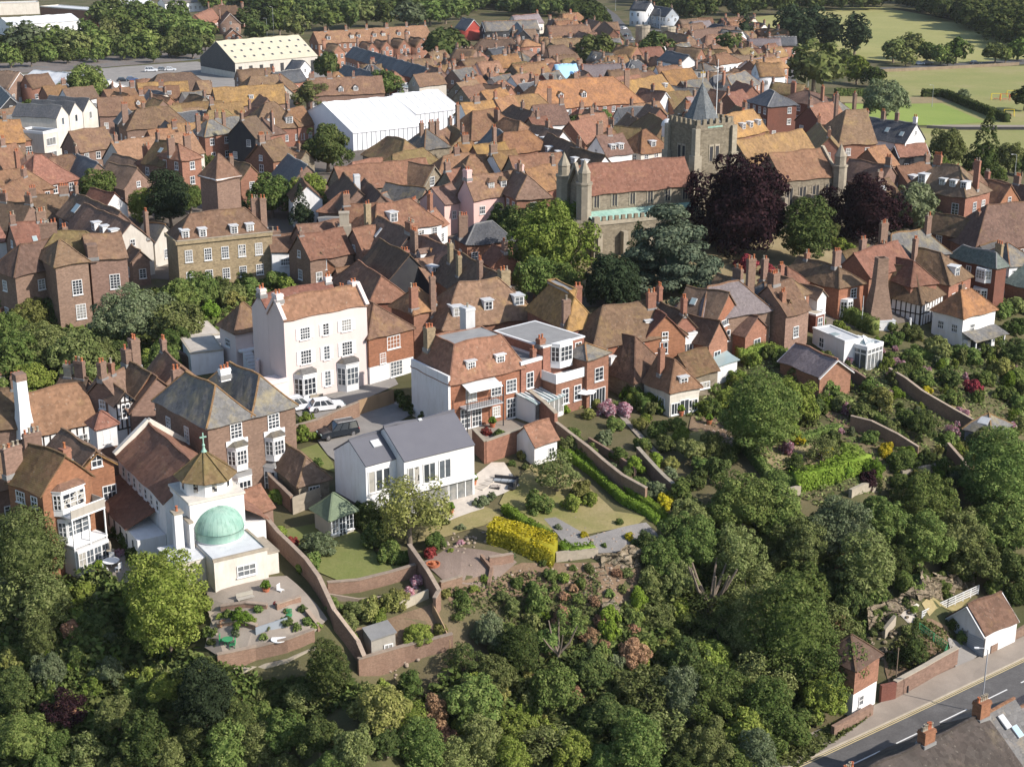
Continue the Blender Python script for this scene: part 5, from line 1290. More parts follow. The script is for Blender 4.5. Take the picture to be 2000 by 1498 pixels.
def _chw(m):
    for i in range(4): x = b.L*(i+.5)/4; m.box(x-.7, x+.7, -.03, -.005, 3, 7.2, 'bk'); [m.box(x+q-.08, x+q+.08, -.1, -.004, 3, 7.4, 'ss') for q in (-.75, 0, .75)]; m.box(x-1.9, x-1.2, -1.3, -.02, -3, 6, 'ss')
part(b, 'window', _chw)
B('R', 1436,277, 1566,255, 9.5, 11, 5.4, 'g', 'st', 'to', ch=[], win=None, gz=17.3, label='higher church roof thick with golden lichen behind the chancel', name='church_chapel', cat='church')
# brick water tower
b = B('E', 423,349, 468,342, 12.0, 5.2, 3.6, 'h', 'bb', 'tb', lc=(398,340), rr=3.4, ch=[], win=None, gz=13.8, label='square red brick tower with pyramid tiled roof and white eaves', name='brick_tower', cat='tower')
part(b, 'eaves_board', lambda m: (m.box(-.3, b.L+.3, -.32, -.26, b.h-.35, b.h-.12, 'wt'), m.box(-.32, -.26, -.3, b.D+.3, b.h-.35, b.h-.12, 'wt')))
# marquee in two sections
b = B('E', 689,261, 831,246, 4.3, 30, 5.2, 'g', 'fb', 'fb', fd=True, rr=5.4, ch=[], win=None, label='huge white marquee with ribbed roof, nearer and larger section', name='marquee', cat='marquee', oh=.2)
part(b, 'roof_rib', lambda m: [m.bar((b.L*i/8, -.2, b.h+.1), (b.L*i/8, b.D/2, b.h+b.r+.2), .16, 'wh', .22) for i in range(9)]+[m.box(b.L*i/16-.06, b.L*i/16+.06, -.12, -.01, 0, 4.2, 'gb') for i in range(17)])
MAR = b
b = B('E', 812,224, 900,213, 5.0, 20, 4.6, 'g', 'fb', 'fb', fd=True, rr=4, ch=[], win=None, label='white marquee extension set back at the right of larger section', name='marquee', cat='marquee', oh=.2)
part(b, 'roof_rib', lambda m: [m.bar((b.L*i/5, -.2, b.h+.1), (b.L*i/5, b.D/2, b.h+b.r+.2), .16, 'wh', .22) for i in range(6)]+[m.box(b.L*i/10-.06, b.L*i/10+.06, -.12, -.01, 0, 4.8, 'gb') for i in range(11)])
# cream-roofed warehouse
b = B('E', 459,124, 620,110, 5.4, 26, 6.8, 'g', 'cr', 'sc', fd=True, rr=6.8, ch=[], win=None, label='big warehouse with cream sheet roof dotted with dark rooflights', name='warehouse', cat='warehouse', oh=.2)
for j in range(3):
    for i in range(9): 
        p = (b.L*(i+.5)/9+(.8 if j % 2 else 0)); skylight(b, 'F', p, .2+j*.27, .8, 1.0, 'bk')
part(b, 'dark_gable', lambda m: m.face([(-.04,0,2),(-.04,b.D,2),(-.04,b.D,b.h),(-.04,b.D/2,b.h+b.r-.1),(-.04,0,b.h)], 'sl'))
part(b, 'bay_doors', lambda m: [m.box(b.L*(i+.3)/8, b.L*(i+.3)/8+1.5, -.05, -.01, 0, 4, 'bk') for i in range(8)])
# buff brick house with dormers
b = B('E', 346,476, 531,457, 7.6, 11.5, 3.8, 'h', 'by', 'tb', lc=(290,462), rr=3.6, ch=[(.9,.5,{'w':1.2,'k':'bb'}),(1.0,.4,{'w':1.0,'k':'bb'})], win=None, oh=.1, dor=[('F',.1,.12,.9,1.1,'flat',{'nx':2,'ny':3}),('F',.28,.12,.9,1.1,'flat',{'nx':2,'ny':3}),('F',.61,.12,.9,1.1,'flat',{'nx':2,'ny':3}),('F',.78,.12,.9,1.1,'flat',{'nx':2,'ny':3})],
      label='buff brick house with four white dormers in its brown roof')
for s in (.11, .31, .49, .67, .85): add_win(b, 'F', b.L*s, 4.6, 1.0, 1.7, 3, 4); add_win(b, 'F', b.L*s, 1.4, 1.0, 1.5, 3, 4)
part(b, 'parapet', lambda m: (m.box(-.05, b.L+.05, -.3, -.01, b.h-.2, b.h+.35, 'by'), m.box(-.1, b.L+.1, -.36, .04, b.h+.35, b.h+.45, 'ss'), m.box(-.3, -.01, -.3, b.D, b.h-.2, b.h+.35, 'by')))
# pink dormered house by the church
b = B('E', 925,388, 1034,372, 6.2, 8.5, 4.0, 'g', 'pp', 'tb', rg=(917,345), ch=[(.0,.5,{'w':1.0,'d':1.3,'k':'pp','top':1.5}),(1.0,.5,{'w':1.0,'d':1.3,'k':'pp','top':1.2})], win=[('F',.15,3.4,1.0,1.2,3,2),('F',.42,3.4,.8,1.2,2,2),('F',.68,3.4,.8,1.2,2,2),('F',.9,3.4,1.0,1.2,3,2),('F',.2,.6,1.0,1.4,3,2)],
      dor=[('F',.36,.3,.9,1.1,'h',{'k':'tb'}),('F',.58,.3,.9,1.1,'h',{'k':'tb'}),('F',.8,.3,.9,1.1,'h',{'k':'tb'})], vb=None, label='pink painted house with three tiled dormers left of the church')
B('E', 868,400, 905,392, 5.5, 7, 2.6, 'g', 'pp', 'td', ch=[], win=[('F',.5,2.8,.8,1.2,2,2)], desc='small pink wing')
# cream flats with three gables
for i, (a, c) in enumerate((((110,232),(134,226)), ((135,226),(161,220)), ((162,220),(190,214)))):
    b = B('E', *a, *c, 9.0, 15, 3.4, 'f', 'cr', 'sl', ch=[], win=[('F',.5,7.2,.9,1.6,1,1)], oh=.1, desc='modern cream gabled flats with slate roof', group='cream gabled flats')
b = B('E', 84,262, 112,256, 7.5, 9, .5, 'flat', 'cr', 'sl', ch=[], win=[('F',.5,4.6,3.0,1.6,3,1),('F',.5,1.4,3.0,1.6,3,1)], desc='cream balcony block with flat roof')
# white gabled terrace by the bowling green
b = B('E', 1668,266, 1768,280, 7.0, 8.0, 4.6, 'g', 'wh', 'sl', fd=True, rr=3.8, ch=[(.0,.5,{'w':.8}),(.35,.5,{'w':.9,'top':2}),(.62,.5,{'w':.9,'top':2}),(1.0,.5,{'w':.9,'k':'wh'})], win=[('R',.3,5.6,.7,.9,2,2),('R',.75,5.4,.7,.9,2,2),('R',.5,8.4,.6,.8,2,2),('R',.7,1.2,.7,.9,2,2),('F',.15,4,.8,1.2,2,2),('F',.4,4,.8,1.2,2,2),('F',.7,4,.8,1.2,2,2)],
      label='white gabled end of a slate-roofed terrace beside the bowling green', sky_=[('F',.2,.4,.9,1.1,'gn'),('F',.55,.4,.9,1.2,'gn'),('F',.85,.3,.9,1.1,'gn')])
# lichened white cottage, kiln-like chimney, conservatory wing
b = B('E', 1882,619, 1945,602, 5.4, 8.6, 3.0, 'h', 'wh', 'tO', lc=(1832,601), ch=[(.45,.6,{'w':.8,'k':'bb','top':.9,'pots':1})], win=[('F',.3,2.9,.9,1.0,3,2),('L',.3,2.9,.9,1.0,3,2),('L',.75,2.9,.9,1.0,3,2)], label='white weatherboarded cottage under bright orange lichened pyramid roof', near=True)
part(b, 'verandah', lambda m: (slab(m, (-.1,-2.6,2.1),(b.L+.2,-2.6,2.1),(b.L+.2,0,2.9),(-.1,0,2.9), .1, 'sg', 1), [m.box(x-.08, x+.08, -2.5, -2.35, -2, 2.05, 'wt') for x in (.1, b.L*.5, b.L*.9)], m.box(.3,b.L*.9,-.9,-.05,-1,2,'wh'), m.box(1,b.L*.8,-.95,-.9,.3,1.9,'gl')))
def kiln():
    p = hit(1712, 636); r0 = empty('brick_chimney', p, .2); tag(r0, 'tall tapering brick chimney rising from a white plinth', 'chimney')
    m = MB(); n0 = 0
    prev = None
    for w, z in ((1.75, -3), (1.7, 1.6), (1.45, 3.0), (.95, 6.0), (.78, 9.6), (.8, 9.65), (.8, 10.0), (.5, 10.0)):
        i0 = len(m.v); m.v += [(-w, -w*.8, z), (w, -w*.8, z), (w, w*.8, z), (-w, w*.8, z)]
        if prev is not None:
            for j in range(4): m.f.append((prev+j, prev+(j+1)%4, i0+(j+1)%4, i0+j)); m.m.append(m.mi('bb'))
        prev = i0
    m.build('stack', r0); q = MB(); q.box(-2.0, 2.0, -1.8, 1.8, -3, 1.0, 'wh'); q.build('plinth', r0)
    q = MB(); q.box(-2.05, 2.05, -1.85, 1.85, 1.0, 1.15, 'wl'); q.build('lead_cap', r0)
kiln()
b = B('E', 1694,683, 1724,673, 3.0, 4.6, .4, 'flat', 'wt', 'gn', lc=(1656,667), ch=[], win=None, vb='wt', label='white-framed garden conservatory with lantern glass roof', name='conservatory', cat='conservatory', base=1.5)
for f in 'FRL':
    def _cg(m, f=f):
        ln = flen(b, f); p, r = face_pt(b, f, 0, 0, 0); M = Matrix.Translation(p) @ Matrix.Rotation(r, 4, 'Z'); n = max(3, int(ln/.8))
        m.box(.1, ln-.1, -.03, -.01, .1, 2.2, 'gl', M); m.box(.1, ln-.1, -.03, -.01, 2.35, 2.8, 'gl', M)
        for i in range(n+1): x = .05+(ln-.1)*i/n; m.box(x-.06, x+.06, -.08, -.005, 0, 2.9, 'wt', M)
        m.box(0, ln, -.07, -.004, 2.2, 2.35, 'wt', M)
    part(b, 'glazing', _cg)
def _lan(m):
    L, D = b.L, b.D; m.box(.8, L-.8, .8, D-.8, 3.05, 3.35, 'wt')
    for A in (((.8,.8),(L-.8,.8),(L-1.6,D/2),(1.6,D/2)), ((.8,D-.8),(L-.8,D-.8),(L-1.6,D/2),(1.6,D/2))): m.face([(*A[0],3.36),(*A[1],3.36),(*A[2],4.1),(*A[3],4.1)], 'gn')
    for i in range(8): x = .8+(L-1.6)*i/7; m.bar((x,.8,3.4),(min(max(x,1.6),L-1.6),D/2,4.14),.07,'wt'); 
    for q in (0, 1): x = .8 if q == 0 else L-.8; m.face([(x,.8,3.36),(x,D-.8,3.36),(1.6 if q == 0 else L-1.6,D/2,4.1)], 'gn')
    m.bar((1.6,D/2,4.14),(L-1.6,D/2,4.14),.12,'wt')
part(b, 'lantern_roof', _lan)
B('E', 1588,642, 1650,668, 2.6, 3.4, .2, 'flat', 'wh', 'wl', ch=[], win=[('F',.3,.6,.9,1.2,2,2)], label='long low white flat-roofed wing leading to the conservatory', name='house', sky_=[('F',.6,0,1.2,1.0,'gn')])
B('R', 1556,672, 1634,703, 2.4, 7.0, 1.8, 'g', 'br', 'sp', ch=[], win=None, vb='wt', label='low brick outbuilding with purple slate roof before the white wing', name='outbuilding', cat='outbuilding')
# summer cabin at right
B('E', 1885,838, 1935,850, 2.6, 6.5, 1.6, 'h', 'gb', 'sg', ch=[], win=[('F',.7,.8,.8,1.0,2,2)], sky_=[('F',.5,.4,1.2,1.1,'wl')], label='small grey-roofed garden cabin with a bright skylight', name='garden_cabin', cat='cabin')
# ------------------------------------------------------------------ the rest of the town, house by house
# far left
B('E', 20,50, 157,41, 5, 22, 2.5, 'g', 'wh', 'wl', ch=[], label='long white industrial shed with pale grey roof at far left', name='shed', cat='industrial shed')
B('E', 78,14, 181,22, 8, 14, .4, 'flat', 'br', 'wl', ch=[], win=None, vb='cr', label='tall red brick and cream industrial hall at the top left', name='hall', cat='industrial hall')
B('E', -60,10, 76,6, 6, 12, .4, 'flat', 'cr', 'wl', ch=[], win=None, vb='cr', desc='cream industrial hall', name='hall', cat='industrial hall')
B('E', 322,8, 412,4, 5, 14, 2, 'g', 'wh', 'sg', ch=[], desc='pale blue-grey works building', name='works', cat='industrial shed')
B('E', 232,12, 300,6, 5, 14, 2, 'g', 'cr', 'wl', ch=[], desc='cream works building', name='works', cat='industrial shed')
B('E', 431,47, 470,46, 5, 16, 5.5, 'f', 'bb', 'tr', vb='wt', ch=1); B('R', 380,30, 436,8, 5, 10, 5, 'g', 'br', 'tr'); B('R', 420,12, 460,12, 6, 10, 5, 'h', 'br', 'tb', ch=2); B('E', 440,72, 472,71, 2.4, 8, 3, 'f', 'br', 'tr', vb='wt', ch=[])
B('R', 66,138, 150,146, 3.5, 16, 3, 'g', 'wh', 'wl', ch=[], win=None, desc='low white shed', name='shed', cat='industrial shed')
B('R', 122,142, 215,158, 3.5, 14, 2.6, 'g', 'wh', 'wl', ch=[], win=None, desc='low white shed', name='shed', cat='industrial shed')
B('E', 63,173, 108,168, 5, 9, 3.5, 'g', 'br', 'tb', ch=[]); B('R', -20,138, 38,142, 5, 13, 4.5, 'g', 'bb', 'td', vb='wt', ch=[])
B('E', 273,191, 370,187, 4, 9, 4.5, 'g', 'wh', 'tO', ch=[]); B('R', 310,146, 372,142, 5, 12, 5, 'h', 'bb', 'td', ch=[]); B('E', 425,209, 562,201, 4.5, 11, 5.5, 'g', 'bb', 'tO', ch=[], dor=[('F',.5,.3,1,.8,'flat')])
B('R', 384,160, 408,158, 6, 8, 4, 'g', 'bb', 'tb', ch=[]); B('E', 232,243, 281,240, 5.5, 8, 5, 'hf', 'bk', 'sl', ch=[], win=[('F',.3,3,1.8,1.5,4,2),('F',.75,3,1.2,1.8,2,2),('F',.5,.4,2.4,1.5,4,2)], desc='black boarded house with white windows')
B('E', 318,214, 352,210, 4, 12, 4, 'f', 'br', 'to', ch=[]); B('R', 190,192, 238,190, 5, 10, 5, 'g', 'bb', 'tb', ch=[]); B('R', 270,214, 328,210, 5, 10, 5.5, 'h', 'bb', 'tb', ch=1); B('E', 345,228, 440,222, 3.6, 8, 3, 'g', 'cr', 'to', ch=[])
B('E', 355,243, 412,238, 4, 7, 2.5, 'g', 'gb', 'sl', ch=[]); B('R', 135,258, 204,249, 6, 9, 5, 'g', 'bb', 'tb'); B('E', 30,276, 76,271, 6, 10, 6.5, 'h', 'br', 'tb', ch=[], win=[('F',.5,2,1.6,2.4,3,4)]); B('R', -20,238, 38,234, 7, 10, 5.5, 'g', 'bb', 'tO')
B('R', 218,279, 375,258, 5, 10, 4, 'g', 'cr', 'ts', ch=2); B('E', 180,318, 236,304, 3.6, 9, .4, 'flat', 'pp', 'ld', ch=[], win=None, vb='pp', desc='grey flat roof with pink parapet wall')
B('R', 146,300, 191,319, 4.5, 9, 5, 'g', 'bb', 'sl', ch=1); B('R', 306,274, 348,282, 7, 9, 5, 'g', 'bb', 'tg', ch=1, sky_=[('F',.5,.5,1,1,'gn')]); B('E', 303,328, 342,322, 6, 8, 5, 'h', 'br', 'tr', ch=1)
B('E', 355,314, 393,308, 8.5, 9, 3.5, 'h', 'br', 'tr', ch=2, desc='tall red brick house with sash windows'); B('E', 262,342, 302,336, 4, 14, 4.5, 'f', 'bk', 'td', vb='wt', ch=[]); B('R', 215,320, 268,330, 5, 9, 5, 'g', 'bb', 'td')
B('E', 400,266, 456,259, 6.5, 8, 2.8, 'h', 'br', 'sg', ch=2); B('E', 62,366, 152,350, 5.5, 11, 6, 'h', 'br', 'tr', ch=1); B('R', 0,338, 45,330, 6, 10, 5, 'h', 'br', 'tr'); B('R', 55,318, 106,313, 5, 8, 4.5, 'g', 'br', 'tb'); B('R', -10,372, 50,345, 6, 9, 4, 'g', 'bb', 'tr', ch=2)
B('R', 100,308, 140,305, 5, 8, 4, 'h', 'bb', 'tb'); B('R', -20,290, 30,282, 6, 9, 5, 'g', 'bb', 'tr'); B('R', 60,300, 100,302, 5, 8, 4, 'h', 'bb', 'td'); B('R', -10,160, 20,190, 5, 8, 4, 'g', 'bk', 'sl', vb='wt', ch=[])
B('R', 5,395, 60,400, 6, 10, 5, 'g', 'bb', 'td', ch=2); B('R', 60,385, 130,380, 5, 9, 5, 'g', 'bb', 'tb', ch=2); B('R', 145,378, 235,415, 6, 9, 5, 'g', 'bb', 'td', ch=1, sky_=[('F',.25,.3,1.6,1.6,'gn')])
B('R', 20,440, 86,432, 8, 9, 5.5, 'g', 'bb', 'tr', ch=2, sky_=[('F',.55,.25,.6,.8,'gn'),('F',.85,.25,.6,.8,'gn')]); B('E', -30,478, 15,472, 8, 9, 3, 'g', 'wh', 'tr', ch=1)
# big brown brick house, left
b = B('E', 108,520, 172,511, 9.5, 10, 4.6, 'h', 'bb', 'tb', ch=[], win=[('F',.6,5,1.3,2.0,3,5),('F',.65,1.4,1.3,2.0,3,5),('L',.3,5,1,1.8,2,4)], label='brown brick house corner block with tall white sash windows'); 
b = B('E', 176,508, 248,501, 9.5, 10, 4.6, 'g', 'bb', 'tb', ch=[(.02,.05,{'w':1.4,'d':1.6,'k':'bb','top':-.4,'pots':0})], win=[('F',.62,5,1.3,2.0,3,5)], desc='brown brick house with wide chimney breast')
B('E', 40,510, 100,512, 8, 9, .5, 'flat', 'bb', 'ld', ch=[], vb='ss', win=[('F',.3,4.6,.9,1.4,2,3),('F',.65,4.6,.9,1.4,2,3),('F',.3,1.4,.9,1.4,2,3),('F',.7,1.2,.9,1.4,2,3)], desc='shaded brown brick wing with parapet')
B('R', 112,455, 165,452, 9, 9, 5, 'h', 'bb', 'tg', ch=[(.2,.5,{'w':2.4,'k':'bb','pots':5,'top':1.6})]); B('R', 42,480, 96,470, 8, 9, 5, 'h', 'bb', 'td', sky_=[('F',.6,.4,.7,1,'gn')])
b = B('R', 165,399, 256,437, 5.5, 9.5, 5.6, 'g', 'cr', 'td', ch=[(1.0,.9)], dor=[('F',.5,.25,1.0,1.2,'flat'),('F',.68,.25,1.0,1.2,'flat'),('F',.86,.25,1.0,1.2,'flat')], desc='cream gabled house with three dormers')
B('R', 282,435, 322,442, 4, 7, 3.4, 'g', 'cr', 'sg', ch=[]); B('E', 232,474, 290,466, 4.6, 7, 2.6, 'h', 'br', 'sp', ch=[]); B('E', 258,512, 292,508, 4, 6, 2.5, 'f', 'bb', 'td', ch=[])
B('E', 372,690, 436,683, 3, 9, .05, 'flat', 'wh', 'pv', ch=[], win=None, vb='cc', desc='low garage block with pale flat roof', name='garage', cat='garage'); B('E', 350,662, 430,652, 3, 8, .05, 'flat', 'wh', 'pv', ch=[], win=None, vb='cc', desc='low garage block with pale flat roof', name='garage', cat='garage')
# top centre
b = B('E', 622,86, 842,72, 6.5, 10, 6.0, 'g', 'br', 'tr', ch=[(.1,.5),(.28,.5),(.46,.5),(.64,.5),(.82,.5),(.99,.5)], dor=[('F',q,.25,1.3,1.3,'h',{'k':'tr'}) for q in (.1,.3,.36,.5,.58,.72,.8)], label='long red brick terrace with many hooded dormers and chimneys', vb=None)
for i, (x, y) in enumerate(((650,104),(716,101),(744,98),(778,94),(812,92))):
    B('E', x,y, x+24,y-2, 6, 9, 4, 'f', 'br', 'tb', ch=[(.0,.9)], desc='gabled brick rear wing of terrace', group='gabled terrace wings')
for i in range(5):
    x = 690+i*29; y = 92+i*8.4; B('R', x,y, x+29,y+8.4, 5.2, 8, 3.8, 'g', 'br', 'sl', ch=[(.98,.5,{'w':1.2})], desc='small slate-roofed terraced house', group='slate terrace houses', oh=.25)
for i in range(3): B('R', 672+i*28,128+i*7, 700+i*28,135+i*7, 4.6, 8, 3.4, 'g', 'bd', 'sl', ch=[(.98,.5,{'w':1.2})], desc='small slate-roofed terraced house', group='slate terrace houses')
B('E', 909,60, 942,58, 4.6, 12, 5, 'f', 'rw', 'sl', vb='wt', ch=[], win=None, desc='bright red gabled house'); B('E', 948,62, 1054,58, 4.6, 9, 4, 'g', 'bk', 'sg', ch=[], vb='wt'); B('R', 1000,32, 1052,28, 5, 9, 4, 'g', 'cr', 'sp')
B('E', 905,165, 942,158, 5, 10, 4, 'g', 'bb', 'sg', ch=1, sky_=[('F',.5,.4,.8,.8,'gl')]); B('E', 944,148, 986,144, 4.6, 9, 4.5, 'g', 'pp', 'ts', ch=[], dor=[('F',.7,.1,1,1,'g',{'wk':'pp','k':'tr'})])
B('R', 832,128, 862,136, 5, 9, 4, 'g', 'bb', 'tb'); B('E', 795,174, 880,166, 3, 12, .4, 'flat', 'wh', 'gn', ch=[], win=None, desc='glazed flat roof in white frames'); B('R', 600,155, 745,150, 5, 10, 6, 'g', 'bb', 'tb', ch=[(.06,.5),(.3,.5),(.62,.5)], dor=[('F',.42,.1,1.2,1.2,'g',{'wk':'wt'}),('F',.62,.15,1.2,1.0,'g',{'wk':'wt'})])
B('E', 545,165, 600,158, 4, 8, 3.5, 'g', 'br', 'sl', ch=1); B('E', 580,142, 612,138, 4, 8, 3.5, 'f', 'wh', 'sl', ch=[]); B('R', 492,150, 548,146, 5, 10, 4.5, 'h', 'br', 'tb'); B('E', 470,160, 535,156, 4, 8, 3.4, 'g', 'bb', 'tb', ch=[])
b = B('E', 498,254, 592,246, 5, 13, 8.5, 'h', 'br', 'tb', ch=[(.98,.8,{'w':1.0})], dor=[('F',.36,.12,1.6,1.6,'h',{'nx':4,'ny':3}),('F',.74,.12,1.6,1.6,'h',{'nx':4,'ny':3})], label='steep hipped house with twin hooded dormers left of white marquee')
B('R', 560,215, 592,210, 5, 9, 4.5, 'g', 'br', 'to'); B('E', 470,262, 512,268, 5, 9, 5, 'h', 'br', 'td'); B('E', 540,306, 578,300, 6, 8, 4.6, 'h', 'br', 'tr', ch=1); B('R', 508,280, 548,272, 7, 9, 5, 'g', 'br', 'tb'); B('R', 562,303, 600,324, 4.5, 11, 5.6, 'g', 'bb', 'sl', ch=[])
B('E', 470,352, 512,346, 6, 9, 5, 'f', 'br', 'tb', ch=1); B('E', 480,312, 525,318, 6, 8, 4, 'f', 'br', 'tr'); B('R', 470,235, 500,228, 6, 9, 5, 'g', 'bk', 'td'); B('R', 420,232, 470,228, 5, 8, 4, 'g', 'gb', 'sg', ch=1); B('R', 410,205, 470,200, 5, 8, 4, 'g', 'bb', 'to', ch=1)
b = B('R', 654,328, 830,311, 5.5, 9.5, 6.2, 'g', 'st', 'tr', ch=[], win=None, label='long nave-like building with plain red tiled roof'); B('E', 828,362, 867,352, 5, 11, 5.6, 'f', 'st', 'tb', ch=[], win=[('F',.4,4.6,1.2,1.5,3,3),('F',.5,1,1.6,1.4,3,3)], vb='ss')
B('R', 672,340, 700,372, 5, 9, 5, 'g', 'bb', 'td', ch=[]); B('R', 712,352, 745,382, 5, 9, 5, 'g', 'bb', 'td', ch=[(.2,.2,{'w':1.2,'d':1,'k':'wl','pots':0})]); B('R', 755,360, 830,370, 4, 8, 3, 'g', 'bb', 'sg', ch=[])
B('R', 757,268, 790,275, 6.5, 10, 5, 'h', 'st', 'tg', ch=[]); B('R', 768,303, 825,292, 5.5, 9, 4.6, 'h', 'by', 'tg', ch=[]); B('R', 690,318, 745,310, 4, 8, 3.5, 'h', 'bb', 'ts', ch=[])
B('E', 830,292, 878,286, 8, 9, 4, 'h', 'st', 'sg', ch=[(.3,.5),(.7,.5),(.95,.5)]); B('R', 878,245, 905,262, 6, 8, 4, 'g', 'by', 'tg', ch=2); B('R', 925,219, 963,214, 6, 12, 7, 'h', 'br', 'tr', ch=[(.0,.5,{'w':.8,'top':2})])
for q in ((900,203,962,198,'tO'),(965,192,1002,188,'to'),(895,281,922,278,'tO'),(925,286,985,279,'tO'),(868,306,915,301,'tr'),(920,306,960,303,'tr'),(960,300,1005,294,'to'),(985,262,1030,256,'to'),(985,232,1015,238,'tr'),(1040,208,1100,204,'td'),(1000,188,1050,186,'to'),(1002,207,1040,220,'td'),(1033,232,1066,228,'tr'),(870,335,905,330,'tr'),(905,325,925,345,'td'),(1025,333,1082,322,'to'),(995,308,1095,300,'tr'),(940,180,985,172,'tO'),(962,250,985,262,'sl'),(845,262,872,252,'tb'),(1000,330,1030,345,'td')):
    B('R', *q[:4], random.uniform(5, 6.5), random.uniform(8, 10), random.uniform(4, 5.2), random.choice('ggh'), random.choice(['br','bb','br','wh','st']), q[4])
# top right of the town
for q in ((1083,43,1126,40,'to','br'),(1068,52,1150,49,'tb','st'),(1130,62,1190,80,'tb','br'),(1100,28,1128,26,'to','br'),(1150,38,1172,44,'tb','bb'),(1180,42,1200,60,'tr','br'),(1000,60,1045,58,'td','bk'),(940,78,1000,78,'td','br'),(1062,78,1140,76,'tb','br'),(1070,92,1100,88,'td','wh'),(1205,88,1245,92,'to','br'),(1330,50,1372,45,'tb','br'),(1345,60,1440,52,'td','br'),(1392,48,1440,55,'sl','br'),(1300,62,1345,70,'tb','bb'),(1380,70,1440,66,'tb','br'),(1410,58,1450,62,'sg','wh'),(1240,96,1290,92,'tr','br'),(1320,92,1370,96,'tb','br'),(1460,118,1490,112,'sp','wh'),(1350,42,1385,40,'sp','gb'),(960,110,1010,106,'tO','bb'),(890,95,930,98,'tb','bb'),(900,118,945,112,'tb','br'),(880,60,905,72,'tb','bb'),(1010,44,1022,60,'sl','bk')):
    B('R', *q[:4], random.uniform(4.5, 6), random.uniform(8, 10), random.uniform(3.5, 5), random.choice('gghg'), q[5], q[4])
B('E', 1018,92, 1058,90, 7, 9, 2, 'h', 'br', 'to', ch=2, desc='square lichen-roofed brick house'); B('E', 1230,20, 1262,22, 8, 10, 4, 'g', 'wh', 'sl', ch=2); B('E', 1262,28, 1300,34, 6, 9, 4, 'g', 'gb', 'sl', ch=2)
b = B('E', 1256,62, 1306,64, 8.5, 8, .5, 'flat', 'ss', 'ld', ch=[], win=None, vb='ss', label='medieval stone town gatehouse with twin round towers', name='gatehouse', cat='gatehouse')
part(b, 'round_tower', lambda m: (m.lathe([(3,-3),(3,10),(3.2,10),(3.2,11),(2.4,11),(2.4,10)], 14, 'ss', 0, -.5))); part(b, 'round_tower', lambda m: (m.lathe([(3,-3),(3,10),(3.2,10),(3.2,11),(2.4,11),(2.4,10)], 14, 'ss', b.L, -.5)))
B('R', 1000,128, 1062,121, 5, 12, 4, 'g', 'bb', 'to', ch=[]); B('E', 1132,153, 1226,150, 5, 9, 4, 'g', 'gb', 'sp', ch=2); B('E', 1092,153, 1133,151, 5, 9, 3.8, 'g', 'gb', 'oc', ch=[], win=None, desc='building with light blue roof')
B('R', 1303,100, 1346,110, 7, 9, 3, 'g', 'wh', 'sl'); B('R', 1055,160, 1196,151, 6, 15, 6.5, 'h', 'br', 'tO', ch=[(.15,.5),(.5,.55),(.95,.5)], dor=[('F',.3,.3,1.2,1.2,'g'),('F',.5,.3,1.2,1.2,'g')], desc='broad golden-hipped brick house')
B('R', 1200,166, 1292,147, 6, 11, 5.5, 'g', 'br', 'tO', dor=[('F',.9,.3,1.3,1,'flat')]); B('R', 1293,141, 1350,134, 6, 11, 5, 'g', 'br', 'tO'); B('E', 1176,201, 1208,197, 6.5, 9, 5, 'h', 'br', 'tg', ch=[(.0,.5,{'w':1.0,'top':2}),(.3,.9)])
B('R', 1250,174, 1300,181, 5.5, 9, 5, 'g', 'wh', 'td', vb='wt'); B('E', 1402,128, 1450,121, 7.5, 10, 3, 'h', 'wh', 'tr', ch=1); B('E', 1375,140, 1405,136, 6, 9, 2, 'h', 'cr', 'sg', ch=2); B('E', 1484,140, 1540,132, 9, 10, 3, 'g', 'br', 'to', ch=2, desc='tall red brick three-row house'); B('E', 1466,142, 1484,150, 8, 10, 3.5, 'f', 'wh', 'to', ch=1)
B('R', 1312,170, 1365,174, 5, 10, 3, 'h', 'bb', 'sg'); B('E', 1458,198, 1500,209, 8.5, 10, 3, 'h', 'bd', 'sl', ch=1, desc='dark Georgian brick house'); B('E', 1521,196, 1584,205, 8.5, 12, 2.6, 'h', 'bd', 'td', ch=2, desc='dark Georgian brick house'); B('R', 1580,208, 1632,200, 7, 9, 5, 'g', 'bd', 'tr', ch=2)
B('E', 1462,90, 1526,90, 6, 9, 2.5, 'g', 'wh', 'sp', ch=[]); B('E', 1430,96, 1462,100, 5, 8, 3, 'h', 'br', 'tb'); B('E', 1062,222, 1110,218, 5.6, 9, .3, 'flat', 'br', 'ld', ch=[])
for q in ((1040,245,1100,258,'td'),(1070,262,1135,290,'td'),(1115,290,1182,306,'td'),(1165,268,1215,262,'td')): B('R', *q[:4], 5.4, 8, 4.2, 'g', 'wh', q[4], dor=[('F',.35,.2,1,1,'flat'),('F',.65,.2,1,1,'flat')])
B('E', 1188,293, 1240,286, 5.5, 8, 4, 'h', 'wh', 'to'); B('E', 1252,300, 1310,292, 5.5, 9, 5, 'h', 'cr', 'to', dor=[('F',.5,.2,1,1,'flat')]); B('E', 1218,228, 1252,233, 5, 12, 4, 'f', 'gb', 'ts', vb='wt', ch=[]); B('E', 1208,222, 1225,226, 5, 9, 4, 'f', 'br', 'tr', ch=1)
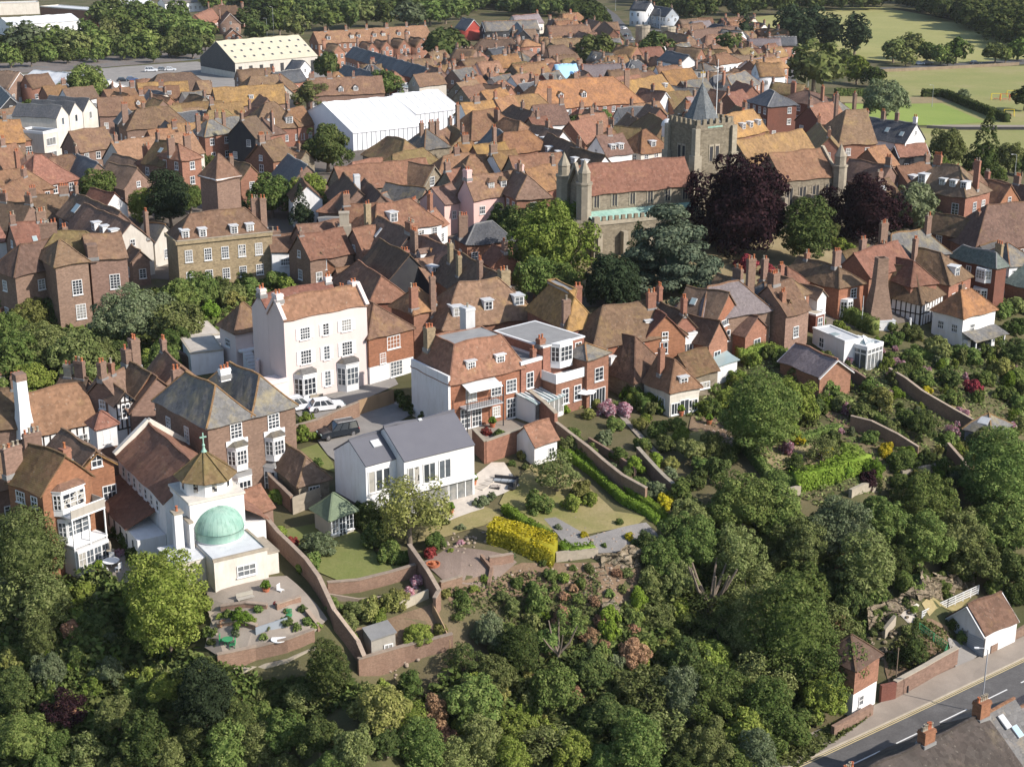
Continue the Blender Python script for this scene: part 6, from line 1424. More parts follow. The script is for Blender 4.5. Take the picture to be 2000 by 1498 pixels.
for q in ((1262,205,1290,214,'td','br'),(1268,222,1300,240,'tg','bb'),(1300,182,1345,178,'tg','br'),(1340,192,1372,186,'sp','st'),(1388,176,1418,181,'tr','br'),(1420,185,1450,176,'tr','br'),(1340,215,1395,210,'tb','br'),(1330,160,1378,153,'sg','bb'),(1395,150,1430,146,'sl','br'),(1438,160,1470,170,'tr','br'),(1130,228,1180,222,'tr','bb'),(1112,240,1150,232,'tr','br'),(1190,248,1250,252,'tg','st'),(1420,232,1482,226,'tO','br'),(1436,208,1456,214,'tb','br'),(1590,190,1635,196,'sg','wh'),(1420,150,1455,140,'sg','br')):
    B('R', *q[:4], random.uniform(5, 6), random.uniform(8, 10), random.uniform(4, 5), random.choice('ggh'), q[5], q[4])
b = B('E', 1434,270, 1500,255, 6.5, 10, 5, 'g', 'br', 'tO', ch=[(.0,.5,{'w':.9,'top':3}),(.1,.6,{'w':.9,'top':3})], dor=[('F',q,.25,1.0,1.1,'flat') for q in (.12,.4,.62,.85)], desc='lichened house with dormer row')
# around the chancel and east
B('E', 1592,262, 1640,282, 7, 10, 6, 'hf', 'br', 'tb', ch=[(.2,.4,{'w':1.1,'top':3}),(.2,.9,{'w':1.1,'top':3})]); B('R', 1598,240, 1620,270, 7, 9, 5, 'g', 'br', 'tg', ch=2); B('R', 1695,292, 1728,284, 5, 8, 5, 'g', 'bb', 'to', ch=[]); B('E', 1738,300, 1757,306, 4.6, 9, 4, 'f', 'bk', 'ts', vb='wt', ch=[]); B('R', 1660,312, 1740,325, 5.5, 9, 5, 'g', 'bb', 'td')
b = B('R', 1752,328, 1812,318, 5.5, 10, 4.6, 'g', 'bb', 'tr', ch=[(1.0,.5)], dor=[('F',.25,.2,1.4,1.3,'flat'),('F',.8,.2,1.2,1.2,'flat')])
b = B('E', 1768,366, 1886,385, 7.5, 10, 5.6, 'h', 'br', 'td', ch=[(.95,.5,{'w':1.0,'top':1.6}),(.3,.5)], dor=[('F',.22,.2,1.2,1.5,'flat'),('F',.55,.25,.9,1.0,'flat'),('F',.72,.25,.9,1.0,'flat'),('F',.9,.25,.9,1.0,'flat')], win=[('F',.5,1,1,2,2,4),('F',.65,1,1,2,2,4),('F',.85,4,1.2,2,2,4),('F',.85,1,1.2,1.8,2,4),('R',.4,4,1,2,2,4),('R',.4,1,1,1.8,2,4),('R',.75,4,1,2,2,4)], desc='long dark-roofed red brick house')
B('E', 1895,383, 1935,372, 6.5, 8, 4, 'g', 'br', 'tb', ch=2); B('R', 1925,350, 1975,362, 4, 8, 3, 'g', 'br', 'tr', ch=1); B('R', 1932,402, 2030,395, 6, 16, 8, 'h', 'br', 'td', ch=[]); B('E', 1952,398, 1990,390, 6, 10, 5, 'f', 'bo', 'tr', ch=[])
B('E', 1902,467, 1931,458, 5.5, 8, 4, 'hf', 'bd', 'tb', lc=(1821,448), rr=2.6, ch=[(.5,.1)])
b = B('E', 1857,499, 1946,521, 6.4, 8, 4.2, 'h', 'bd', 'sv', rg=(1874,472), ch=[(.85,.8,{'w':1.2,'k':'by','pots':3,'top':1.5})], win=[('F',.42,4,.8,1.4,2,2),('F',.42,1.2,.8,1.4,2,2)], label='dark brick house with green slate roof and white bay windows')
bay(b, 'F', b.L*.76, 3.6, 5.8, 2.8, .9, roof=False); bay(b, 'F', b.L*.72, .4, 2.6, 2.6, .9, roof=False)
B('E', 1948,548, 2030,566, 4, 12, 4, 'h', 'br', 'sv', ch=[], win=[('F',.1,1,1.2,1.8,2,4)]); B('E', 1946,512, 1975,505, 5, 8, 3.4, 'g', 'wh', 'sg', ch=[]); B('E', 1972,520, 2020,512, 6.5, 8, 3.6, 'h', 'wh', 'sg', ch=[], desc='turreted white bay house')
b = B('E', 1854,556, 1897,538, 4.6, 9, 6, 'hf', 'br', 'tb', rg=(1790,487), ch=[(.3,.95,{'w':1.0,'k':'bb','top':2})], dor=[('F',.45,.12,1.3,1.4,'flat')]); b = B('E', 1800,590, 1843,572, 3.8, 9.5, 6.4, 'hf', 'wh', 'tb', rg=(1702,510), ch=[], win=[('F',.3,1.6,.8,1.0,2,2),('F',.7,1.4,.9,1.0,2,2)], label='half-timbered house under long steep brown hipped roof'); beams(b, 'FL', 0, step=.8)
b = B('E', 1639,563, 1687,552, 4.9, 7, 4.6, 'hf', 'bo', 'tb', rg=(1562,503), ch=[(.5,.3,{'w':1.3,'k':'bb','pots':3,'top':2.4}),(.5,.85,{'w':.8,'k':'br','top':1.0})], win=[('F',.6,3.0,1.1,1.3,2,3)], label='orange tile-hung house with hipped brown roof and white corner bay'); bay(b, 'F', b.L*.3, .6, 3.2, 2.2, .9, roof=False)
None; B('R', 1668,497, 1752,473, 5, 8, 4, 'g', 'br', 'tr', ch=[(.5,.9,{'w':1.3,'k':'bb','top':1,'pots':3})]); B('R', 1738,500, 1784,514, 4.5, 7, 3.6, 'h', 'br', 'tr', ch=[(.1,.5,{'w':1.2})]); None
B('R', 1742,460, 1800,450, 5, 9, 3.4, 'h', 'bb', 'sg', ch=[(.1,.5,{'w':1.5,'top':2.2,'pots':4}),(.8,.4,{'w':1.0,'top':2.4})]); B('R', 1500,560, 1545,548, 5, 9, 4, 'g', 'bb', 'tb', ch=[(.3,.5,{'w':1.4,'pots':4})])
b = B('E', 1552,578, 1581,570, 5.6, 15, 4, 'hf', 'br', 'tb', lc=(1490,557), rg=(1506,536), ch=[(.3,.95,{'w':1.0,'top':2.4}),(.8,.7,{'w':.8,'k':'br'})], win=[('F',.5,3.8,1.4,1.2,3,2),('F',.3,1,.9,1.3,2,2)]); b = B('E', 1528,616, 1557,608, 4.8, 13, 3.2, 'f', 'br', 'tb', rg=(1488,578), ch=[(.2,.12)], win=[('F',.5,3.0,1,1.5,2,4),('F',.5,.6,1,1.7,2,4)], oh=.02); B('E', 1594,616, 1611,611, 2.8, 4, .12, 'flat', 'bd', 'cc', lc=(1565,606), ch=[], vb='wt'); B('E', 1597,582, 1614,578, 4.6, 5, 2.4, 'f', 'wh', 'td', ch=[])
B('E', 1428,586, 1492,603, 4.8, 6.5, 3, 'h', 'bd', 'sg', fd=True, rr=2.2, ch=[(.1,.5,{'w':.8,'k':'br','top':2}),(.8,.4,{'w':.9,'k':'bb','top':2})]); B('R', 1385,560, 1440,552, 5, 9, 3.4, 'h', 'bb', 'sp', ch=[(.9,.5,{'w':1.2,'top':3})])
b = B('E', 1394,637, 1446,612, 5.0, 14, 6, 'f', 'bo', 'td', rg=(1344,562), ch=[], win=[('F',.45,4.4,2.4,.7,4,1)], sky_=[('L',.3,.5,.7,.9,'gn')]); b = B('E', 1456,656, 1498,640, 3.0, 8, 4, 'f', 'br', 'td', rg=(1440,612), ch=[], win=[('F',.55,.8,1.4,1.1,2,1)]); b = B('E', 1385,673, 1421,661, 4.6, 12, 3.4, 'f', 'br', 'td', rg=(1334,613), ch=[], win=[('F',.45,1.8,1.2,1.5,2,2)])
B('E', 1388,716, 1440,704, 2.5, 3.4, .6, 'p', 'wh', 'gn', ch=[], win=None, desc='striped glass garden room', name='garden_room', cat='garden room'); B('E', 1350,733, 1402,722, 3, 6, 2, 'g', 'st', 'tg', ch=[], win=[('F',.5,1,1.6,.7,3,1)])
b = B('E', 1263,645, 1302,637, 5.6, 13, 3.8, 'hf', 'bo', 'tb', lc=(1203,622), rg=(1214,597), ch=[(.5,.35,{'w':1.0,'k':'br','top':1.2,'pots':2})], win=[('F',.5,3.6,1.2,1.3,2,1),('F',.5,.8,2.2,1.6,4,2)], label='narrow brick house with hipped roof and tall orange chimney left of the pale flat block', dor=[('R',.25,.2,1.4,.9,'flat')])
B('E', 1304,660, 1361,650, 5.0, 5.5, .15, 'flat', 'wh', 'sg', fd=True, ch=[], win=[('F',.2,2.6,.9,1.1,2,1),('F',.7,2.6,1.3,1.1,3,1),('F',.3,.1,1.5,1.8,2,1)], vb='wt', label='pale rendered flat-roofed block with white fascia')
b = B('E', 1239,742, 1306,722, 2.8, 10, 6.6, 'hf', 'st', 'tb', rg=(1190,632), ch=[], win=[('L',.15,.3,1.2,1.2,2,2)], dor=[('L',.35,.1,1.3,1.1,'flat')]); b = B('E', 1309,764, 1366,752, 3.4, 11, 4.6, 'hf', 'cr', 'tr', lc=(1266,740), rg=(1275,685), ch=[(.2,.6,{'w':.7,'k':'br'})], w2=('cr', 2.5), win=[('F',.2,.4,1.2,1.3,3,1),('F',.5,.0,1.2,1.9,2,1),('F',.8,.4,1.2,1.3,3,1),('L',.7,.2,1.0,1.9,2,1)], dor=[('F',.5,.1,1.0,.8,'flat')], label='stone cottage with cream front and white garden doors')
B('R', 1180,602, 1262,590, 5.5, 10, 5, 'h', 'bo', 'tb', ch=[(.75,.4,{'w':1.2,'k':'br','top':1.4,'pots':3})]); B('R', 1262,596, 1300,618, 5.5, 8, 4.6, 'g', 'bo', 'tr', ch=[(.3,.5,{'w':.8,'k':'bb','top':2})], dor=[('F',.6,.3,1.4,1.0,'flat')]); B('R', 1282,588, 1338,616, 4.6, 6.5, 3, 'g', 'br', 'td', ch=[(.1,.5,{'w':.8,'k':'br','top':2.2}),(.95,.5,{'w':.8,'k':'br','top':2.2})])
None
b = B('E', 1108,648, 1166,640, 6.0, 9, 4.2, 'm', 'br', 'tO', lc=(1068,600), ch=[(.08,.1,{'w':1.0,'k':'bb','top':-.4,'pots':1}),(.9,.4,{'w':1.0,'k':'br','top':.2,'pots':2})], win=[('F',.5,3.2,1.1,1.3,2,3)], label='brick house with vivid golden lichened mansard roof')
# centre-left
b = B('E', 866,642, 1056,617, 4.6, 10.5, 5.6, 'h', 'br', 'tb', ch=[(.0,.5,{'w':.7,'top':1.4}),(.78,.55,{'w':1.3,'d':1.3,'k':'by','top':1.0})], dor=[('F',.18,.22,1.2,1.1,'flat'),('F',.5,.28,1.0,1.1,'flat'),('F',.82,.3,1.2,1.1,'flat')], label='long brick house with small dormers in a golden-brown roof')
b = B('E', 808,612, 865,600, 6.6, 6, 2.4, 'h', 'br', 'to', ch=[(.02,.1,{'w':1.1,'k':'br','pots':3,'top':1}),(.75,.1,{'w':.6,'k':'br','top':.8})], win=[('F',.55,3.0,1.2,1.9,3,4),('F',.55,.4,1.2,1.4,3,3)])
b = B('E', 531,494, 578,491, 4.4, 9, 5.4, 'g', 'wh', 'tb', ch=[(.3,.5,{'w':1.5,'k':'bb','pots':2,'top':.8})], win=[('F',.55,2.3,1.4,1.0,4,2)]); B('R', 583,462, 668,448, 5.2, 8.5, 5.2, 'g', 'bb', 'tr', ch=[(.0,.5,{'w':.7,'top':.8})]); B('R', 580,443, 664,431, 5, 8, 4, 'g', 'bb', 'tb', ch=[])
b = B('E', 604,522, 653,520, 3.6, 9, 4.4, 'f', 'bo', 'td', ch=[], win=[('F',.5,3.2,1.4,1.5,3,2),('F',.5,.5,2.2,1.4,4,2)], w2=('wh', 2.4), label='orange tile-hung gable with white casement above white verandah')
def bigstack(u, v, z, w, lab, k='bb'):
    p = hit(u, v); r0 = empty('chimney_stack', p, .1); tag(r0, lab, 'chimney'); m = MB()
    m.box(-w, w, -w*.8, w*.8, -1, z*.55, k); m.box(-w*.7, w*.7, -w*.6, w*.6, z*.55, z*.8, k); m.box(-w*.5, w*.5, -w*.45, w*.45, z*.8, z, k); m.box(-w*.56, w*.56, -w*.5, w*.5, z, z+.2, k); m.build('stack', r0)
bigstack(676,532, 9.5, 1.5, 'massive stepped stone-brown chimney right of the orange gable', 'cc'); bigstack(735,500, 8.2, .9, 'square brown chimney among dark roofs left of the churchyard', 'bb')
b = B('R', 672,403, 736,398, 6, 9, 5.5, 'g', 'br', 'tr', ch=[(.0,.5,{'w':1.1,'top':2})], dor=[('F',.6,.2,.9,.9,'h')]); b = B('R', 738,402, 800,391, 6, 10, 5, 'h', 'wh', 'tr', ch=[(.0,.3,{'w':1.0,'k':'by','top':1})], dor=[('F',.35,.3,1.3,1.4,'flat')]); B('R', 668,378, 740,382, 4, 9, 2.6, 'h', 'bb', 'tr', ch=[]); B('R', 690,449, 731,443, 5, 9, 5, 'g', 'bb', 'tr', ch=[])
B('R', 738,425, 806,455, 5.5, 10, 6, 'g', 'bk', 'td', ch=[(.98,.5,{'w':1.9,'d':1.2,'k':'br','pots':4,'top':1.6})], sky_=[('F',.3,.4,.4,1.6,'wl')]); b = B('R', 742,470, 800,500, 5.5, 9, 5.5, 'g', 'bk', 'td', ch=[], win=[('F',.2,2,1.2,1.4,2,2),('F',.6,2,1.2,1.4,2,2)]); b = B('R', 800,456, 880,486, 5.5, 9, 5.5, 'g', 'br', 'td', ch=[(.4,.2,{'w':1.4,'k':'bb'})], win=[('F',.2,3,.9,1.5,2,2),('F',.2,.6,.9,1.8,2,4),('F',.5,3,.9,1.5,2,2),('F',.6,.6,.9,1.8,2,4),('F',.85,3,.9,1.5,2,2)], dor=[('F',.6,.2,.9,1.2,'g')])
B('R', 872,480, 978,541, 5.2, 9.5, 6.6, 'g', 'bo', 'td', ch=[(.25,.3,{'w':1.0,'k':'by'}),(.5,.2,{'w':.9,'k':'by','top':1.0}),(.8,.3,{'w':.9,'k':'bb'})]); b = B('E', 838,553, 893,541, 4.6, 8, 5, 'g', 'bk', 'tb', ch=[(.05,.9,{'w':1.4,'k':'br','top':1})], dor=[('F',.35,.25,1.0,1.0,'flat')]); B('R', 842,490, 882,486, 5.5, 6, 3, 'g', 'br', 'tO', ch=[]); B('E', 668,560, 716,556, 3.5, 8, 5, 'g', 'br', 'tr', ch=[]); 
b = B('R', 700,512, 745,540, 4.2, 8, 5, 'h', 'bd', 'tr', ch=[], win=[('F',.3,2,1.2,1.4,2,2),('F',.7,2,1.2,1.4,2,2)])
B('R', 715,388, 760,376, 4, 8, 2, 'h', 'bb', 'sg', ch=[]); B('R', 830,418, 850,408, 4, 6, 3, 'g', 'wh', 'tr', ch=[(.5,.5,{'w':1.2,'k':'br','top':3})])
# lower right: roofs beside the road
b = B('R', 1690,1520, 1940,1395, 6, 8.5, 3.2, 'g', 'br', 'tb', ch=[], win=None, gz=-.2, label='big brown tiled roof at the bottom right corner beside the road', name='house', cat='house') if False else None
def roadside():
    # ridge and near eave lines measured along the far pavement edge
    root_pts = [(1660,1512),(1900,1388)]
    b = B('R', 1640,1530, 1921,1397, 5.2, 11, 2.8, 'g', 'br', 'tw', ch=[(.05,.5,{'w':1.1,'d':.8,'k':'bo','pots':4,'top':1.0}),(.58,.5,{'w':1.3,'d':.8,'k':'bo','pots':6,'top':1.3}),(.985,.5,{'w':1.3,'d':.9,'k':'bo','pots':5,'top':1.6})], win=None, gz=-.3, label='brown tiled roof with crowded brick chimneys at bottom right', name='house', cat='house')
    b2 = B('R', 1923,1396, 1978,1370, 5.2, 11, 2.8, 'g', 'br', 'sg', ch=[], win=None, gz=-.3, sky_=[('F',.35,.62,.6,1.2,'wl'),('F',.5,.4,.6,1.0,'oc')], label='pale grey roof with two rooflights at bottom right', name='house', cat='house')
    b3 = B('R', 1980,1392, 2080,1345, 3.8, 9, 2.0, 'g', 'br', 'sp', ch=[], win=None, gz=-.3, label='dull purple slate roof at the right picture edge', name='house', cat='house')
roadside()
# ------------------------------------------------------------------ trees and bushes
T(170,170,38,'g'); T(45,75,38,'w'); T(640,132,26,'d'); T(612,186,32,'o'); T(752,165,32,'g'); T(722,188,20,'g'); T(690,178,18,'g'); T(640,290,46,'d'); T(870,88,38,'d')
T(1160,100,34,'o'); T(1200,106,24,'l'); T(1276,96,31,'d'); T(1455,52,20,'c','cone'); T(1428,92,28,'d'); T(1150,65,14,'g'); T(1055,110,13,'d')
for u, v, r in ((1540,52,26),(1585,48,26),(1620,62,22),(1568,66,22),(1672,66,28),(1550,35,18)): T(u, v, r, 'c', 'tall')
T(1592,128,52,'o'); T(1675,138,27,'l'); T(1707,150,20,'d'); T(1650,112,18,'d'); T(1730,196,43,'w'); T(1746,98,24,'o'); T(1782,90,26,'o'); T(1810,104,18,'g'); T(1770,112,18,'o'); T(1838,108,20,'g'); T(1868,98,26,'g'); T(1852,116,13,'d')
T(1945,102,22,'o'); T(1965,108,16,'g'); T(1990,98,20,'g'); T(1882,186,13,'w'); T(2003,190,26,'d'); T(1850,290,34,'o'); T(1922,300,42,'d','cone'); T(1972,310,30,'o'); T(1998,320,24,'d')
T(1670,345,32,'g'); T(1765,275,18,'g'); T(1752,295,14,'g'); T(1790,405,44,'w'); T(1448,412,102,'p', lift=0, label='huge dark copper beech hiding the church chancel'); T(1692,418,70,'p', lift=0, label='smaller dark copper beech right of the biggest one'); T(1578,452,46,'d','tall'); T(1312,488,98,'b','cedar', lift=0, label='broad tiered blue-grey cedar before the church aisle'); T(1245,500,34,'g','cone'); T(1410,420,40,'b','cedar'); T(1197,548,46,'c','yew', lift=0, label='dark clipped columnar yew in the churchyard')
T(1075,480,80,'l', lift=0); T(1035,445,52,'g'); T(1110,440,48,'l'); T(1045,545,40,'g'); T(1105,550,34,'g'); T(985,440,36,'d'); T(920,420,27,'d', bush=True); T(875,440,22,'g', bush=True); T(848,446,16,'y', bush=True); T(895,436,16,'g', bush=True); T(950,435,20,'d', bush=True)
T(1460,518,24,'r', bush=True); T(1500,530,16,'r', bush=True); T(1345,557,24,'g', bush=True); T(1640,480,16,'l', bush=True); T(1660,488,14,'l', bush=True); T(1620,455,20,'o')
# left town trees
T(200,372,40,'g'); T(285,402,32,'l'); T(330,388,38,'c','tall'); T(370,388,32,'g'); T(375,350,26,'d'); T(270,365,26,'g'); T(530,385,40,'g'); T(600,378,36,'l'); T(588,408,26,'c','cone'); T(560,345,20,'l'); T(470,410,16,'g', bush=True); T(640,400,22,'o'); T(480,215,16,'d'); T(55,215,20,'g'); T(100,290,14,'y', bush=True); T(400,320,18,'d'); T(500,352,14,'d'); T(1120,245,18,'d'); T(1180,238,22,'g'); T(1160,250,16,'g'); T(1215,262,12,'y', bush=True); T(990,160,22,'d'); T(1050,150,16,'d'); T(975,165,16,'d')
T(1840,320,14,'l', bush=True); T(1890,348,18,'l', bush=True); T(1950,340,16,'g'); T(1850,345,16,'g', bush=True); T(1905,365,14,'g', bush=True)
# garden left of the pink house
T(250,620,66,'w'); T(300,610,46,'w'); T(345,640,48,'o'); T(350,580,40,'g'); T(395,570,36,'g'); T(120,610,36,'d', bush=True); T(60,620,38,'y', bush=True); T(20,650,40,'g'); T(90,680,52,'o'); T(150,700,48,'o'); T(30,700,50,'g'); T(60,740,34,'l'); T(190,690,36,'o'); T(140,680,30,'y'); T(320,700,32,'g'); T(410,608,19,'v', bush=True); T(450,585,22,'y', bush=True); T(490,560,22,'g', bush=True)
T(540,550,24,'g', bush=True); T(560,560,18,'l', bush=True); T(30,580,22,'g', bush=True); T(70,575,18,'g', bush=True); T(210,740,18,'l', bush=True); T(290,700,20,'l', bush=True); T(470,540,20,'g', bush=True); T(430,560,20,'d', bush=True); T(740,580,22,'g', bush=True); T(765,590,18,'g', bush=True); T(780,600,14,'d', bush=True); T(455,505,12,'o', bush=True)
TS('g', [(290,740,24),(340,670,34,'g'),(230,690,26,'d'),(0,600,26,'g'),(0,760,22,'g')])
# bank at the top left
for u, v, r, k in ((12,90,22,'g'),(80,95,24,'g'),(115,92,22,'d'),(150,90,24,'o'),(190,85,26,'g'),(215,62,26,'o'),(240,95,22,'d'),(262,60,28,'g'),(290,85,26,'g'),(318,45,24,'g'),(330,92,20,'o'),(355,55,30,'g'),(385,62,28,'g'),(375,92,22,'d'),(400,84,16,'o'),(20,112,20,'g'),(60,112,18,'d'),(195,30,24,'d'),(225,12,22,'d'),(260,20,22,'d'),(290,22,22,'g'),(170,60,20,'g'),(345,22,20,'g'),(300,108,14,'g'),(190,108,14,'g'),(130,110,14,'d'),(410,60,16,'d'),(500,60,24,'d'),(545,42,26,'g'),(575,50,26,'o'),(600,28,24,'d'),(640,34,26,'g'),(680,30,26,'d'),(715,26,26,'o'),(750,26,26,'d'),(800,30,30,'w'),(840,24,26,'g'),(870,22,24,'d'),(900,16,22,'g'),(520,24,24,'d'),(480,35,20,'d'),(560,18,22,'g'),(440,95,10,'g')):
    T(u, v, r, k)
for u, v, r, k in ((100,70,20,'g'),(140,78,20,'o'),(175,80,22,'d'),(205,95,20,'g'),(225,82,22,'o'),(255,90,22,'g'),(275,100,18,'g'),(345,75,22,'g'),(365,80,22,'d'),(340,100,14,'o'),(360,98,14,'g'),(160,108,14,'g'),(95,108,16,'g'),(40,102,20,'d'),(0,105,20,'g'),(230,40,24,'g'),(310,65,24,'d'),(280,45,24,'g'),(130,72,18,'g')):
    T(u, v, r, k, lift=0, trunk=False)
undergrowth('undergrowth', [(-40,114),(420,88),(420,60),(330,40),(200,60),(-40,100)], 9000, 1.1, 'Lg', 'scrub and brambles along the railway bank', 3.0, seed=12)
rs = np.random.default_rng(5)
def mass(name, label, poly, n, r0, r1, key):
    P = poly_ground(poly, n, rs); wood_mass(name, label, [(x, y, rs.uniform(r0, r1)) for x, y in P], key)
mass('woodland', 'far dark green wood along the top behind the red terrace', [(460,42),(700,44),(900,38),(1120,36),(1120,-20),(460,-20)], 230, 5, 8, 'Ld')
mass('woodland', 'mid green far wood on the top edge left and centre', [(400,24),(900,26),(1120,20),(1120,-20),(380,-20)], 130, 5, 8, 'Lg')
mass('woodland', 'dark far wood beyond the playing field, top right of centre', [(1260,40),(1440,44),(1640,22),(1740,18),(1740,-20),(1240,-20)], 180, 5, 8, 'Ld')
mass('tree_belt', 'long dark tree belt slanting along the meadow at top right', [(1745,14),(1790,14),(2080,76),(2080,108),(1980,100),(1860,48)], 120, 5, 7.5, 'Ld')
mass('tree_belt', 'olive tree belt behind the meadow beneath the railway, top right', [(1760,4),(1850,-4),(2080,40),(2080,64),(1800,14)], 90, 4, 7, 'Lo')
mass('roadside_wood', 'bushy trees beside the road rising at the top', [(1120,36),(1150,10),(1190,60),(1210,75),(1170,80)], 26, 3, 5, 'Ld')
hedge([(1632,188),(1700,188)], 2.2, 2.4, 'Ld', 'dark clipped hedge behind the bowling green, left part', ls=.5, dens=5)
hedge([(1800,190),(1842,190),(1966,240)], 2.2, 2.6, 'Ld', 'long dark clipped hedge bending round the bowling green', ls=.5, dens=5)
# foreground garden trees
T(800,1000,70,'y','airy', label='sparse yellow-green tree before the modern white house'); T(1086,920,42,'o','airy', label='small spreading orchard tree with dark trunk on the dry lawn'); T(1135,958,20,'y', bush=True); T(1118,985,20,'l', bush=True); T(1152,975,16,'l', bush=True); T(1050,985,24,'g', bush=True)
T(1483,812,62,'g','tall', label='big dark upright tree standing over the right-hand gardens'); T(1548,785,44,'l'); T(1535,840,26,'l'); T(1420,780,26,'l', bush=True); T(1390,800,20,'g', bush=True); T(1605,880,26,'o','airy'); T(1662,888,26,'l', bush=True); T(1552,915,18,'d','tall', lift=.2); T(1695,940,19,'p', bush=True); T(1700,920,26,'v', bush=True); T(1760,900,26,'g', bush=True); T(1730,880,16,'Y', bush=True); T(1612,885,14,'Y', bush=True)
for u, v, r, k in ((150,1010,0,'g'),): pass
for u, v, r, k in ((1110,870,30,'o'),(1150,885,26,'g'),(1180,860,26,'w'),(1210,890,24,'g'),(1190,915,22,'w'),(1240,912,26,'v'),(1280,898,20,'v'),(1255,870,22,'g'),(1300,870,26,'o'),(1330,850,22,'l'),(1285,840,26,'g'),(1250,830,20,'y'),(1220,800,22,'f'),(1200,830,20,'g'),(1260,820,16,'l'),(1320,830,22,'g'),(1350,880,34,'o'),(1390,870,36,'o'),(1420,890,26,'d'),(1370,910,26,'g'),(1310,930,24,'w'),(1280,960,30,'w'),(1250,945,22,'g'),(1330,960,34,'g'),(1310,905,20,'y'),(1360,940,30,'d'),(1400,920,34,'d'),(1345,990,30,'o'),(1300,980,20,'Y'),(1225,925,16,'d'),(1445,870,24,'g'),(1230,785,18,'g'),
  (1165,790,14,'y'),(1290,800,16,'g'),(1275,790,18,'d'),(1390,760,18,'g'),(1440,740,26,'l'),(1470,705,24,'l'),(1500,690,20,'g'),(1530,700,26,'g'),(1560,730,30,'o'),(1610,760,30,'g'),(1590,740,24,'d'),(1640,790,28,'o'),(1680,810,32,'o'),(1720,780,34,'y'),(1700,760,26,'g'),(1750,740,24,'o'),(1640,740,26,'d'),(1700,640,22,'g'),(1640,640,20,'l'),(1600,625,14,'g'),(1745,665,26,'g'),(1785,655,28,'o'),(1830,680,34,'o'),(1870,690,26,'g'),(1900,700,30,'g'),(1955,720,30,'y'),(1930,690,24,'g'),(1985,740,28,'g'),(1780,700,28,'g'),(1740,700,20,'g'),(1760,730,26,'d'),(1800,740,30,'g'),(1850,740,30,'d'),(1900,760,24,'r'),(1860,780,24,'g'),(1830,790,20,'d'),(1960,770,26,'g'),(1920,740,26,'g'),(1990,790,26,'g'),(1810,765,14,'Y'),(1990,830,24,'o'),(1800,830,40,'d'),(1770,820,30,'g'),(1740,840,30,'o'),(1700,855,22,'g'),(1690,790,26,'o'),(1850,860,24,'g'),(1880,875,20,'y'),(1650,920,22,'v'),(1600,935,24,'v'),(1810,900,22,'d'),(1840,915,26,'g'),(1870,930,26,'o'),(1630,855,20,'d'),(1590,800,26,'d'),(1560,860,18,'Y'),(1755,940,20,'g'),(1790,935,22,'g'),(1660,680,16,'g'),(1985,640,30,'g'),(1960,610,26,'g'),(1950,590,18,'d'),(1810,600,14,'g'),(1840,620,26,'d'),(1860,640,20,'g'),(1980,600,30,'o'),(1720,615,14,'g'),(1985,690,40,'d'),(1940,660,28,'o'),(1740,640,16,'d')):
    T(u, v, r*.76, k, bush=r < 34 or k in 'Yrf')
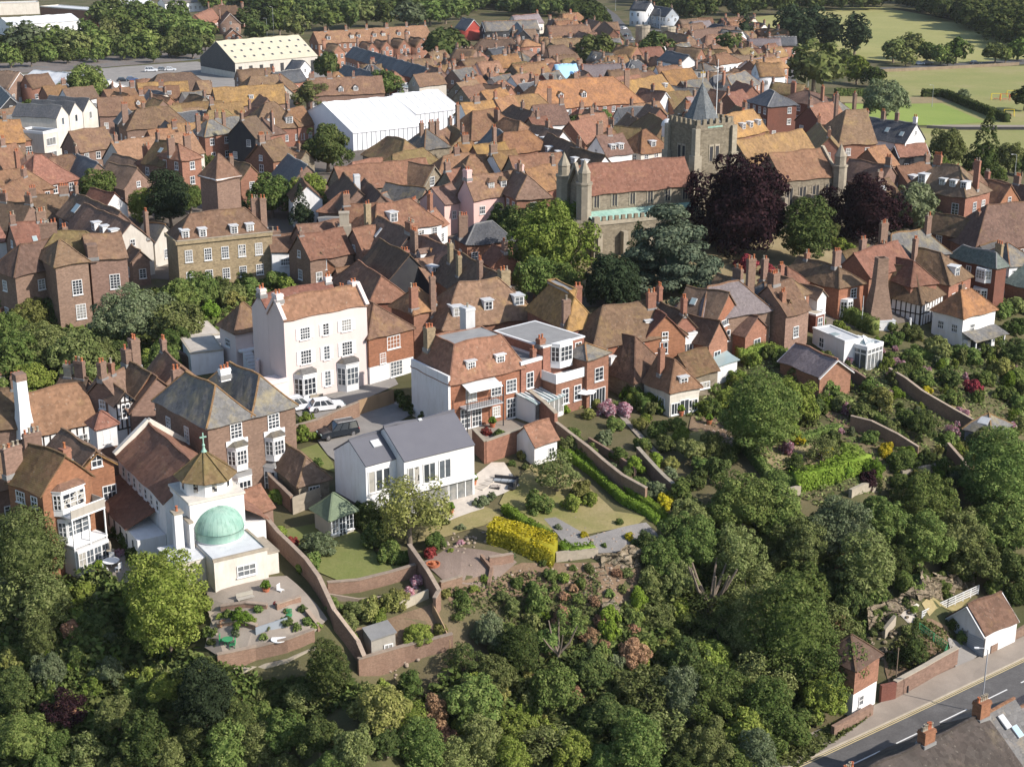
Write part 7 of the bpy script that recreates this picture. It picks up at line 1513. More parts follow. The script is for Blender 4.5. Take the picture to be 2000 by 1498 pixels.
for u, v, r, k in ((580,930,20,'y'),(560,900,14,'g'),(530,930,14,'f'),(540,970,16,'l'),(620,1065,30,'w'),(610,1100,20,'g'),(570,1060,14,'r'),(545,1040,14,'l'),(590,1110,14,'l'),(700,1000,22,'d'),(720,1010,30,'d'),(735,1050,30,'d'),(760,1080,24,'g'),(790,1090,16,'g'),(850,1060,20,'g'),(840,1080,12,'r'),(720,1190,24,'y'),(760,1180,22,'y'),(690,1190,20,'o'),(780,1170,20,'y'),(800,1160,14,'f'),(815,1135,14,'f'),(815,1240,26,'l'),(650,1180,16,'g'),(680,1215,20,'o'),(740,1205,16,'l'),(690,1250,14,'l'),(745,1290,12,'f'),(470,1208,18,'v'),(590,850,20,'l'),(600,820,16,'l'),(792,788,17,'d'),(815,800,18,'d'),(838,812,17,'d'),(776,772,14,'d'),(858,822,13,'d'),(560,1215,12,'d'),(440,1280,8,'Y'),(1140,1045,8,'Y'),(1228,1048,9,'Y'),(620,905,12,'g'),(250,1060,22,'d'),(270,1085,20,'d'),(235,1080,10,'f'),(230,1040,18,'d'),(940,980,14,'w'),(960,970,10,'w'),(900,1030,8,'w'),(160,1160,24,'l'),(150,1200,18,'l'),(190,1165,10,'w'),(215,1245,12,'w'),(175,1215,22,'d'),(640,1000,10,'g'),(1060,880,12,'y'),(1020,890,10,'y'),(975,850,12,'g'),(950,845,9,'r'),(1120,850,16,'g'),(1100,800,12,'v'),(1150,810,12,'y'),(1185,800,18,'f'),(1225,770,14,'v'),(900,1165,14,'g'),(925,1150,10,'l'),(1010,1140,14,'g'),(1040,1150,16,'g'),(1075,1125,14,'g'),(1100,1130,12,'l'),(980,1165,14,'o'),(870,1160,10,'y'),(1120,1110,8,'g'),(1060,1100,8,'g'),(945,1130,8,'l'),(1135,1140,12,'g'),(1200,1190,12,'o'),(1225,1120,12,'o'),(1730,1190,14,'g'),(1765,1175,12,'d'),(1790,1140,20,'g'),(1840,1150,18,'g'),(1720,1225,12,'o'),(1700,1195,20,'g'),(1860,1220,12,'d'),(1880,1245,14,'g'),(1975,1225,12,'g'),(445,1200,10,'g'),(460,1235,9,'w'),(495,1212,8,'l'),(515,1245,9,'g'),(560,1195,8,'o'),(580,1225,9,'g'),(618,1222,10,'l'),(435,1218,8,'n'),(405,1235,12,'g'),(1120,1150,10,'n'),(1150,1110,9,'o'),(1205,1120,10,'n'),(1190,1160,11,'g'),(1160,1175,10,'n'),(1215,1150,9,'o'),(1100,1165,11,'n'),(1770,1230,10,'o'),(420,1235,9,'g'),(430,1205,8,'l'),(505,1190,10,'g'),(525,1225,7,'o'),(590,1190,9,'d'),(600,1215,10,'g'),(415,1255,10,'d'),(480,1280,6,'l'),(540,1180,6,'r'),(1010,1045,8,'g'),(900,1060,7,'f'),(880,1075,6,'l'),(1000,1085,8,'w'),(870,1020,9,'o'),(1090,1030,7,'w'),(1240,1060,7,'g'),(1180,1065,6,'g'),(960,880,9,'g'),(1000,905,7,'g'),(1025,912,7,'o'),(1210,1020,8,'g')):
    T(u, v, r, k, bush=True)
# foreground woodland
FW = [(50,1075,74,'g'),(30,1170,56,'g'),(85,1180,48,'o'),(325,1180,78,'l'),(20,1290,28,'y'),(95,1310,40,'w'),(75,1245,38,'o'),(400,1365,58,'c','tall'),(130,1385,46,'p'),(45,1440,62,'g'),(230,1395,46,'g'),(325,1345,36,'l'),(215,1310,34,'w'),(285,1450,50,'d'),(170,1470,44,'g'),(335,1480,34,'o'),(440,1470,46,'g'),(470,1420,36,'d'),(640,1310,46,'d','tall'),(560,1430,52,'g'),(625,1440,44,'d'),(505,1455,40,'o'),(745,1385,56,'y'),(690,1460,46,'g'),(795,1400,36,'l'),(850,1395,28,'n'),(820,1460,44,'g'),(925,1370,58,'g'),(965,1320,46,'g'),(905,1285,36,'d'),(900,1190,26,'g'),(955,1235,38,'g'),(870,1440,28,'n'),(1005,1420,48,'g'),(940,1460,46,'o'),(1080,1345,54,'g'),(1010,1270,46,'d'),(1110,1215,36,'g'),(1150,1310,44,'d'),(1060,1450,50,'o'),(1120,1465,48,'l'),(1190,1400,50,'d'),(1235,1275,34,'n'),(1150,1245,26,'n'),(1175,1210,18,'n'),(1265,1350,56,'d'),(1300,1430,50,'g'),(1240,1460,52,'g'),(1340,1300,58,'d'),(1405,1360,66,'d'),(1385,1460,54,'o'),(1455,1440,50,'g'),(1285,1200,32,'o'),(1350,1060,64,'g'),(1345,1010,44,'o'),(1455,985,74,'g'),(1430,1080,60,'o'),(1460,1140,56,'d'),(1545,1245,76,'g'),(1605,1300,70,'g'),(1480,1240,56,'o'),(1560,1150,52,'g'),(1630,1225,46,'g'),(1610,1360,44,'l'),(1490,1330,58,'d'),(1530,1425,46,'g'),(1500,1390,46,'d'),(1570,1060,54,'o'),(1640,1030,58,'w'),(1715,1010,54,'g'),(1690,1110,50,'d'),(1805,980,72,'g'),(1795,1060,62,'g'),(1870,1050,58,'d'),(1955,930,78,'g'),(1965,1030,70,'d'),(1905,1095,48,'d'),(1975,1110,46,'d'),(1520,1000,48,'g'),(1930,870,42,'o'),(1260,1060,22,'d'),(1290,1090,44,'d'),(1320,1130,46,'g'),(1270,1140,26,'g'),(1400,1210,56,'d'),(1660,1170,36,'d'),(1700,1150,30,'g'),(1740,1100,34,'d'),(1050,1180,24,'g'),(1130,1170,16,'g'),(1000,1190,18,'g'),(1085,1150,12,'g'),(860,1230,16,'y'),(1070,1250,28,'g'),(30,1350,40,'d'),(180,1340,26,'l'),(60,1010,40,'g'),(245,1340,22,'o'),(380,1440,34,'d'),(590,1370,34,'o'),(510,1400,26,'d'),(110,1450,34,'g'),(755,1450,34,'d'),(890,1490,36,'g'),(1000,1490,36,'l'),(1180,1490,40,'g'),(1330,1495,40,'d'),(650,1495,36,'g'),(400,1498,36,'g'),(240,1498,36,'d'),(90,1498,34,'g'),(1440,1498,40,'g'),(560,1498,34,'o'),(1480,1478,36,'g'),(1575,1400,26,'g'),(1390,1290,44,'g'),(1225,1340,34,'g'),(1330,1370,46,'g'),(800,1340,28,'g')]
RF = random.Random(11)
for q in FW: T(q[0], q[1], q[2]*(.97 if q[0] > 1380 and q[1] > 1020 else .86), (RF.choice('gggggloow') if q[3] == 'g' else (RF.choice('ddgo') if q[3] == 'd' else q[3])), q[4] if len(q) > 4 else RF.choice(['round','round','round','airy','tall']), group='trees on the wooded slope', hs=1, lift=.35, bush=q[2] < 27)
T(1640,1330,46,'g', label='dense green tree leaning over the roadside cottage', bush=True); T(1668,1270,34,'d', bush=True, label='dark bushy crown behind the roadside cottage roof')
T(1786,1258,26,'d','cone', label='lone pine tree on the rough plot beside the white garage')
SL = [(-20,1250),(200,1230),(400,1330),(600,1345),(700,1350),(890,1290),(1000,1180),(1180,1230),(1300,1100),(1420,960),(1560,1010),(1700,1140),(1660,1330),(1560,1430),(1500,1498),(-20,1498)]
RB = random.Random(21)
def shrub_mass(poly, n, seed, kinds, label):
    rs_ = np.random.default_rng(seed); Vs = []; Fs = []; MI = []; off = 0; ks = sorted(set('L'+k for k in kinds)); crown_proto('round', 'S', 0, 'Lg'); crown_proto('airy', 'S', 0, 'Lg')
    for i, (x, y) in enumerate(poly_ground(poly, n, rs_)):
        V, F = CR[('airy' if rs_.random() < .3 else 'round', 'S', 0)]; r = rs_.uniform(.5, 1.25); a = rs_.uniform(0, 6.28); R2 = np.array([[math.cos(a), -math.sin(a), 0], [math.sin(a), math.cos(a), 0], [0, 0, 1]])
        Vs.append((V @ R2.T)*np.array([r, r*rs_.uniform(.8, 1.2), r*rs_.uniform(.8, 1.5)])+np.array([x, y, g(x, y)+r*.6])); Fs.append(F+off); off += len(V); MI += [ks.index('L'+kinds[rs_.integers(len(kinds))])]*len(F)
    o = link('shrubs', npmesh('shrubs', np.concatenate(Vs), np.concatenate(Fs), ks, MI)); tag(o, label, 'shrubs', None, 'stuff')
shrub_mass(SL, 420, 31, 'gggdoowylnglvd', 'mixed small shrubs, brambles and dead scrub covering the wooded slope')
shrub_mass([(1130,810),(1250,780),(1450,860),(1500,900),(1600,940),(1850,960),(2050,860),(2050,700),(1720,640),(1700,690),(1480,700),(1400,770),(1330,810)], 170, 41, 'gglovyfdw', 'mixed small plants filling the right-hand garden beds')
undergrowth('undergrowth', [(-50,1180),(200,1120),(420,1300),(600,1330),(700,1350),(900,1320),(1180,1250),(1300,1100),(1560,1010),(1700,1140),(1680,1330),(1560,1440),(1500,1520),(-50,1520)], 60000, .42, 'Ld', 'dark tangled undergrowth beneath the trees of the slope', 1.2)
undergrowth('undergrowth', [(-50,1180),(200,1120),(420,1300),(600,1330),(700,1350),(900,1320),(1180,1250),(1300,1100),(1560,1010),(1700,1140),(1680,1330),(1560,1440),(1500,1520),(-50,1520)], 30000, .34, 'Lg', 'green brambles and shrubs covering the slope', 1.6, seed=4)
undergrowth('undergrowth', [(1120,800),(1250,780),(1450,860),(1500,940),(1600,990),(1800,960),(2050,860),(2050,700),(1700,700),(1480,690),(1400,760),(1330,800)], 12000, .26, 'Lo', 'low planting filling the right-hand gardens', .5, seed=2)
undergrowth('undergrowth', [(860,1160),(1000,1120),(1170,1120),(1180,1200),(1130,1250),(950,1210)], 2200, .2, 'Lo', 'scrubby weeds on the terrace bank below the gravel', .6, seed=3)
for u, v, r, k in ((1700,1170,22,'g'),(1722,1165,18,'d'),(1765,1140,24,'g'),(1800,1130,22,'d'),(1830,1135,18,'g'),(1860,1115,22,'g'),(1885,1125,18,'d'),(1745,1205,9,'g'),(1705,1235,10,'o'),(1785,1190,8,'l'),(1850,1165,9,'g'),(1945,1150,22,'g'),(1985,1160,26,'d')): T(u, v, r, k, bush=True)
undergrowth('undergrowth', [(-50,580),(120,570),(420,560),(560,520),(560,560),(430,640),(330,760),(120,780),(-50,780)], 14000, .45, 'Lg', 'thick garden shrubbery left of the pink house', .9, seed=6)
undergrowth('undergrowth', [(1730,1280),(1790,1210),(1860,1240),(1860,1290),(1745,1345)], 3000, .22, 'Lo', 'scattered weeds on the rough plot by the garage', .3, seed=8)
undergrowth('undergrowth', [(1560,1498),(1660,1430),(1700,1400),(1660,1400),(1560,1450),(1500,1500)], 3000, .25, 'Lo', 'weedy verge beside the road pavement', .4, seed=9)
# hedges
for pts, w_, h_, k_, l_ in (([(1455,880),(1500,940),(1560,955)],1.0,1.4,'Lg','dark hedge left of the parched right lawn'),([(1560,870),(1640,845)],.9,1.2,'Lg','short hedge above the parched right lawn'),([(1700,820),(1760,860)],1.0,1.2,'Lg','hedge under the upper right garden wall'),([(1330,800),(1290,790),(1250,800)],1.2,1.6,'Lv','rounded hedge left of stone cottage garden doors'),([(1225,770),(1262,810)],1.2,1.8,'Lg','tall hedge beside the stone cottage'),([(1440,700),(1500,690),(1560,715)],1.2,1.4,'Ll','lime green vine-covered hedge below the brick gables'),([(1780,690),(1850,720)],1.1,1.3,'Lg','hedge across the garden right of the conservatory'),([(1600,760),(1660,800)],1.0,1.3,'Lg','hedge along the garden wall below the purple slate roof')):
    hedge(pts, w_, h_, 'L'+k_[1:], l_, ls=.16, dens=55)
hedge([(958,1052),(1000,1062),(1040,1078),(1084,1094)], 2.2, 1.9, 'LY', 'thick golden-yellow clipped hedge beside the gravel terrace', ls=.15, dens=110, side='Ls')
hedge([(1095,1072),(1112,1085),(1160,1080)], .9, .9, 'Lv', 'low bright box hedge bending right of the golden hedge', dens=90, ls=.13)
hedge([(985,1000),(1030,1030),(1080,1060)], .9, .9, 'Lv', 'low box hedge running behind the golden hedge', dens=90, ls=.13)
hedge([(1098,885),(1160,930),(1220,985),(1285,1025)], .8, .9, 'Lv', 'long low box hedge edging the dry lawn, outer row', dens=90, ls=.13)
hedge([(1118,880),(1180,925),(1240,975),(1300,1020)], .8, .9, 'Lv', 'long low box hedge edging the dry lawn, inner row', dens=90, ls=.13)
hedge([(1550,955),(1620,940),(1690,915)], 1.6, 2.0, 'Lv', 'bright clipped hedge in front of the parched right lawn', dens=40)
hedge([(1640,620),(1710,655)], 1.6, 2.2, 'Lg', 'clipped hedge left of the white plinth under the tapered chimney', dens=30)
hedge([(430,600),(475,590)], 2.2, 2.6, 'Lo', 'tall clipped hedge left of the pink side wing', dens=30)
hedge([(355,595),(380,580),(400,590)], 2.0, 2.2, 'Lg', 'green hedge beneath the buff brick house terrace', dens=30)
# ------------------------------------------------------------------ the small roofs packed between the larger houses
TOWN = [(-30,300),(40,262),(60,215),(330,196),(470,215),(600,196),(700,165),(900,105),(1000,64),(1180,80),(1320,70),(1440,60),(1520,110),(1500,190),(1510,255),(1640,285),(1740,300),(1900,345),(1995,420),(1995,545),(1880,480),(1810,455),(1740,470),(1650,440),(1640,330),(1430,270),(1310,300),(1130,305),(1000,400),(905,455),(640,430),(560,345),(480,345),(410,300),(300,345),(280,425),(100,450),(-30,440)]
KEEP = [(588,180,905,290),(78,205,196,292),(383,72,622,146),(288,456,534,550),(1766,235,1826,316),(396,300,472,415),(672,318,868,366),(872,340,1040,420),(1308,170,1436,400),(1455,196,1502,250),(1520,196,1586,250),(1780,360,1935,430),(1225,40,1312,78),(1650,235,1770,292),(498,230,596,275),(622,72,842,100),(1062,205,1110,240),(232,225,282,275),(1430,255,1502,272),(1640,180,2000,330),(1100,330,1640,500),(905,50,1060,66),(1176,185,1210,225),(354,300,396,350)]
def infill(poly, seed, step=7.6, small=1.0, cap=400):
    W_ = [hit(u, v) for u, v in poly]; A = [(p.x, p.y) for p in W_]; rr = random.Random(seed); n = 0
    X0, X1 = min(a[0] for a in A), max(a[0] for a in A); Y0, Y1 = min(a[1] for a in A), max(a[1] for a in A)
    def inside(x, y):
        c_ = False; j = len(A)-1
        for i in range(len(A)):
            if (A[i][1] > y) != (A[j][1] > y) and x < (A[j][0]-A[i][0])*(y-A[i][1])/(A[j][1]-A[i][1])+A[i][0]: c_ = not c_
            j = i
        return c_
    def free(x, y, rot, L, D, m=.3):
        ca, sa = math.cos(rot), math.sin(rot); P = [(x+ca*a*L-sa*b*D, y+sa*a*L+ca*b*D) for a in (0, .25, .5, .75, 1) for b in (0, .5, 1)]
        for (fx, fy, fr, fl, fd) in FP:
            if abs(fx-x)+abs(fy-y) > 60: continue
            c2, s2 = math.cos(fr), math.sin(fr)
            for px, py in P:
                dx, dy = px-fx, py-fy; a = dx*c2+dy*s2; b = -dx*s2+dy*c2
                if -m < a < fl+m and -m < b < fd+m: return False
            for a in (0, .5, 1):
                for b in (0, .5, 1):
                    qx, qy = fx+c2*a*fl-s2*b*fd-x, fy+s2*a*fl+c2*b*fd-y; u_, v_ = qx*ca+qy*sa, -qx*sa+qy*ca
                    if -m < u_ < L+m and -m < v_ < D+m: return False
        for tx, ty, tr in TP:
            for px, py in P:
                if math.hypot(px-tx, py-ty) < tr*.8: return False
        return True
    y = Y0
    while y < Y1:
        x = X0
        while x < X1:
            px, py = x+rr.uniform(-2, 2), y+rr.uniform(-2, 2); x += step
            if not inside(px, py) or n >= cap: continue
            near = min(FP, key=lambda q: math.hypot(q[0]-px, q[1]-py)); rot = near[2]+rr.choice([0, 0, math.pi/2, -math.pi/2, math.pi/2])
            while rot > math.pi/2+.3: rot -= math.pi
            while rot < -math.pi/2+.3: rot += math.pi
            for L, D in ((10, 6.5), (8, 6), (6.5, 5.2), (5, 4.5)):
                L *= small*rr.uniform(.9, 1.1); D *= small
                if free(px, py, rot, L, D):
                    h = rr.uniform(3.6, 5.0) if L > 6 else rr.uniform(2.8, 3.8); z = g(px, py)
                    pa = Vector((px, py, z+h)); pb = pa+Vector((math.cos(rot), math.sin(rot), 0))*L
                    (ua, va), (ub, vb_) = proj(pa), proj(pb); k_ = scale_at(pa)
                    bx0, bx1, by0, by1 = min(ua, ub)-3, max(ua, ub)+3, min(va, vb_)-k_*(D*.5*.4+D*.45), max(va, vb_)+k_*1.0
                    if any(bx0 < r[2] and bx1 > r[0] and by0 < r[3] and by1 > r[1] for r in KEEP): break
                    wk = rr.choice(['br','br','bb','bb','wh','wh','st','cr','bk','bd']); rk = rr.choice(['tr','tb','tb','td','to','tb','tr','sl','sg','tg'])
                    B('E', ua, va, ub, vb_, h, D, D/2*.95, rr.choice(['g','g','g','h']) , wk, rk, fd=True, gz=z, ch=[(rr.choice([.04,.5,.96]), .5)] if rr.random() < .7 else [], dor=[('F', rr.choice([.3,.5,.7]), .25, .9, .8, rr.choice(['flat','g']))] if rr.random() < .45 and L > 6 else (), name='house' if L > 5.6 else 'outbuilding', cat='house' if L > 5.6 else 'outbuilding', group='town houses' if L > 5.6 else 'small outbuildings')
                    n += 1; break
        y += step
    return n
print('infill', infill(TOWN, 4), infill([(1380,560),(1700,500),(1760,560),(1700,600),(1500,640),(1300,640),(1180,610)], 9, 5.5, .8), infill([(-30,700),(60,735),(200,700),(330,690),(360,740),(250,780),(40,800),(-30,820)], 2, 5, .75), infill([(640,430),(740,400),(900,460),(980,540),(780,600),(720,560),(600,560),(540,520)], 7, 5.5, .8))

def merge_far(limit, names=('house',), label='closely packed farther houses of the old town with tiled roofs and chimneys', oname='town_houses'):
    roots = [a for a in AUTO if a[0].name.split('.')[0] in names]
    total = len([o for o in C.objects if o.type == 'EMPTY' and o.name.split('.')[0] in names])
    extra = total-limit
    if extra <= 0: return
    roots.sort(key=lambda a: scale_at(a[0].location)*(1 if a[0].get('group') != 'slate terrace houses' else 2)); kill = roots[:extra]; ks = set(a[0].name for a in kill)
    AUTO[:] = [a for a in AUTO if a[0].name not in ks]
    kids = {}
    for o in C.objects:
        if o.parent: kids.setdefault(o.parent.name, []).append(o)
    mats = []; V = []; Fl = []; Fn = []; MI = []; RN = []; nv = 0
    def rec(o, M, rn):
        nonlocal nv
        M2 = M @ o.matrix_basis
        if o.type == 'MESH':
            me = o.data; n = len(me.vertices); co = np.empty(n*3, np.float32); me.vertices.foreach_get('co', co); co = co.reshape(-1, 3)
            A = np.array(M2); V.append(co @ A[:3, :3].T+A[:3, 3]); RN.append(np.full(n, rn))
            li = np.empty(len(me.loops), np.int32); me.loops.foreach_get('vertex_index', li); ln = np.empty(len(me.polygons), np.int32); me.polygons.foreach_get('loop_total', ln); mi = np.empty(len(me.polygons), np.int32); me.polygons.foreach_get('material_index', mi)
            idx = []
            for m_ in me.materials:
                if m_ not in mats: mats.append(m_)
                idx.append(mats.index(m_))
            Fl.append(li+nv); Fn.append(ln); MI.append(np.array(idx)[mi]); nv += n
        for k in kids.get(o.name, []): rec(k, M2, (rn+.37*(o.type == 'MESH')) % 1)
    dead = []
    def col(o):
        dead.append(o)
        for k in kids.get(o.name, []): col(k)
    for a in kill: rec(a[0], Matrix.Identity(4), random.random()); col(a[0])
    me = bpy.data.meshes.new(oname); V = np.concatenate(V); Fl = np.concatenate(Fl); Fn = np.concatenate(Fn)
    me.vertices.add(len(V)); me.vertices.foreach_set('co', V.astype(np.float32).ravel()); me.loops.add(len(Fl)); me.loops.foreach_set('vertex_index', Fl.astype(np.int32))
    me.polygons.add(len(Fn)); me.polygons.foreach_set('loop_start', np.concatenate([[0], np.cumsum(Fn)[:-1]]).astype(np.int32))
    for m_ in mats: me.materials.append(m_)
    me.polygons.foreach_set('material_index', np.concatenate(MI).astype(np.int32)); at = me.attributes.new('rnd', 'FLOAT', 'POINT'); at.data.foreach_set('value', np.concatenate(RN).astype(np.float32))
    me.update(calc_edges=True); me.validate()
    bpy.data.batch_remove(dead); tag(link(oname, me), label, 'houses', None, 'stuff')
merge_far(298)
# ------------------------------------------------------------------ walls, cars, lamps, furniture
wall([(500,1020),(545,1075),(600,1130),(625,1165),(655,1230),(700,1290),(712,1318)], 2.0, 'bw', .3, cope='cp', label='long curving brick wall between the chapel terrace and lawns')
wall([(640,1160),(700,1155),(760,1140),(810,1125)], 1.2, 'bw', .3, cope='cp', label='curved brick retaining wall below the shaded lawn')
wall([(800,1100),(835,1150),(858,1190),(850,1205)], 2.0, 'bw', .3, cope='cp', label='brick wall descending left of the gravel terrace')
wall([(700,1318),(790,1292),(882,1268)], 1.6, 'bw', .3, cope='cp', base=5, label='brick retaining wall closing the garden shed plot')
wall([(845,1200),(868,1245),(878,1270)], 1.2, 'fc', .1, label='slatted timber fence right of the shed plot', name='fence', cat='fence')
wall([(780,1192),(835,1168)], .9, 'cc', .2, label='pale curved trellis edging above the shed plot', name='trellis', cat='trellis')
wall([(425,1300),(500,1285),(560,1270),(612,1250)], 1.1, 'bw', .3, cope='cp', base=2.2, label='brick parapet along the chapel patio edge')
wall([(432,1312),(500,1300),(560,1286),(612,1262)], .0, 'cc', .5, base=6.5, label='stained concrete retaining wall below the chapel patio')
wall([(500,1245),(560,1225)], 1.0, 'gb', .1, label='pale blue board fence on the chapel patio', name='fence', cat='fence')
wall([(860,1152),(900,1140)], .8, 'bw', .3, cope='cp'); wall([(955,1105),(1000,1098)], .9, 'bw', .3, cope='cp'); wall([(940,1095),(960,1120),(955,1148)], .7, 'bw', .3)
wall([(1085,1095),(1165,1085)], .9, 'ss', .4, base=2.5, desc='low stone retaining wall'); wall([(1165,1090),(1240,1085),(1290,1060)], .4, 'rk', .6, base=4, desc='rough stone retaining wall')
wall([(1080,850),(1150,905),(1215,960),(1260,985)], 1.9, 'bw', .3, cope='cp', label='long brown garden wall right of the box hedges')
wall([(1245,900),(1300,960),(1330,985)], 1.6, 'bb', .35, cope='ss'); wall([(1150,870),(1200,900),(1240,930)], 1.0, 'bb', .3)
wall([(1660,840),(1700,850),(1750,875),(1790,900)], 1.8, 'bw', .3, cope='cp', label='brick wall dividing the right-hand gardens'); wall([(1735,745),(1800,790),(1860,825),(1905,850)], 1.8, 'bw', .3, cope='cp', label='long brick wall descending to the garden cabin')
wall([(1850,890),(1880,925),(1900,960)], 1.6, 'bw', .3, cope='cp'); wall([(1660,972),(1710,958)], 1.0, 'ss', .4); wall([(1530,972),(1560,965)], 1.0, 'ss', .4); wall([(1760,935),(1830,920)], 1.0, 'ss', .35); wall([(1660,740),(1735,790)], 1.6, 'bb', .35)
wall([(578,862),(620,850),(700,815)], 1.9, 'bw', .3, cope='cp', label='old brick wall behind the parked black car'); wall([(700,812),(768,790)], 1.9, 'fc', .12, label='orange-brown timber fence at the top of the drive', name='fence', cat='fence')
wall([(505,905),(530,960),(570,1000)], 1.8, 'bw', .3, cope='cp', label='brown brick wall left of the stone outbuilding'); wall([(572,1005),(610,990),(625,985)], 1.9, 'ss', .12, desc='pale boarded fence', name='fence', cat='fence')
wall([(345,548),(430,535),(490,525)], 1.6, 'bw', .3, cope='cp', label='pinkish brick wall before the buff brick house'); wall([(0,640),(40,610),(110,585)], 2.6, 'ts', .4, desc='pink-brown old garden wall'); wall([(330,672),(345,710),(380,730)], 2.0, 'bb', .4)
wall([(1745,1365),(1800,1335),(1865,1298)], 1.9, 'bb', .4, cope='cc', label='mossy brick roadside wall beside the rough plot'); wall([(1718,1372),(1745,1366)], 1.9, 'bd', .35, desc='short dark brick wall'); wall([(1725,1245),(1745,1220)], 1.0, 'cc', .4); wall([(1880,1268),(1932,1272)], .1, 'cc', .3)
wall([(1932,1278),(2000,1238)], 1.0, 'bb', .35, label='low brick wall along the pavement beside the garage'); wall([(1625,1440),(1700,1398)], 1.2, 'bb', .4, desc='mossy brick roadside wall')
wall([(0,205),(60,198),(130,190)], 1.6, 'gb', .1, desc='grey railing fence', name='fence', cat='fence'); wall([(1720,142),(1990,128)], 1.2, 'wo', .1, desc='long brown park fence', name='fence', cat='fence'); wall([(1810,252),(2080,255)], 1.0, 'bk', .1, desc='dark park railing', name='fence', cat='fence')
wall([(0,118),(130,111),(420,88)], 1.4, 'wg', .1, desc='pale railway fence', name='fence', cat='fence')
for p_, hh_, l_ in (([(432,1195),(480,1188),(520,1192)],.6,'low broken brick terrace wall nearest the chapel sacristy'),([(425,1228),(470,1222),(500,1232)],.6,'low brick terrace wall across the middle of chapel garden'),([(540,1195),(585,1180)],.8,'pale low wall at the right end of the chapel terraces'),([(600,1205),(622,1232)],.7,'short low wall by the corner of the chapel terraces')): wall(p_, hh_, 'bw', .3, cope='cp', label=l_)
wall([(640,1168),(700,1178),(760,1172),(820,1160)], .5, 'cp', .2, label='low pale edging in the bed below shaded lawn')
def railing(pts, h, key, label, n_r=4):
    W_ = [hit(u, v) for u, v in pts]; o0 = W_[0]; root = empty('railing', o0); tag(root, label, 'railing'); m = MB(); q = MB()
    for a, c in zip(W_[:-1], W_[1:]):
        n = max(1, int((c-a).length/1.6))
        for i in range(n+1): p = a.lerp(c, i/n)-o0; m.bar(p, p+Vector((0, 0, h)), .1, key)
        for j in range(n_r): z = h*(j+1)/n_r-.03; q.bar(a-o0+Vector((0, 0, z)), c-o0+Vector((0, 0, z)), .05, key)
        k = int((c-a).length/.25)
        for i in range(k): p = a.lerp(c, i/k)-o0; q.bar(p+Vector((0,0,.1)), p+Vector((0,0,h-.05)), .03, key)
    m.build('post', root); q.build('rail', root)
railing([(1795,1235),(1850,1275),(1838,1300)], 1.1, 'gm', 'green metal railing running down to the garage drive'); railing([(1800,1212),(1850,1188),(1910,1160)], 1.1, 'wt', 'cream post-and-rail fence behind the white garage')
# cliff rock
def cliff(pts, ht, name='cliff_rock', seed=3):
    W_ = [hit(u, v) for u, v in pts]; rs_ = np.random.default_rng(seed); o0 = W_[0]; cols = []
    seg = []; tot = 0
    for a, c in zip(W_[:-1], W_[1:]): L = (c-a).length; seg.append((tot, L, a, c)); tot += L
    ns = int(tot/.28); nz = int(ht/.28); cs = rs_.uniform(0, 1, (int(tot*ht*1.6), 2))*np.array([tot, ht]); dv = rs_.uniform(-.4, .4, len(cs)); sl_ = rs_.uniform(-.5, .5, (len(cs), 2))
    V = []
    for i in range(ns+1):
        s = tot*i/ns; t0, L, a, c = [q for q in seg if q[0] <= s+1e-6][-1]; p = a.lerp(c, min(1, (s-t0)/L)); dd = (c-a).normalized(); nn = Vector((dd.y, -dd.x, 0))
        if nn.y > 0: nn = -nn
        zb = g(p.x, p.y)-.5; topv = 1-.35*abs(math.sin(s*.5+seed))
        for j in range(nz+1):
            z = ht*j/nz*topv; k = np.argmin((cs[:,0]-s)**2*1.3+(cs[:,1]-z)**2); d_ = dv[k]+sl_[k,0]*(s-cs[k,0])+sl_[k,1]*(z-cs[k,1])+rs_.uniform(-.09, .09)
            q = p+nn*(d_+.6-z*.28); V.append((q.x-o0.x, q.y-o0.y, zb+z-o0.z))
    F = [(i*(nz+1)+j, (i+1)*(nz+1)+j, (i+1)*(nz+1)+j+1, i*(nz+1)+j+1) for i in range(ns) for j in range(nz)]
    structure(link(name, npmesh(name, V, F, ['rk']), None, o0))
cliff([(1690,1228),(1725,1205),(1752,1190),(1778,1176)], 3.0); cliff([(1790,1172),(1830,1158),(1880,1138)], 3.2, seed=5); cliff([(1172,1098),(1215,1098),(1262,1092),(1290,1075)], 2.2, seed=8)
# stone steps
def steps(u0, v0, u1, v1, n, w, key, label):
    a = hit(u0, v0); c = hit(u1, v1); root = empty('garden_steps', a, math.atan2(c.y-a.y, c.x-a.x)); m = MB(); L = math.hypot(c.x-a.x, c.y-a.y)
    for i in range(n): m.box(L*i/n, L*(i+1)/n-.02, -w/2, w/2, -2, (c.z-a.z)*(i+.5)/n+.12, key)
    m.build('tread', root); tag(root, label, 'steps')
steps(1165,1105,1195,1215,14,1.6,'rk','rough stone steps descending the burnt bank'); steps(925,955,965,925,4,2.2,'pv','pale garden steps at the right end of the modern house'); steps(455,1290,420,1190,10,1.4,'ss','stone steps left of the chapel patio')
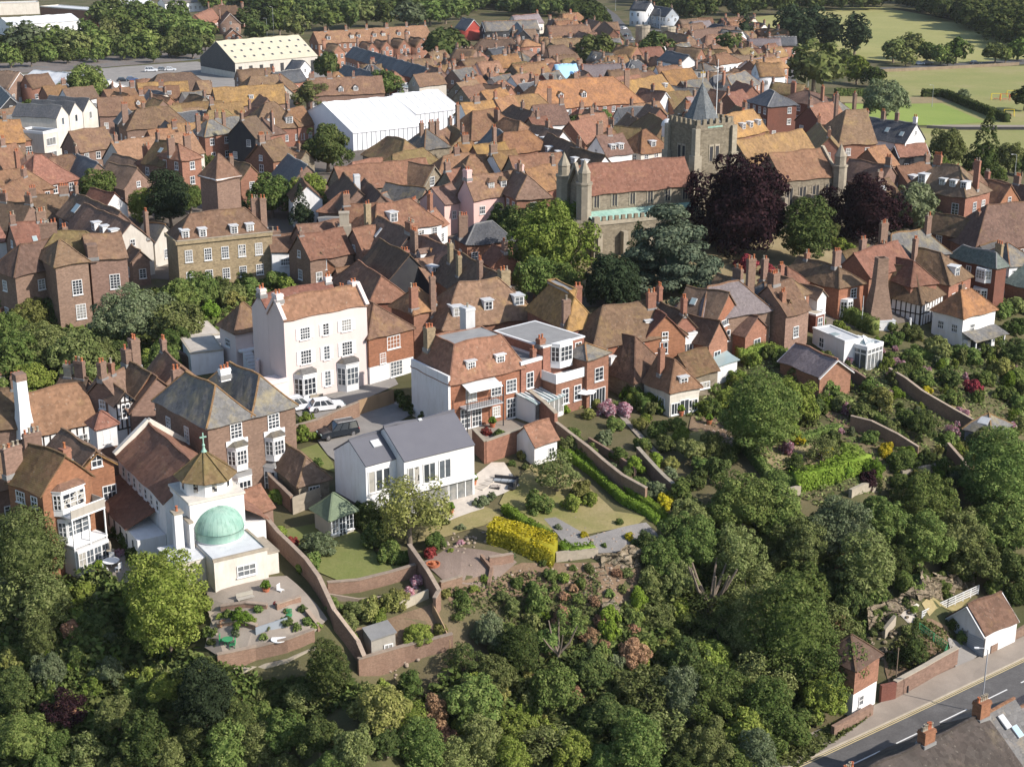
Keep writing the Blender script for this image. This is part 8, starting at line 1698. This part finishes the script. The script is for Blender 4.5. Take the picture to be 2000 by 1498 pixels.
# cars
def car(u, v, ang, paint, label, L=4.4, Wd=1.8, H=1.5, suv=False, p=None):
    p = p or hit(u, v); root = empty('parked_car', p, R_(ang)); tag(root, label, 'car', None)
    m = MB(); g0 = .28 if not suv else .36; hb = H*.56; hl = L/2
    prof = [(-hl, g0+.12), (-hl+.04, hb*.85), (-hl+.25, hb), (-hl+.2, hb+.02), (hl-1.1, hb), (hl-.25, hb*.9), (hl, hb*.7), (hl, g0+.1), (hl-.1, g0), (-hl+.1, g0)]
    def ex(prof, w0, w1, key):
        n = len(prof); i = len(m.v)
        for y, s in ((-w0, 1), (w0, 1)):
            for x, z in prof: m.v.append((x, y, z))
        for j in range(n): m.f.append((i+j, i+(j+1)%n, i+n+(j+1)%n, i+n+j)); m.m.append(m.mi(key))
        m.f.append(tuple(i+j for j in range(n))); m.m.append(m.mi(key)); m.f.append(tuple(i+n+n-1-j for j in range(n))); m.m.append(m.mi(key))
    ex(prof, Wd/2, Wd/2, paint); body = m.build('body', root)
    bm = body.modifiers.new('b', 'BEVEL'); bm.width = .09; bm.segments = 2
    # cabin, tapered
    m = MB(); x0, x1 = (-hl+.12, hl-1.35) if suv else (-hl+.35, hl-1.3); t = .16; ins = .35
    lo = [(x0, -Wd/2+.06), (x1, -Wd/2+.06), (x1, Wd/2-.06), (x0, Wd/2-.06)]; hi = [(x0+ins*(.5 if suv else 1.2), -Wd/2+.22), (x1-.75, -Wd/2+.22), (x1-.75, Wd/2-.22), (x0+ins*(.5 if suv else 1.2), Wd/2-.22)]
    for j in range(4): m.face([(*lo[j], hb-.01), (*lo[(j+1)%4], hb-.01), (*hi[(j+1)%4], H-.07), (*hi[j], H-.07)], 'gl')
    m.build('window', root)
    m = MB(); m.prism([(x, y) for x, y in hi], H-.07, H, paint)
    for j in range(4): m.bar((*lo[j], hb), (*hi[j], H-.04), .08, paint)
    for y in (-1, 1):
        for q in (.38, .7): a = Vector((lo[0][0]*(1-q)+lo[1][0]*q, y*(Wd/2-.05), hb)); c = Vector((hi[0][0]*(1-q)+hi[1][0]*q, y*(Wd/2-.21), H-.05)); m.bar(a, c, .07, paint)
    if suv:
        for y in (-.62, .62): m.bar((hi[0][0]+.1, y, H+.06), (hi[1][0]-.1, y, H+.06), .05, 'gy')
    m.build('roof', root)
    for x in (-hl+.8, hl-.85):
        for s in (-1, 1):
            w = MB(); Mx = Matrix.Translation((x, s*(Wd/2-.1), .34)) @ Matrix.Rotation(math.pi/2, 4, 'X')
            q = MB(); q.lathe([(.0,-.11),(.33,-.11),(.35,-.06),(.35,.06),(.33,.11),(0,.11)], 18, 'tyre'); q.v = [tuple(Mx @ Vector(z)) for z in q.v]; wh = q.build('wheel', root)
            q = MB(); q.lathe([(.0,-.13),(.2,-.125),(.23,-.1),(.23,.1),(.2,.125),(0,.13)], 12, 'ch'); q.v = [tuple(Mx @ Vector(z)) for z in q.v]; q.build('rim', wh)
    for s in (-1, 1):
        q = MB(); q.box(hl-.1, hl+.015, s*(Wd/2-.28)-.18, s*(Wd/2-.28)+.18, hb*.66, hb*.84, 'gn'); q.build('headlight', root)
        q = MB(); q.box(-hl-.012, -hl+.06, s*(Wd/2-.2)-.12, s*(Wd/2-.2)+.12, hb*.62, hb*.9, 'rd'); q.build('tail_light', root)
    return root
car(660,852,-152,'cb','black off-road car parked on the gravel drive',4.7,1.9,1.8,True); car(588,800,28,'cw','white off-road car parked left in the street by the pink house',4.2,1.8,1.75,True); car(637,800,20,'cw','white hatchback with dark windows beside the old brick wall',4.4,1.75,1.45)
car(240,160,10,'cb','dark car at left end of the station yard'); car(258,158,25,'cB','dark blue car in the station yard'); car(296,141,5,'cw','white van-like car in the yard behind lichened roof',4.8,1.9,1.9,True); car(318,139,5,'cS','silver car between white vehicles in the yard'); car(333,139,5,'cw','white car nearest the cream-roofed warehouse')
car(1795,127,5,'cw','white car on the park road behind the fence'); car(1812,126,5,'cS','silver car on the park road behind the fence'); car(1905,126,5,'cb','dark car on the park road behind the fence')
car(1225,72,60,'cb','dark car on the northern road near the gatehouse'); car(1218,58,60,'cw','white car further along the northern road'); car(1234,80,60,'cS','silver car nearest the gatehouse on the road'); car(570,172,10,'cS','silver car by the small slate houses'); car(140,58,0,'cB','blue truck-like car at the white industrial shed',6,2.2,2.4,True); car(118,62,0,'cS','silver car at the white industrial shed'); car(490,62,80,'cw','white car on the far road at the top'); car(1560,175,70,'cS','silver car on the riverside road')
car(2003,1412,27,'rd','bright red car at the right picture edge',4.2,1.75,1.45)
# lamps and posts
def lamp(u, v, h, label, tilt=0):
    p = hit(u, v); root = empty('street_lamp', p, R_(tilt)); tag(root, label, 'street lamp', 'street lamps'); m = MB()
    m.tube([(0,0,0),(0,0,1.2),(0,0,1.25),(0,0,h)], [.11,.11,.07,.05], 'gy', 8); m.tube([(0,0,h-.02),(-.3,0,h+.15),(-.9,0,h+.2)], [.05,.04,.04], 'gy', 6); m.build('post', root)
    q = MB(); q.box(-1.3, -.85, -.1, .1, h+.15, h+.25, 'wt'); q.build('lamp_head', root)
lamp(1916,1393,6.8,'grey street lamp leaning over the main road opposite the garage', 0); pole(1806,1408,4.2,'thin short post at the kerb of main road',.05,'gy') if 0 else None; lamp(1820,210,7,'pale lamp post left of the park path'); lamp(535,75,14,'tall floodlight mast right of the warehouse'); lamp(1655,105,8,'street lamp among the dark trees, top right'); lamp(1578,170,8,'street lamp before the big olive willow'); lamp(1980,362,7,'curved street lamp at the right edge by the dark roofs'); lamp(1288,75,13,'tall thin pole rising beside the gatehouse')
lamp(567,76,9,'short mast right of the floodlight mast'); lamp(580,76,8,'mast nearest the gabled brick terrace'); lamp(200,72,6,'thin lamp in the bank trees at top left'); lamp(522,76,9,'short mast left of the floodlight mast'); lamp(1202,22,9,'thin lamp beside the northern road')
def pole(u, v, h, label, r=.07, k='wo'):
    p = hit(u, v); m = MB(); m.tube([(0,0,0),(0,0,h)], [r, r*.7], k, 8); o = m.build('pole', loc=p); tag(o, label, 'pole')
pole(1748,1345,4.5,'old timber post at the corner of the rough plot'); pole(1772,1355,.9,'short dark bollard by the roadside wall', .12,'bk'); pole(1682,645,5,'white flagpole in front of the orange tile-hung house',.06,'wt')
pole(1776,650,2.2,'white stone pillar in the garden right of tapered chimney', .22,'wt')
# domed white cupola
def cupola():
    p = hit(1303,262,8); root = empty('cupola', (p.x, p.y, p.z-8)); tag(root, 'white cupola with lead dome left of the church tower', 'cupola'); m = MB()
    m.box(-1.2,1.2,-1.2,1.2,0,7.5,'by'); m.build('base', root); m = MB(); m.lathe([(1.2,7.5),(1.2,9.6),(1.4,9.7),(1.4,9.9)], 8, 'wh', 0, 0, math.pi/8, math.pi/8+2*math.pi); m.build('drum', root)
    m = MB(); m.lathe([(1.3*math.cos(t), 9.9+1.3*math.sin(t)) for t in [i*math.pi/2/8 for i in range(9)]]+[(.06,11.6),(0,12.2)], 16, 'wl'); m.build('dome', root, True); m = MB(); m.lathe([(0,12.1),(.25,12.3),(0,12.5)], 8, 'gd'); m.build('finial', root)
cupola()
# garden furniture
def table(u, v, label, k='wt', r=.7):
    p = hit(u, v); root = empty('garden_table', p); tag(root, label, 'table'); m = MB(); m.lathe([(0,.7),(r,.7),(r,.75),(0,.75)], 20, k); m.build('tabletop', root); m = MB(); m.lathe([(.25,0),(.05,.1),(.05,.7)], 10, k); m.build('leg', root)
def chair(u, v, a, label, k='wt'):
    p = hit(u, v); root = empty('garden_chair', p, R_(a)); tag(root, label, 'chair', 'garden chairs'); m = MB(); m.box(-.25,.25,-.25,.25,.42,.46,k); m.build('seat', root); m = MB()
    for i in range(5): m.box(-.25+i*.11, -.19+i*.11, .22,.26,.46,.95,k)
    m.box(-.25,.25,.21,.27,.9,.98,k); m.build('backrest', root)
    for x in (-.22,.22):
        for y in (-.22,.22): q = MB(); q.box(x-.025,x+.025,y-.025,y+.025,0,.42,k); q.build('leg', root)
table(218,1108,'round white garden table below the verandah house', r=.8)
for i, (u, v, a, l) in enumerate(((206,1118,120,'white chair left of the round white table'),(232,1116,240,'white chair right of the round white table'),(218,1098,0,'white chair behind the round white table'))): chair(u, v, a, l)
table(445,1262,'green bistro table on the chapel patio','gm',.5); chair(435,1258,90,'green chair left of the bistro table','gm'); chair(455,1266,270,'green chair right of the bistro table','gm'); chair(548,1160,60,'white round-backed chair on the upper chapel terrace')
chair(565,1210,0,'green low chair on the lower chapel patio','gm'); table(545,1262,'white table at the chapel patio edge','wt',.7)
def sofa():
    p = hit(988,945); root = empty('garden_sofa', p, R_(-12)); tag(root, 'dark grey rattan corner sofa on the modern house terrace', 'sofa'); m = MB(); m.box(-1.3,1.3,-.4,.4,.05,.35,'bk'); m.box(.55,1.3,-1.6,-.4,.05,.35,'bk'); m.build('base', root)
    m = MB(); m.box(-1.3,1.3,.25,.45,.35,.8,'bk'); m.box(1.15,1.35,-1.6,.4,.35,.8,'bk'); m.build('backrest', root)
    for x in (-.9,-.1,.7): q = MB(); q.box(x-.37,x+.37,-.38,.22,.36,.5,'gb'); q.build('cushion', root)
    p = hit(968,955); root = empty('coffee_table', p, R_(-12)); tag(root, 'low dark square table beside the rattan sofa', 'table'); q = MB(); q.box(-.5,.5,-.4,.4,.3,.36,'gl'); q.box(-.45,.45,-.35,.35,0,.3,'bk'); q.build('tabletop', root)
sofa()
def parasol(u, v, label, k='wt'):
    p = hit(u, v); root = empty('parasol', p); tag(root, label, 'parasol'); m = MB(); m.tube([(0,0,0),(0,0,2.4)], [.04,.04], 'wo', 8); m.build('pole', root); m = MB(); m.lathe([(1.4,2.0),(0,2.6)], 8, k); m.build('canopy', root)
parasol(1142,795,'white parasol right of the white glasshouse'); 
def planter(u, v, label):
    p = hit(u, v); root = empty('planter', p); tag(root, label, 'planter'); m = MB(); m.lathe([(.62,0),(.7,.35),(.58,.35),(.55,.2),(0,.2)], 20, 'pt'); m.build('ring', root); m = MB(); m.lathe([(.2,.2),(.24,.5),(.16,.55),(0,.5)], 12, 'pt'); m.build('urn', root)
planter(846,1106,'round terracotta fountain planter on the gravel terrace')
def bench(u, v, a, label, k='wg'):
    p = hit(u, v); root = empty('garden_bench', p, R_(a)); tag(root, label, 'bench'); m = MB(); m.box(-.8,.8,-.25,.25,.4,.46,k); m.build('seat', root); m = MB(); m.box(-.8,.8,.22,.27,.5,.9,k); m.build('backrest', root)
    for x in (-.7,.7): q = MB(); q.box(x-.04,x+.04,-.22,.22,0,.4,k); q.build('leg', root)
bench(620,785,20,'pale table bench in front of the pink house','ss'); bench(442,575,0,'white garden bench by the tall hedge','wt'); bench(480,1175,30,'weathered bench on upper chapel terrace')
def statue():
    p = hit(217,1092); m = MB(); m.lathe([(.45,0),(.45,.2),(.15,.3),(.12,.8),(.4,.95),(.4,1.0),(.1,1.05),(.14,1.5),(.06,1.9),(0,2.0)], 12, 'ss'); o = m.build('fountain', loc=p); tag(o, 'pale stone fountain standing behind the round white table', 'fountain')
statue()
# playground pieces in the park
def play(u, v, k, label, s=1.6):
    p = hit(u, v); root = empty('play_frame', p); tag(root, label, 'play equipment'); m = MB()
    for x in (-s, s): m.bar((x,-.8,0),(x,0,2.2),.12,k); m.bar((x,.8,0),(x,0,2.2),.12,k)
    m.bar((-s,0,2.2),(s,0,2.2),.12,k); m.build('frame', root); q = MB(); q.box(-s*.5,s*.5,-.3,.3,.5,.6,'rd'); q.build('seat', root)
play(1945,196,'ye','yellow swing frame left in the park playground'); play(1962,197,'rd','red climbing frame in the park playground'); play(1975,190,'ye','yellow climbing frame at right of the park playground'); play(1970,228,'ye','yellow goal-like frame near the hedge end')
# pruned bare tree, burnt stumps
def bare(u, v, h, label, n=7, seed=1, s=1.0):
    p = hit(u, v); root = empty('bare_tree', p); tag(root, label, 'tree'); rs_ = random.Random(seed); m = MB(); m.tube([(0,0,-.3),(0,0,h*.35)], [.28*s,.22*s], 'bark', 8)
    for i in range(n):
        a = i*6.28/n+rs_.uniform(-.3,.3); q = rs_.uniform(.25,.5)*h; m.tube([(0,0,h*.3),(q*.6*math.cos(a),q*.6*math.sin(a),h*.6),(q*math.cos(a),q*math.sin(a),h*rs_.uniform(.85,1.05))], [.17*s,.12*s,.07*s], 'bark', 6)
    m.build('trunk', root)
bare(1385,1215,6.5,'heavily pruned bare tree with pale stub branches on the slope',8,3,1.3); bare(1090,1300,4,'pale bare stump branches among slope bushes',5,5,.8); bare(500,780,0.01,'x') if False else None
T(1180,1262,14,'n', bush=True, label='charred dark bush on burnt ground below the steps')
# loose stones edging beds and steps, and clay pots on the terraces
def stones(u, v, n, sp, label, key='ss', s=.2):
    p = hit(u, v); rs_ = np.random.default_rng(int(u+v)); Vs = []; Fs = []; off = 0
    for i in range(n):
        x, y = p.x+rs_.normal()*sp, p.y+rs_.normal()*sp; V, F = lump((x-p.x, y-p.y, g(x, y)-p.z+.05), s*rs_.uniform(.5, 1.3), rs_, 6, 4, .6); Vs.append(V); Fs.append(F+off); off += len(V)
    o = link('loose_stones', npmesh('loose_stones', np.concatenate(Vs), np.concatenate(Fs), [key]), None, p); tag(o, label, 'stones', None, 'stuff')
stones(1150,1062,45,2.0,'loose pale stones strewn along the edge of grey chippings','cp',.2); stones(1175,1130,40,1.6,'rubble beside the rough steps on the bank','cp'); stones(905,1060,40,1.3,'rockery stones between the strip lawn and gravel terrace','cp'); stones(1060,1120,25,1.6,'fallen stones on the earth bank below the box hedge','cp'); stones(1410,855,70,1.4,'pale rubble on the small terrace left of the big dark tree','cp'); stones(1730,1215,90,1.8,'sandstone rubble at the cliff foot','rk',.32); stones(770,1285,40,1.0,'stones in the shed plot','cp',.18)
def pot(u, v, label, k='pt', s=1.0):
    p = hit(u, v); root = empty('plant_pot', p); tag(root, label, 'plant pot', 'plant pots'); m = MB(); m.lathe([(.18*s,0),(.26*s,.4*s),(.3*s,.42*s),(.28*s,.46*s),(.2*s,.44*s),(0,.4*s)], 12, k); m.build('pot', root)
    cr = link('foliage', crown_proto('round', 'F', 0, 'Lg'), root, (0,0,.7*s)); cr.scale = (.4*s,)*3; cr.material_slots[0].link = 'OBJECT'; cr.material_slots[0].material = MATS['Lv']
for u, v, l in ((520,1160,'clay pot by the wall on the upper chapel terrace'),(925,948,'clay pot at the right corner of the modern house'),(880,1005,'clay pot on the pale paving below the modern house'),(935,828,'clay pot by the balcony posts of mansard house'),(962,836,'clay pot below the mansard house windows'),(195,1120,'clay pot left of the round white table'),(1385,830,'clay pot on the terrace right of the stone cottage'),(1330,812,'clay pot in front of the cream garden doors')): pot(u, v, l, s=1.3)
# haze in the air over the whole place
m = MB(); m.box(-5500, 5500, -1400, 6900, -2.5, 90, 'wt'); me = m.mesh('haze'); me.materials.clear()
hz = NT('summer haze'); pv_ = hz.n('ShaderNodeVolumePrincipled'); pv_.inputs['Color'].default_value = (.93, .96, 1, 1); pv_.inputs['Density'].default_value = 0.000035; hz.l(pv_.outputs[0], hz.out.inputs[1])
me.materials.append(hz.m); o = link('haze', me); tag(o, 'thin pale summer haze filling the air', 'haze', None, 'stuff')
finish_labels()
